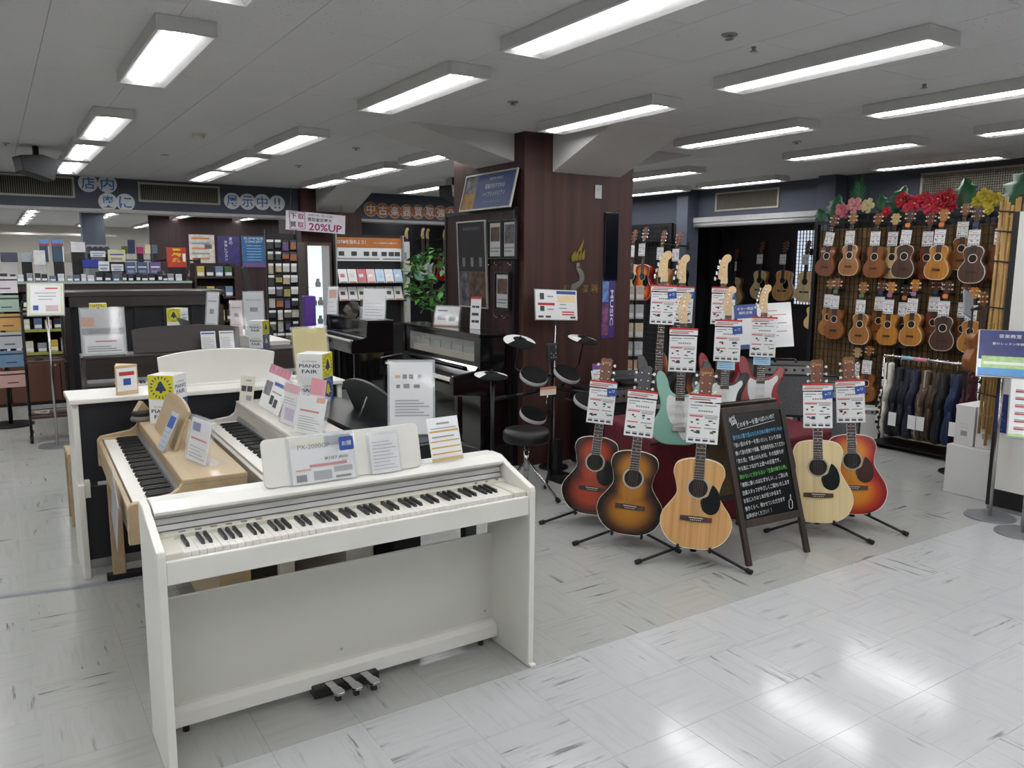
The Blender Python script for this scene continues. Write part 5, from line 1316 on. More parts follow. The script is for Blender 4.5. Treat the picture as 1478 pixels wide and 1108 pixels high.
# things fixed on the front of the column
YCf = 5.229
P = onY(863, 277, YCf); t = thing('thermostat', 'small brushed metal plate high on the front of the column', 'wall plate', P, 0)
put('plate', MB().box(-.035, .035, -.008, 0, -.055, .055), m_silver, t, bevel=.003); put('slot', MB().box(-.02, .02, -.0088, -.008, .01, .03), m_pgrey, t)
P = onY(881.5, 356, YCf); t = thing('signage_screen', 'narrow black upright screen panel set on the column', 'screen', P, 0)
put('panel', MB().box(-.072, .072, -.012, 0, -.28, .28), mat('black glass panel', '10131c', .25), t, bevel=.003); put('bezel', MB().box(-.064, .064, -.0128, -.012, -.268, .268), mat('black screen', '0a0d15', .15), t)
P = onY(877.5, 444, YCf); t = thing('poster', 'slim purple and blue poster under the black screen on the column', 'poster', P, 0)
put('sheet', MB().box(-.07, .07, -.004, 0, -.255, .255), mat('poster violet', '4a3a78', .4, var=.3, scale=10), t)
put('photo', MB().box(-.066, .0, -.0048, -.004, .05, .22), mat('poster photo blue', '5d7fae', .4, var=.6, scale=18), t); put('photo', MB().box(-.066, .0, -.0048, -.004, -.23, .03), mat('poster photo red', '7c4a6a', .4, var=.7, scale=18), t)
text('MUSIC', .035, m_paper, t, (.036, -.0052, .0), (0, R(90), 0), bold=.02, width=.30)
# gold and silver emblem
P = onY(833, 383, YCf); t = thing('metal_emblem', 'gold and silver emblem mounted on the wooden column', 'emblem', P, 0)
m_egold = mat('emblem gold', 'a8924a', .3, .9); m_esil = mat('emblem silver', 'a3a39d', .3, .9)
for i in range(4):
    o = [(-.062+i*.034, .028+.006*i), (-.066+i*.034, .075), (-.04+i*.036, .105+.012*i), (-.022+i*.030, .118+.008*i), (-.034+i*.033, .035+.006*i)]
    put('gold_leaf', MB().prism(o, -.012, 0, 'y'), m_egold, t)
put('gold_tip', MB().prism(catmull([(.0, .12), (.03, .17), (.055, .215), (.045, .16), (.03, .12)], 3), -.012, 0, 'y'), m_egold, t)
put('silver_band', MB().prism(rrect(.035, .03, .004, 2, 0, .005), -.012, 0, 'y'), m_esil, t)
put('silver_swirl', MB().prism(catmull([(-.02, -.02), (.02, -.02), (.06, -.06), (.065, -.12), (.03, -.16), (-.01, -.19), (-.03, -.235), (-.065, -.21), (-.06, -.16), (-.02, -.14), (.015, -.12), (.01, -.07)], 4), -.012, 0, 'y'), m_esil, t)
P = onY(838, 417, YCf); t = thing('metal_lettering', 'dark gold raised lettering below the emblem on the column', 'lettering', P, 0)
for i, ch in enumerate('島村楽器'):
    me = text_mesh(ch, .075, .02); o = put('character', me, mat('dull gold letter', '75623f', .4, .8), t, (-.14+i*.095, -.002, 0)); o.modifiers.new('thick', 'SOLIDIFY').thickness = .004
# price board on a pole behind the drums
P = onY(803, 440, 5.08); t = thing('price_board', 'white price board on a thin pole behind the drum kit', 'sign', (P.x, P.y, 0), 0)
put('pole', MB().cyl((0, .01, .0), (0, .01, P.z), .006, n=8), m_steel, t); put('base', MB().cyl((0, .01, 0), (0, .01, .01), .12, n=24), m_stand, t)
bo = put('board', MB().box(-.2, .2, -.005, 0, -.115, .115), m_paper, t, (0, 0, P.z), (R(-8), R(2.5), 0)); put('frame', MB().box(-.206, .206, 0, .006, -.121, .121), m_silver, bo)
for x0, x1, z0, z1, m_ in ((-.18, -.02, -.005, .015, m_pred), (.0, .19, .085, .11, m_pblue), (.01, .18, .02, .075, mat('pale yellow print', 'e0cda0', .5)), (.05, .17, -.06, -.05, m_pred), (.05, .17, -.08, -.07, m_pred), (-.16, -.12, -.05, -.01, m_pdark), (-.16, -.12, .04, .09, m_pdark), (-.09, -.03, .06, .07, m_pgrey), (-.09, -.03, -.04, -.03, m_pgrey), (-.18, -.13, -.10, -.085, m_pdark), (-.11, -.06, -.10, -.085, m_pdark), (.13, .18, -.105, -.09, m_pdark), (.03, .09, .0, .008, m_pgrey), (.02, .1, -.03, -.022, m_pgrey)):
    put('print', MB().box(x0, x1, -.0058, -.005, z0, z1), m_, bo)
P = onY(791, 564, 4.62); t = thing('name_card', 'small cream and orange name card clipped on the drum rack', 'card', P, 0)
put('card', MB().box(-.07, .07, -.003, 0, -.03, .03), mat('cream card', 'd9d0bf', .5), t); put('orange_band', MB().box(-.07, .07, -.0036, -.003, .012, .03), m_porange, t); put('clip', MB().cyl((0, .004, -.03), (0, .02, -.10), .004, n=6), m_steel, t)

# ================================================================ PAPERS, LEAFLETS AND BOXES ON THE PIANOS
m_acr = glass('clear acrylic', 'e8ecee', .16, .06)
m_yel = mat('lemon yellow print', 'c9c42c', .45); m_navyp = mat('royal blue print', '21458f', .45); m_ink = mat('navy ink', '2a3a5c', .5)
def bell(parent, y, s, m_, ring=True):
    b = MB().prism(catmull([(-.5*s, -.4*s), (.5*s, -.4*s), (.34*s, .05*s), (.2*s, .4*s), (0, .62*s), (-.2*s, .4*s), (-.34*s, .05*s)], 3), y-.0006, y, 'y'); b.cyl((0, y, -.52*s), (0, y-.0006, -.52*s), .12*s, n=10)
    put('bell_print', b, m_, parent)
    if ring:
        r_ = MB()
        for k in range(20):
            a = 2*PI*k/20; c_, s_ = math.cos(a), math.sin(a); r_.add([(1.05*s*c_-.06*s*s_, y-.0005, 1.05*s*s_+.06*s*c_), (1.05*s*c_+.06*s*s_, y-.0005, 1.05*s*s_-.06*s*c_), (1.35*s*c_+.06*s*s_, y-.0005, 1.35*s*s_-.06*s*c_), (1.35*s*c_-.06*s*s_, y-.0005, 1.35*s*s_+.06*s*c_)], [(0, 1, 2, 3)])
        stuff(put('ring_print', r_, m_, parent))
def fair_box(label, P, rz, s=.11, two=True, flip=False):
    t = thing('promotional_box', label, 'promotional box', P, R(rz), 'piano fair boxes')
    h = s*.92
    zs = [0, h+.001] if two else [0]
    for lv, z in enumerate(zs):
        top = (lv == len(zs)-1)
        c = put('upper_cube' if top else 'lower_cube', MB().box(-s/2, s/2, -s/2, s/2, 0, h), m_paper, t, (0, 0, z))
        fr, sd = (m_yel if top else m_paper), (m_paper if top else m_navyp)
        a = put('front_print', MB().box(-s/2+.001, s/2-.001, -s/2-.001, -s/2, -h/2+.001, h/2-.001), m_paper if (flip or not top) else m_yel, c, (0, 0, h/2))
        e = put('side_print', MB().box(-s/2+.001, s/2-.001, -s/2-.001, -s/2, -h/2+.001, h/2-.001), (m_yel if flip else m_paper) if top else m_navyp, c, (0, 0, h/2), (0, 0, R(90)))
        pic, txt = (e, a) if (flip or not top) else (a, e)
        bell_m = m_ink if top else m_yel
        for pp, o_, isb in ((pic, (0, 0, 0), True), (txt, (0, 0, 0), False)):
            k = bpy.data.objects.new('x', None)
            if isb:
                b = MB().prism(catmull([(-.2*s, -.12*s), (.2*s, -.12*s), (.13*s, .04*s), (.08*s, .16*s), (0, .24*s), (-.08*s, .16*s), (-.13*s, .04*s)], 3), -s/2-.0022, -s/2-.001, 'y')
                b.cyl((0, -s/2-.001, -.17*s), (0, -s/2-.0022, -.17*s), .05*s, n=10)
                for q in range(18):
                    aa = 2*PI*q/18; c_, s_ = math.cos(aa), math.sin(aa); w_ = .022*s
                    b.add([(.33*s*c_-w_*s_, -s/2-.0016, .33*s*s_+w_*c_), (.33*s*c_+w_*s_, -s/2-.0016, .33*s*s_-w_*c_), (.43*s*c_+w_*s_, -s/2-.0016, .43*s*s_-w_*c_), (.43*s*c_-w_*s_, -s/2-.0016, .43*s*s_+w_*c_)], [(0, 1, 2, 3)])
                put('bell_print', b, bell_m, c, (0, 0, h/2), (0, 0, 0) if pp is a else (0, 0, R(90)))
            else:
                rr = (0, 0, 0) if pp is a else (0, 0, R(90))
                off = Vector((0, -s/2-.0016, 0)) if pp is a else Vector((s/2+.0016, 0, 0))
                ink = m_ink if (top or pp is a) else m_paper
                text('SUMMER', .010, m_pgreen, c, off+Vector((0, 0, h*.70)), rr, width=s*.6, name='print')
                text('PIANO', .020, ink, c, off+Vector((0, 0, h*.52)), rr, bold=.02, width=s*.82, name='print')
                text('FAIR', .020, ink, c, off+Vector((0, 0, h*.29)), rr, bold=.02, width=s*.62, name='print')
    return t
def onobj(px, py, z): return onz(px, py, z)
fair_box('piano fair box with yellow bell face on the white piano', (.705, 4.27, .8252), -38, .132, True)
fair_box('piano fair box beside the tall yellow booklet', (1.463, 4.25, .8675), -42, .145, True, True)
fair_box('piano fair box on the end of the rosewood piano', (onY(376, 505, 6.30).x, 6.32, .966), -42, .115, True, True)
fair_box('piano fair box on the black piano behind the rosewood one', (1.47, 8.15, .934), -38, .14, True)
t = thing('black_pedestal', 'tall black pedestal in front of the upright piano back', 'pedestal', (.80, 8.2, 0), 0)
put('column', MB().box(-.1, .1, -.1, .1, 0, 1.10), m_blk, t); put('top_plate', MB().box(-.12, .12, -.12, .12, 1.10, 1.12), m_blk, t)
fair_box('piano fair box on the black pedestal by the upright piano', (.80, 8.2, 1.121), -4, .14, False)

def leaflet(name, label, P, rz, w, h, tilt, prints, acrylic=False, th=.003, base=m_paper, cat='leaflet', group=None, lean=False):
    t = thing(name, label, cat, P, R(rz), group)
    s = put('sheet', MB().box(-w/2, w/2, 0, th, 0, h), base, t, (0, 0, .0008+max(th, .0052 if lean else .014 if acrylic else 0)*math.sin(R(tilt))), (R(-tilt), 0, 0))
    for q_, (x0, x1, z0, z1, m_) in enumerate(prints):
        put('print', MB().box(-w/2+x0*w, -w/2+x1*w, -.0005-.0002*q_, 0, z0*h, z1*h), m_, s)
    if acrylic:
        put('acrylic_front', MB().box(-w/2-.01, w/2+.01, -.006, -.004, -.001, h+.012), m_acr, s)
        if not lean: put('acrylic_foot', MB().box(-w/2-.01, w/2+.01, -.005, h*math.sin(R(tilt))*.9+.05, .0, .003), m_acr, t)
        put('acrylic_back', MB().box(-w/2-.01, w/2+.01, *((th+.0008, th+.0018) if lean else (max(.012, th+.001), max(.014, th+.003))), 0, h+.01), m_acr, s)
    return t
def lines(n, x0=.1, x1=.9, z0=.1, z1=.6, m_=None):
    return [(x0, x1-.12*(i % 3), z0+(z1-z0)*i/n, z0+(z1-z0)*i/n+.018, m_ or m_pgrey) for i in range(n)]
# on the front piano
zt = .844
t = leaflet('price_card', 'laminated price card with a red ribbon on the music rest of the front piano', (.965, 2.7285, .8355), 0, .235, .165, 14, [(.02, .98, .80, .98, mat('pale cream print', 'd8d4bf', .5)), (.55, .98, .78, .99, m_pgrey), (.28, .88, .34, .40, m_pred), (.06, .30, .28, .32, m_porange), (.33, .62, .05, .25, m_pgrey), (.66, .96, .18, .30, m_pgrey), (.06, .22, .05, .2, m_pdark), (.68, .93, .05, .1, m_pdark)], True, lean=True)
s = t.children[0]
text('PX-2000GP', .016, m_ink, s, (-.03, -.0028, .132), width=.12); text('¥107,800', .013, m_pdark, s, (.05, -.0028, .082), bold=.02, width=.09); text('税込', .008, m_pdark, s, (.08, -.0028, .068))
st = thing('sticker', 'dark blue sticker at the corner of the laminated price card', 'sticker', (1.045, 2.722, .972), 0); st.rotation_euler = (R(-14), 0, 0)
put('tab', MB().prism(rrect(.055, .05, .006, 2), -.002, 0, 'y'), m_navyp, st); text('お得', .018, m_paper, st, (0, -.003, .0))
leaflet('information_sheet', 'clear sleeved grey text sheet at the right of the music rest', (1.208, 2.7285, .8355), 0, .115, .145, 14, lines(9, .08, .92, .1, .9), True, cat='sheet', lean=True)
leaflet('information_sheet', 'white and yellow sheet standing curled on the lid of the front piano', (1.478, 2.74, .845), 4, .145, .175, 16, [(.04, .96, .66, .70, m_gold), (.04, .96, .44, .47, m_gold), (.04, .96, .30, .33, m_gold), (.04, .96, .16, .19, m_gold), (0, 1, 0, .08, mat('tan strip', 'c2ad7a', .5)), (.3, .7, .84, .88, m_pgrey), (.1, .9, .74, .76, m_pgrey), (.1, .8, .54, .57, m_pgrey)], cat='sheet')
# on the oak piano (top z .825)
P = onz(231, 650, .8255); leaflet('leaflet', 'grey blue leaflet leaning at the end of the oak music rest', P, -85, .10, .17, 25, [(.1, .9, .6, .9, m_pblue), *lines(4)], base=mat('grey blue leaflet', 'aab2bd', .4))
P = onz(282, 667, .8255); leaflet('price_card', 'clear acrylic price card standing on the oak piano', P, -80, .19, .17, 12, [(.1, .5, .7, .9, m_navyp), (.1, .9, .5, .54, m_pred), *lines(4, .1, .9, .08, .4)], True)
P = Vector((.592, 4.375, .8252))
t = thing('desk_items', 'small pile of grey headphones case and wooden stand on the oak piano', 'headphones', P, R(20))
put('case', MB().lathe([(.052, 0), (.056, .012), (.045, .025)], 20), mat('grey case', '6d6a66', .6), t); put('pad', MB().lathe([(.045, .0252), (.049, .04), (.038, .052)], 20), m_blk, t); put('wood_block', MB().prism([(-.035, .053), (.035, .053), (0, .10)], -.02, .02, 'y'), m_oak, t)
t = thing('hanging_sheet', 'printed sheet hung crooked from the front of the oak piano', 'sheet', onX(166, 735, .335), R(-91.6)); t.rotation_euler = (0, R(38), R(-91.6))
put('sheet', MB().box(-.10, .10, -.002, 0, -.14, .14), mat('grey printed paper', 'a7a7a4', .5), t)
b = MB()
for i in range(16): b.box(-.085, .085-.02*(i % 4), -.0026, -.002, -.12+i*.015, -.114+i*.015)
stuff(put('print', b, m_pgrey, t))
# on the ash piano (top z .875)
za = .8755
P = Vector((1.11, 4.36, za)); leaflet('card', 'beige card with two dark squares on the ash piano', P, -60, .10, .14, 10, [(.1, .45, .4, .62, m_pdark), (.52, .88, .4, .62, m_pdark), (.5, .9, .06, .25, m_pgrey), (.4, .8, .8, .86, m_pgrey)], base=m_cream)
P = Vector((1.135, 4.04, za)); t = leaflet('leaflet', 'wide leaflet with pink top leaning on the music rest of the ash piano', P, -91.5, .38, .23, 20, [(0, 1, .80, 1, mat('rose print', 'b9788a', .5, var=.3, scale=20)), (.05, .38, .3, .62, m_posterp2), (.45, .95, .58, .66, m_pblue), (.45, .6, .15, .35, m_pdark), (.65, .8, .12, .3, m_pdark), (.45, .9, .42, .45, m_pgrey)])
P = Vector((1.108, 3.62, za)); leaflet('leaflet', 'white clear holder of pink leaflets beside the wide pink topped leaflet', P, -84, .17, .19, 10, [(.0, 1, .78, 1, mat('pink print', 'cf8f98', .5)), (.2, .8, .1, .4, mat('lilac print', 'b9a8c8', .5)), *lines(3, .1, .9, .5, .7)], True)
P = Vector((1.115, 3.37, za)); leaflet('leaflet', 'white price leaflet with orange tab near the end of the ash piano', P, -72, .19, .165, 14, [(.65, .95, .86, 1.0, m_stor), (.1, .8, .58, .63, m_pred), *lines(6, .1, .9, .1, .5)], True)
P = Vector((1.225, 3.60, za)); leaflet('leaflet', 'pink leaflet standing behind the other leaflets on the ash piano', P, -76, .12, .21, 10, [(.0, 1, .6, 1, mat('pink print', 'cf8f98', .5)), *lines(3, .1, .9, .1, .4)])
# yellow booklet in a tall holder on the white piano
t = leaflet('booklet', 'tall yellow booklet in an acrylic holder on the white piano', (1.58, 4.60, .9405), 8, .21, .30, 10, [(0, 1, .5, 1, mat('mustard print', 'c0a92f', .5)), (.4, .7, .42, .44, m_pdark)], True, .012, mat('yellow booklet', 'c9b436', .5), 'booklet')
# white booklets in a holder on the black console piano
P = onz(594, 628, .868); t = leaflet('booklet', 'thick white catalogue in a clear holder on the black console piano', P, -28, .19, .32, 10, [(.12, .24, .78, .82, m_porange), (.3, .4, .77, .83, m_pdark), (.45, .55, .77, .83, m_pdark), (.65, .74, .77, .83, m_pgrey), (.15, .24, .64, .69, m_pdark), (.32, .46, .64, .7, m_pdark), (.56, .7, .64, .69, m_pdark), *lines(6, .12, .92, .25, .5)], True, .025, cat='booklet')
# triangular box on the white piano
t = thing('paper_prism', 'three sided card box with little print on the white piano', 'card box', onz(177, 568, .9405), R(25))
put('box', MB().prism([(-.06, -.04), (.06, -.05), (.01, .06)], 0, .155, 'z'), mat('kraft edge card', 'c4ab83', .6), t, bevel=.002)
put('print', MB().add([(-.052, -.0425, .02), (.052, -.0508, .02), (.052, -.0508, .14), (-.052, -.0425, .14)], [(0, 1, 2, 3)]), m_paper, t); put('print', MB().add([(-.04, -.0440, .10), (.04, -.0505, .10), (.04, -.0505, .12), (-.04, -.0440, .12)], [(0, 1, 2, 3)]), m_pred, t); put('print', MB().add([(-.02, -.0455, .05), (.02, -.0490, .05), (.02, -.0490, .085), (-.02, -.0455, .085)], [(0, 1, 2, 3)]), m_pblue, t)
# on the rosewood piano
P = onY(152, 513, 6.28); leaflet('leaflet', 'two deep leaflet holder with grey catalogue at the end of the rosewood piano', (P.x, 6.28, .9665), -3, .27, .33, 12, [(.0, .3, .62, .82, m_porange), (0, 1, .45, .58, m_posterp2), (.05, .95, .04, .42, m_paper), (.3, .8, .28, .31, m_pred), *lines(3, .1, .9, .08, .22, m_pdark)], True, .02, mat('grey catalogue', 'b9bbba', .5))
for px, lb, m_ in ((299, 'sheet with a blue heading on the rosewood music rest', m_pblue), (325, 'plain price sheet on the rosewood music rest', m_pgrey)):
    P = onY(px, 506, 6.30); leaflet('information_sheet', lb, (P.x, 6.27 - (P.x-.47)*.05, .985), -3, .105, .13, 14, [(.05, .95, .84, .92, m_), *lines(6, .1, .9, .1, .7)], cat='sheet')
# tall acrylic holders behind
for px, py, lb, c in ((197, 480, 'clear acrylic holder seen edge on beside the upright piano', 'aab0b4'), (262, 455, 'tall white leaflet holder behind the grey music rest', 'c9cac9'), (295, 452, 'narrow pale pink price strip on the white rear piano', 'd8c3c0'), (330, 460, 'tall grey catalogue on the white rear piano', 'b4b6b6')):
    Y = 7.6 if px != 197 else 8.15
    z = .955 if px > 290 else .936 if px > 200 else 1.121
    P = onY(px, py, Y); x = P.x if px != 197 else .865
    if px == 197: continue
    x = {262: 1.62, 295: 1.86, 330: 2.02}[px]; Y = 7.5
    h = {262: .42, 295: .32, 330: .40}[px]; w = {262: .12, 295: .10, 330: .17}[px]
    leaflet('leaflet', lb, (x, Y, z), -55 if px == 262 else -12, w, h, 8, [(.1, .9, .8, .84, m_pgrey), (.3, .7, .55, .65, m_pdark), *lines(4, .1, .9, .1, .4)], True, .012, mat('paper '+c, c, .5))
# on the glossy pianos
P = onY(628, 470, 6.1); leaflet('leaflet', 'white leaflet with an orange foot on the windowed upright piano', (3.30, 6.15, 1.086), -60, .24, .17, 14, [(.0, 1, 0, .06, m_porange), (.1, .45, .3, .6, m_pgrey), (.6, .85, .25, .5, m_pdark), (.1, .5, .75, .82, m_pblue)], True)
leaflet('price_strip', 'narrow price strip with amplifier pictures under the tall framed poster', (3.36, 5.75, 1.086), -70, .11, .27, 4, [(0, 1, .93, 1, m_pred), (.15, .45, .66, .72, m_pdark), (.5, .85, .66, .72, m_pdark), (.15, .8, .42, .5, m_pdark), (.15, .45, .2, .28, m_pdark), (.5, .85, .2, .28, m_pdark)])
leaflet('leaflet', 'black and white card standing on the glossy black piano', (3.77, 8.98, .9915), -50, .24, .20, 10, [(0, 1, .6, 1, m_pdark), (.15, .3, .3, .45, m_pdark), (.4, .6, .3, .45, m_pdark)])
leaflet('leaflet', 'white paper holder on the glossy black piano', (3.68, 8.62, .992), -50, .28, .34, 8, [(.1, .9, .3, .32, m_pred), *lines(5)], True)
leaflet('leaflet', 'pale strip card at the far end of the glossy black piano', (3.55, 9.62, .992), -50, .13, .34, 8, [(.1, .9, .6, .9, m_porange), *lines(3)], True)

# ================================================================ THE SECOND COLUMN AND WHAT STANDS BY IT
t = thing('trade_in_banner', 'white banner board offering 20% up hung above the shelf', 'banner', onY(456, 321, 10.6), R(-2)); t.rotation_euler = (0, R(3), 0)
bo = put('board', MB().box(-.41, .41, -.008, 0, -.125, .125), mat('lilac white board', 'd3cdd6', .5), t)
m_mag = mat('magenta letter', '8f2353', .5)
text('20%UP', .10, m_mag, t, (.13, -.0095, -.06), bold=.02, width=.46); text('買取査定最大', .05, m_pdark, t, (.05, -.0095, .035), bold=.02, width=.34); text('楽器の買い替え応援！', .03, m_pdark, t, (.06, -.0095, .092), width=.34)
for i, ch in enumerate('下取買取'): text(ch, .075, m_mag if i % 2 else m_pdark, t, (-.31+.10*(i % 2), -.0095, .06-.11*(i//2)), (0, R(-6), 0), bold=.02, width=.085)
put('print_border', MB().tube([(-.37, -.0095, .11), (-.16, -.0095, .12), (-.15, -.0095, -.10), (-.35, -.0095, -.115), (-.37, -.0095, .11)], .004, 5), m_mag, t)
for x in (-.35, .35): put('hanger', MB().cyl((x, .002, .12), (x, .002, ZC-t.location.z), .003, n=6), m_steel, t)
sc = thing('lit_showcase', 'slim glass showcase with a white lit interior on the far column', 'showcase', (3.69, 10.60, 0), 0)
b = MB(); b.box(-.18, -.15, -.16, .16, 0, 1.9); b.box(.15, .18, -.16, .16, 0, 1.9); b.box(-.15, .15, -.16, .16, 1.86, 1.9); b.box(-.15, .15, -.16, .16, 0, .55)
put('frame', b, mat('bronze frame', '4a4038', .4, .4), sc)
put('light_panel', MB().box(-.15, .15, .14, .16, .55, 1.86), emit('showcase light', 'e4f0f6', 1.1), sc)
for z in (.8, 1.05, 1.3): put('glass_shelf', MB().box(-.148, .148, -.14, .13, z, z+.008), glass('shelf glass', 'cfe0e4', .3), sc)
put('glass_door', MB().box(-.15, .15, -.158, -.152, .55, 1.86), glass('clear glass'), sc)
for i, (x, z) in enumerate(((-.06, .81), (.05, .81), (-.03, 1.06), (.06, 1.06), (.03, 1.31))):
    tag(put('display_item', MB().lathe([(.035, 0), (.04, .05), (.02, .08), (.025, .11)], 12), mat('dark gear', '3b4046', .4), None, (3.69+x, 10.58, z)), 'small dark instrument piece on a glass shelf of the lit showcase', 'accessory', 'pieces in the lit showcase')
tag(put('purple_case', MB().box(3.42, 3.57, 10.26, 10.40, .62, 1.20), mat('purple case', '55348a', .4), bevel=.01), 'tall purple box leaning below the lit showcase', 'box')
tag(put('box_stool', MB().box(3.40, 3.59, 10.24, 10.42, 0, .619), m_blk, bevel=.005), 'black stool carrying the tall purple box', 'stool')
# book and leaflet rack with orange heading
rk = thing('leaflet_rack', 'black leaflet rack with an orange and white heading board', 'leaflet rack', (4.44, 10.45, 0), R(-2))
put('back_panel', MB().box(-.5, .5, .10, .12, 0, 2.02), m_blk, rk)
for x in (-.5, .48): put('side_post', MB().box(x, x+.02, 0, .12, 0, 2.02), m_silver, rk)
hd = put('heading_board', MB().box(-.48, .48, .06, .07, 1.66, 1.98), m_paper, rk)
put('orange_band', MB().box(-.48, .48, .058, .06, 1.84, 1.98), mat('rust orange', 'b0682f', .5), hd)
text('DTMを始めよう！', .06, m_paper, hd, (-.25, .057, 1.92), bold=.01, width=.40); text('パソコン音楽制作に必要なもの', .025, m_paper, hd, (.24, .057, 1.91), width=.36)
for x in (-.40, -.22, -.04, .08, .22, .33, .42): put('icon_print', MB().box(x-.04, x+.04, .0585, .06, 1.73, 1.79), m_pdark, hd)
for x0, x1 in ((-.46, .15), (.2, .46)): put('bar_print', MB().box(x0, x1, .0585, .06, 1.68, 1.70), m_pgrey, hd)
LC = ['e2e2e0', 'd9dadb', 'c96a70', 'd9c0bd', 'b9cfe0', 'dadde0', 'a8c4d8']
for r_, z in ((0, 1.36), (1, 1.12)):
    put('shelf_lip', MB().box(-.49, .49, -.06, .10, z-.015, z), m_stand, rk)
    for i in range(7):
        c = LC[(i+r_*3) % 7] if r_ == 0 else 'd2d2d0'
        P_ = Matrix.Translation((4.44, 10.45, 0)) @ Matrix.Rotation(R(-2), 4, 'Z') @ Vector((-.405+i*.135, -.03, z+.001))
        leaflet('leaflet', (['off white', 'pale grey', 'red', 'blush', 'light blue', 'bluish white', 'sky blue'][i]+' leaflet in the upper row of the orange headed rack' if r_ == 0 else 'white product leaflet in the lower row of the orange headed rack'), P_, -2, .125, .2, 22, [(.2, .7, .4, .65, m_pdark if r_ else mat('pic '+LC[(i+2) % 7], LC[(i+2) % 7], .5, var=.4, scale=20)), (.1, .9, 0, .1, m_porange if (i+r_) % 2 else m_pgrey)], base=mat('paper '+c, c, .5), group='leaflets in the '+('upper' if r_ == 0 else 'lower')+' row of the rack')
put('desk', MB().box(-.5, .5, -.25, .12, .72, .80), m_blk, rk); put('desk_front', MB().box(-.5, .5, -.2, -.18, 0, .72), m_blk, rk)
ds = thing('desk_microphone', 'black microphone on a short stand on the rack desk', 'microphone', (4.10, 10.25, .8005), 0)
put('stand', MB().cyl((0, 0, 0), (0, 0, .2), .006, n=8).cyl((0, 0, 0), (0, 0, .012), .06, n=16), m_stand, ds); put('capsule', MB().lathe([(.0001, .18), (.04, .2), (.05, .25), (.04, .30), (.0001, .32)], 14), m_blk, ds)
# potted plant
pt = thing('potted_plant', 'leafy green artificial tree between the rack and the near column', 'plant', (4.92, 9.55, 0), 0)
put('pot', MB().lathe([(.13, 0), (.17, .3), (.18, .32), (.15, .32), (.14, .28)], 20), m_blk, pt)
put('trunk', MB().tube([(0, 0, .2), (.03, .0, .7), (-.01, .02, 1.2), (.04, 0, 1.6)], .02, 8).tube([(.0, 0, .9), (.2, .05, 1.35)], .01, 6).tube([(.0, 0, 1.0), (-.2, -.05, 1.4)], .01, 6), wood('bark', '3a2c20', '54402e', .8), pt)
m_pl = mat('fresh leaf green', '4c8a34', .5, var=.3, scale=4); m_pl2 = mat('deep leaf green', '2a5c26', .5, var=.3, scale=4)
lv = []
for m_ in (m_pl, m_pl2):
    me = MB().add([(0, 0, 0), (.03, .035, .006), (.034, .07, .004), (0, .13, -.012), (-.034, .07, .004), (-.03, .035, .006), (0, .06, -.006)], [(0, 1, 6), (1, 2, 6), (2, 3, 6), (3, 4, 6), (4, 5, 6), (5, 0, 6)], 0, True).mesh('leaf'); me.materials.append(m_); lv.append(me)
rnd = random.Random(11)
for i in range(210):
    th_, ph = rnd.uniform(0, 2*PI), math.acos(rnd.uniform(-1, 1)); rr = rnd.uniform(.55, 1)**.5
    p = (.38*rr*math.sin(ph)*math.cos(th_), .32*rr*math.sin(ph)*math.sin(th_), 1.42+.42*rr*math.cos(ph))
    put('leaf', lv[i % 2], None, pt, p, (rnd.uniform(-1, .6), rnd.uniform(-.6, .6), rnd.uniform(0, 6.28)))
# guitars hung behind the plant, on a dark wall
struct('wall_guitar_bay', MB().box(4.75, 8.1, 13.4, 13.5, 0, ZC), [m_black])
for i, (px, c, lb) in enumerate(((589, m_sunb, 'sunburst electric guitar on the dark wall left of the plant'), (605, m_mint, 'pale green electric guitar on the dark wall above the plant'), (619, m_blkb, 'black electric guitar on the dark wall above the plant'), (636, m_redb, 'red electric guitar on the dark wall above the plant'), (652, m_maple, 'natural electric guitar on the dark wall beside the tall poster'))):
    P = onY(px, 405, 13.25)
    electric('electric_guitar', lb, c, pose((P.x, 13.3-.2*(i % 2), P.z), 0, 0), m_pickw, False, 'guitars on the dark wall', hang=.1+.2*(i % 2))
t = thing('white_locker', 'white narrow cabinet with a printed chart behind the plant', 'cabinet', (5.75, 12.6, 0), 0)
put('carcass', MB().box(-.32, .32, 0, .4, 0, 2.0), m_wbox, t); 
for i in range(6):
    put('chart_print', MB().box(-.26, -.02, -.002, 0, .8+i*.18, .92+i*.18), mat('chart '+'abcdef'[i], ['c9c49a', 'b9c9b0', 'a9bfd0', 'd0b9a0', 'c0c0c0', 'a8c0a8'][i], .5), t); put('chart_print', MB().box(.02, .26, -.002, 0, .8+i*.18, .92+i*.18), m_pgrey if i % 2 else mat('chart a', 'c9c49a', .5), t)

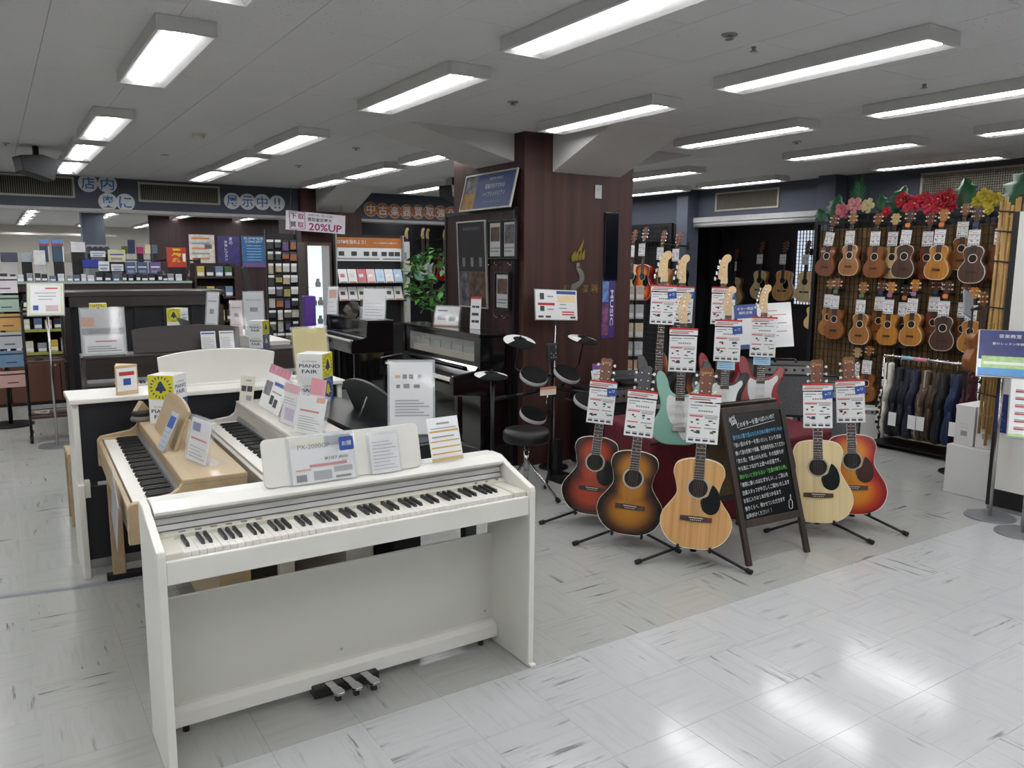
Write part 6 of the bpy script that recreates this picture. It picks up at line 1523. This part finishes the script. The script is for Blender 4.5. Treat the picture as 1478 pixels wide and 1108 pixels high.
# ================================================================ THE BACK LEFT: SHELVES, POSTERS, GOODS
struct('wall_back_wood', MB().box(2.95, 6.6, 19.0, 19.1, 0, ZC), [m_col2])
struct('wall_back_pier', MB().box(1.58, 1.98, 18.0, 18.4, 0, ZC), [m_navy])
struct('trim_4', MB().box(-4, 2.9, 24.0, 24.1, 2.30, 2.36), [m_offw])
for px0, px1, py0, py1, lb, c, extra in ((272, 311, 338, 384, 'pale information poster on the back wood wall', 'c9c2bb', 0), (313, 347, 340, 384, 'violet lesson poster with white vertical writing', '372f66', 1), (348, 385, 340, 386, 'blue concert poster with pale writing', '2f5f8f', 2)):
    a = onY(px0, py0, 18.98); b_ = onY(px1, py1, 18.98)
    t = thing('wall_poster', lb, 'poster', ((a.x+b_.x)/2, 18.98, (a.z+b_.z)/2), 0); w = b_.x-a.x; h = a.z-b_.z
    put('sheet', MB().box(-w/2, w/2, -.004, 0, -h/2, h/2), mat('poster '+c, c, .5, var=.25, scale=9), t)
    if extra == 0:
        for i in range(5): put('print', MB().box(-w*.4, w*.3, -.005, -.004, h*.35-i*h*.16, h*.41-i*h*.16), m_pgrey if i % 2 else m_porange, t)
        put('print', MB().box(w*.1, w*.4, -.0055, -.005, h*.05, h*.2), m_posterp2, t)
    elif extra == 1:
        for i, ch in enumerate('夏の'): text(ch, h*.10, m_paper, t, (w*.10, -.006, h*.40-i*h*.13))
        for i, ch in enumerate('体験レッスン'): text(ch, h*.09, m_paper, t, (-w*.12, -.006, h*.30-i*h*.115))
    else:
        text('SUMMER', h*.07, m_paper, t, (0, -.006, h*.42), width=w*.8); text('CONCERT', h*.07, m_paper, t, (0, -.006, h*.32), width=w*.7)
        for i in range(6): put('print', MB().box(-w*.3, w*.3, -.005, -.004, h*.18-i*h*.09, h*.20-i*h*.09), mat('pale sky print', '8fb9cf', .5), t)
        put('print', MB().box(-w*.45, w*.45, -.005, -.004, -h*.48, -h*.36), mat('purple print', '7a4f7f', .5), t)
# counter with glass top and brown doors
YS = 10.50
ct = thing('display_counter', 'long glass topped display counter with brown doors below', 'counter', (-.40, YS, 0), 0)
LC_ = 2.48
put('top_glass', MB().box(0, LC_, -.02, .42, 1.385, 1.40), glass('counter glass', 'a9b9b6', .55, .05), ct)
put('top_edge', MB().box(0, LC_, -.03, -.018, 1.375, 1.40), mat('pale glass edge', '9fb0ab', .3), ct)
put('back_panel', MB().box(0, LC_, .40, .42, 0, 1.385), mat('brown board', '2f1d18', .6), ct)
put('fascia', MB().box(0, LC_, -.01, .02, 1.29, 1.375), mat('brown board', '2f1d18', .6), ct)
for z in (1.10, .86, .60): 
    put('shelf_board', MB().box(0, LC_, 0, .40, z-.02, z), mat('brown board', '2f1d18', .6), ct)
    put('price_rail', MB().box(0, LC_, -.012, 0, z-.025, z+.005), mat('lime price rail', '9a9a4a', .5), ct)
for i in range(5):
    d_ = put('door', MB().box(i*LC_/5+.004, (i+1)*LC_/5-.004, -.02, 0, .04, .56), wood('brown door', '4a2b20', '5c382a', .5, 5, (1, 1, .1), .05), ct, bevel=.003)
    put('door_knob', MB().cyl(((i+.9)*LC_/5, -.02, .45), ((i+.9)*LC_/5, -.04, .45), .012, n=10), m_silver, d_)
put('plinth', MB().box(0, LC_, .01, .40, 0, .04), m_blk, ct)
COLN = {'2b2f38': 'dark slate', '3a5f9a': 'blue', 'c9ccce': 'white', '8f9296': 'grey', '55698a': 'slate blue', 'b7a98f': 'beige', '20232a': 'black', '6a9a5a': 'green', 'c8c8b0': 'ivory', '7c5a9a': 'purple', 'b24a3a': 'red', 'c9b24a': 'yellow'}
def pack(label, x, y, z, w, d, h, c, group, name='accessory_pack', cat='pack', lid=True, rz=0):
    t = thing(name, label, cat, (x, y, z), rz, group)
    put('box', MB().box(-w/2, w/2, -d/2, d/2, 0, h), mat('pack '+c, c, .4, var=.15, scale=25), t, bevel=.002, seg=1)
    if lid: put('printed_label', MB().box(-w*.42, w*.42, -d/2-.0012, -d/2, h*.12, h*.42), m_paper, t)
    return t
rnd = random.Random(3); cols = list(COLN)
shelfname = {1.10: 'upper', .86: 'middle', .60: 'lower'}
for z in (1.10, .86, .60):
    x = -.32
    while x < 2.0:
        w = rnd.uniform(.055, .09); c = rnd.choice(cols[:7] if z > 1 else cols)
        pack(COLN[c]+' accessory pack on the '+shelfname[z]+' shelf of the glass topped counter', x, YS+.08, z+.001, w, .08, rnd.uniform(.10, .16), c, COLN[c]+' packs on the '+shelfname[z]+' counter shelf')
        x += w+rnd.uniform(.012, .05)
# goods on top, front row of little jars and boxes, then taller goods behind
x = .12
while x < 2.02:
    w = rnd.uniform(.045, .07); c = rnd.choice(['2b2f38', '8f9296', 'c9ccce', '55698a', '20232a'])
    pack(COLN[c]+' little box along the front edge of the glass counter top', x, YS+.04, 1.402, w, .05, rnd.uniform(.06, .12), c, COLN[c]+' little boxes on the glass counter top'); x += w+rnd.uniform(.008, .03)
TOP = [ # px box, colour, label, kind
 (56, 345, 72, 378, '3a4a66', 'blue headed picture box with a red stripe', 1), (74, 345, 93, 378, '3a5568', 'teal fronted picture box with a red stripe', 1), (47, 361, 66, 382, 'd2d2d0', 'white clip sheet in front of the picture boxes', 0), (101, 349, 123, 364, 'd8d8da', 'blank white sign beside the picture boxes', 0),
 (0, 364, 26, 378, '4a4a5c', 'dark bundle of cables at the counter end', 0), (29, 365, 47, 378, 'aab4b8', 'pale blue pack near the counter end', 0), (118, 374, 142, 386, '24348c', 'bright blue pack under the white cards', 0), (141, 377, 158, 391, 'd5d8dc', 'white card with a blue line', 2), (160, 381, 178, 391, 'cfd3d6', 'white box with a grey window', 2),
 (155, 360, 181, 378, 'c9c6a2', 'pale yellow printed leaflet', 2), (130, 362, 152, 371, 'd0d4d8', 'long white card with blue print', 2), (181, 378, 196, 396, '4a5a86', 'slate blue picture box with white lines', 2), (197, 378, 213, 396, '46587f', 'second slate blue picture box with white lines', 2), (215, 378, 232, 396, '6d5a92', 'purple picture box', 2),
 (184, 346, 195, 366, '283050', 'dark navy bottle shaped pack', 0), (197, 356, 207, 366, 'b02a6a', 'magenta round box', 0), (208, 353, 217, 366, 'd4cfa4', 'cream pack with a yellow dot', 0), (219, 353, 227, 366, '5a6878', 'blue grey twin bottles', 0), (175, 355, 184, 366, '6a7a2c', 'olive green leaf pack', 0),
 (240, 357, 269, 386, 'b8382c', 'red festival sign with yellow writing', 3), (93, 366, 118, 378, 'b9b29a', 'beige carton tray', 0), (124, 353, 158, 366, '8d9196', 'row of grey headphones boxes', 4)]
for k, (x0, y0, x1, y1, c, lb, kind) in enumerate(TOP):
    Y = YS+.16 if y1 > 380 else YS+.27
    if k in (18, 20, 21): Y = YS+.36
    a = onY(x0, y0, Y); b_ = onY(x1, y1, Y); w = b_.x-a.x; zb_ = 1.402; h = a.z-zb_
    if kind == 0 and h > .5: h = a.z-zb_
    t = thing('shop_goods' if kind != 3 else 'festival_sign', lb+' on the glass counter', 'goods' if kind != 3 else 'sign', ((a.x+b_.x)/2, Y, zb_), 0)
    hh = max(.06, a.z-b_.z)
    lift = max(0, b_.z-zb_)
    if lift > .02: put('riser', MB().box(-w*.45, w*.45, -.02, .05, 0, lift), m_blk if k % 2 else m_acr, t)
    bo = put('body', MB().box(-w/2, w/2, -.03 if kind != 0 else -.035, .03, lift, lift+hh), mat('goods '+c, c, .45, var=.12, scale=20), t, bevel=.003)
    if kind == 1:
        put('blue_header', MB().box(-w/2, w/2, -.0312, -.03, lift+hh*.8, lift+hh), mat('sky header', '6f8fc0', .5), bo); put('red_stripe', MB().box(-w/2, w/2, -.0312, -.03, lift+hh*.72, lift+hh*.78), m_pred, bo); put('white_edge', MB().box(w*.38, w/2, -.0312, -.03, lift, lift+hh*.7), m_paper, bo)
    elif kind == 2:
        put('print', MB().box(-w*.4, w*.4, -.0312, -.03, lift+hh*.55, lift+hh*.65), m_pblue if c[0] in 'cd' else m_paper, bo); put('print', MB().box(-w*.35, w*.3, -.0312, -.03, lift+hh*.15, lift+hh*.35), m_pgrey, bo)
    elif kind == 3:
        text('祭', hh*.5, mat('bright yellow letter', 'e0b81e', .5), bo, (0, -.032, lift+hh*.5), bold=.03); put('print', MB().box(-w*.2, w*.2, -.032, -.03, lift+hh*.84, lift+hh*.95), mat('bright yellow letter', 'e0b81e', .5), bo); put('print', MB().box(w*.3, w*.46, -.032, -.03, lift+hh*.3, lift+hh*.7), m_paper, bo)
    elif kind == 4:
        for i in range(4): put('driver', MB().cyl((-w*.37+i*w*.25, -.036, lift+hh*.5), (-w*.37+i*w*.25, -.03, lift+hh*.5), hh*.32, n=14), m_pdark, bo)
# stepped rack behind the glass counter with rows of bottles
rb_ = thing('stepped_rack', 'dark stepped rack behind the glass counter', 'rack', (1.75, 10.98, 0), 0)
put('upright', MB().box(-.55, -.52, 0, .3, 0, 1.68), m_blk, rb_); put('upright', MB().box(.52, .55, 0, .3, 0, 1.68), m_blk, rb_); put('shelf', MB().box(-.52, .52, 0, .3, 1.64, 1.66), m_blk, rb_); put('shelf', MB().box(-.52, .52, 0, .3, 1.38, 1.40), m_blk, rb_)
for i in range(9):
    tag(put('small_bottle', MB().lathe([(.03, 0), (.032, .07), (.015, .09), (.015, .12)], 10), mat(['bottle dark', 'bottle olive', 'bottle pale'][i % 3], ['2c2a2c', '6a6a3a', 'b9bab8'][i % 3], .35), None, (1.30+i*.11, 11.06, 1.402)), ['dark', 'olive', 'pale'][i % 3]+' polish bottle in the stepped rack behind the counter', 'bottle', ['dark', 'olive', 'pale'][i % 3]+' bottles in the stepped rack')
# cards hanging on the spinner at the very edge
sp = thing('card_spinner', 'upright rack of hanging price cards at the shop edge', 'rack', (.06, 9.3, 0), 0)
put('post', MB().cyl((0, 0, 0), (0, 0, 1.5), .02, n=10), m_stand, sp); put('base', MB().cyl((0, 0, 0), (0, 0, .02), .2, n=24), m_stand, sp)
for i, (z, c) in enumerate(((1.34, 'd8cfd4'), (1.16, '9fb8a8'), (.98, 'c99a5a'), (.80, 'b9bdc2'), (.62, '6f8fae'), (.42, 'd2a9a0'))):
    put('hook', MB().cyl((0, 0, z+.14), (.0, -.12, z+.14), .004, n=6), m_steel, sp)
    t = thing('hanging_card', ['pale pink', 'soft green', 'orange', 'pale grey', 'steel blue', 'salmon'][i]+' card hanging from the upright rack', 'card', (.10, 9.17, z), R(4))
    put('card', MB().box(-.11, .11, -.003, 0, -.02, .14), mat('card '+c, c, .5), t); put('header', MB().box(-.11, .11, -.004, -.003, .10, .115), m_pdark, t); put('picture', MB().box(-.04, .05, -.004, -.003, .02, .03), m_pdark, t)
# sign on a stand and the black trolley
b3 = sign_stand('tilted pale green bordered notice on a thin pole before the trolley', (.385, 8.03, 0), None, .27, .30, 1.30, 28, -8, m_paper, [(.02, .98, .02, .98, mat('pale lime border', 'c9cfae', .5)), (.06, .94, .08, .92, m_paper), (.82, .86, .5, .85, m_pred), (.68, .7, .2, .8, m_pgrey), (.58, .6, .3, .8, m_pgrey), (.48, .5, .3, .7, m_pgrey), (.15, .3, .15, .3, m_pblue), (.12, .3, .5, .85, mat('pinkish print', 'c9b0b0', .5))])
tr = thing('trolley', 'black wheeled trolley with wooden trays behind the notice', 'trolley', (.20, 8.25, 0), R(-2))
for x in (0, .32):
    for y_ in (0, .28):
        put('post', MB().cyl((x, y_, .06), (x, y_, 1.22), .011, n=8), m_stand, tr)
        w_ = put('caster', MB().cyl((x-.012, y_, .032), (x+.012, y_, .032), .032, n=16), m_rub, tr); put('fork', MB().box(x-.015, x+.015, y_-.01, y_+.01, .04, .075), m_blk, w_)
for z in (.22, .72, 1.14):
    put('tray', MB().box(-.01, .33, -.01, .29, z, z+.02), wood('brown tray', '3c2620', '4d342b', .5, 6, (.2, 1, 1), .0), tr); put('tray_rim', MB().tube([(-.01, -.01, z+.04), (.33, -.01, z+.04), (.33, .29, z+.04), (-.01, .29, z+.04), (-.01, -.01, z+.04)], .004, 6), m_stand, tr)
put('arched_handle', MB().tube([(0, .0, 1.2), (.02, 0, 1.28), (.16, 0, 1.32), (.30, 0, 1.28), (.32, 0, 1.2)], .01, 8), m_stand, tr)
tag(put('computer_mouse', MB().lathe([(.0001, 0), (.035, .002), (.038, .015), (.02, .03), (.0001, .034)], 16), m_blk, None, (.31, 8.36, .742)), 'black mouse on the middle tray of the trolley', 'mouse')
cbm = MB().tube([(.3+.06*math.sin(i*.9), 8.36+.05*math.cos(i*1.3), .245+.002*i) for i in range(14)], .004, 6)
tag(put('white_cable', cbm, m_cream), 'loose white cable lying on the lowest tray of the trolley', 'cable')
# accessory racks in front of the far column
ar = thing('accessory_rack', 'tall black peg rack crowded with small accessories by the far column', 'rack', (3.17, 10.35, 0), R(-6))
put('back_panel', MB().box(-.2, .2, .05, .07, 0, 2.0), m_blk, ar)
for x in (-.2, .18): put('post', MB().box(x, x+.02, 0, .07, 0, 2.05), m_stand, ar)
pc = ['a9a9a4', '3a4250', '9a8c58', '6b6a5a', '4a4e58', 'a89c84', '5f5078', '2a2a2c', '96603f', 'b8b8b6', '7a6c52', '33363a']
pn = ['light grey', 'slate', 'mustard', 'khaki', 'dark grey', 'sand', 'violet', 'black', 'rust', 'white', 'tan', 'charcoal']
rnd = random.Random(9)
for r_ in range(11):
    for c_ in range(4):
        k = rnd.randrange(12); w = rnd.uniform(.06, .09); h = rnd.uniform(.09, .14)
        P_ = Matrix.Translation((3.17, 10.35, 0)) @ Matrix.Rotation(R(-6), 4, 'Z') @ Vector((-.145+c_*.097, .02, .42+r_*.15))
        t = thing('hanging_pack', pn[k]+' accessory pack hung on the peg rack', 'pack', P_, R(-6), pn[k]+' packs on the peg rack')
        put('pouch', MB().box(-w/2, w/2, -.03, 0, -h, 0), mat('pouch '+pc[k], pc[k], .35, var=.3, scale=40), t, bevel=.004, seg=1)
        put('header', MB().box(-w/2, w/2, -.032, -.02, -.03, .0), m_paper if k % 2 else mat('pouch '+pc[(k+5) % 12], pc[(k+5) % 12], .35), t)
        put('peg', MB().cyl((0, -.05, .005), (0, .03, .005), .003, n=6), m_steel, t)
# floor standing shelf of magazines left of it
mg = thing('magazine_shelf', 'brown low shelf of boxed pedals and magazines beside the counter end', 'shelf', (2.36, 10.45, 0), 0)
put('carcass', MB().box(-.25, .25, .28, .30, 0, 1.62), mat('brown board', '2f1d18', .6), mg)
for x in (-.25, .23): put('side', MB().box(x, x+.02, 0, .28, 0, 1.62), mat('brown board', '2f1d18', .6), mg)
for i, z in enumerate((.55, .9, 1.2, 1.45)):
    put('shelf_board', MB().box(-.23, .23, 0, .28, z-.02, z), mat('brown board', '2f1d18', .6), mg)
    for j in range(4):
        c = ['26282c', '6b7f9a', '3c5a3a', 'b9a24a'][(i+j) % 4]
        t = pack(['black', 'steel blue', 'bottle green', 'gold'][(i+j) % 4]+' boxed pedal on the '+['bottom', 'third', 'second', 'top'][i]+' board of the magazine shelf', 2.36-.17+j*.112, 10.53, z+.001, .09, .08, .13, c, None)
mo_ = thing('black_lamp_arm', 'dark leaning instrument neck case before the accessory rack', 'case', (2.62, 8.95, 0), R(-10)); 
put('case', MB().prism([(-.10, 0), (.10, 0), (.12, .9), (.04, 1.0), (-.04, 1.62), (-.10, 1.60), (-.06, 1.0), (-.12, .9)], 0, .10, 'y'), mat('dark case', '1a1718', .6), mo_, rot=(R(-4), R(-8), 0), bevel=.01); put('latch', MB().box(-.02, .02, -.01, 0, .5, .55), m_silver, mo_)
# pianists' bench foot seen beside the white piano
bc = thing('piano_bench', 'pale oak piano bench mostly hidden behind the white piano', 'bench', (.31, 5.45, 0), 0)
put('seat', MB().box(0, .52, 0, .30, .42, .46), m_oak, bc, bevel=.006)
for x in (.0, .47):
    for y_ in (.0, .25): put('leg', MB().box(x, x+.05, y_, y_+.05, 0, .42), m_oak, bc)
# ---- black bass cabinet, small keyboard and cards between the drums and the guitars
amp('big black bass cabinet beside the drum kit at the foot of the column', (4.22, 4.86, 0), -8, .60, .64, .30, mat('black speaker cloth', '18181a', .9, var=.3, scale=90))
kb = thing('practice_mixer', 'dark sloping mixer on the black bass cabinet', 'mixer', (4.36, 4.90, .676), R(-20))
put('case', MB().prism([(0, 0), (.20, 0), (.20, .07), (0, .03)], -.17, .17, 'x'), mat('dark grey mixer', '2e3034', .5), kb, bevel=.004)
for i in range(7):
    put('fader', MB().box(-.14+i*.045, -.125+i*.045, .05, .07, .048, .058), m_silver, kb)
leaflet('price_card', 'white price card standing on the black bass cabinet beside the drums', (4.05, 4.92, .668), -10, .15, .12, 18, [(.1, .5, .7, .76, m_pgrey), (.1, .9, .4, .46, m_pred), (.4, .9, .15, .22, m_pred)])
leaflet('price_card', 'violet topped card leaning behind the white price card by the drums', (4.12, 5.0, .668), -20, .14, .16, 12, [(0, 1, .7, 1, mat('violet print', '6a4a86', .5)), *lines(3, .1, .9, .15, .5)])
bk_ = thing('string_rack', 'narrow wire rack of pale string packets right of the column', 'rack', (4.93, 5.55, 0), R(-30))
put('post', MB().cyl((0, 0, 0), (0, 0, 1.45), .012, n=8), m_stand, bk_); put('base', MB().cyl((0, 0, 0), (0, 0, .015), .14, n=20), m_stand, bk_)
for i in range(5):
    put('shelf_wire', MB().box(-.09, .09, -.07, 0, .62+i*.17, .628+i*.17), m_stand, bk_)
    for s_ in (-1, 1):
        c = ['c9a58c', 'b4b8ba', 'd0c4a8', 'a8adb0', 'c2b0a4'][i]
        p_ = Matrix.Translation((4.93, 5.55, 0)) @ Matrix.Rotation(R(-30), 4, 'Z') @ Vector((s_*.045, -.035, .629+i*.17))
        pack(['peach', 'silver', 'straw', 'steel grey', 'dusty pink'][i]+' string packet in the wire rack right of the column', p_.x, p_.y, p_.z, .075, .04, .13, c, ['peach', 'silver', 'straw', 'steel grey', 'dusty pink'][i]+' string packets', rz=R(-30))
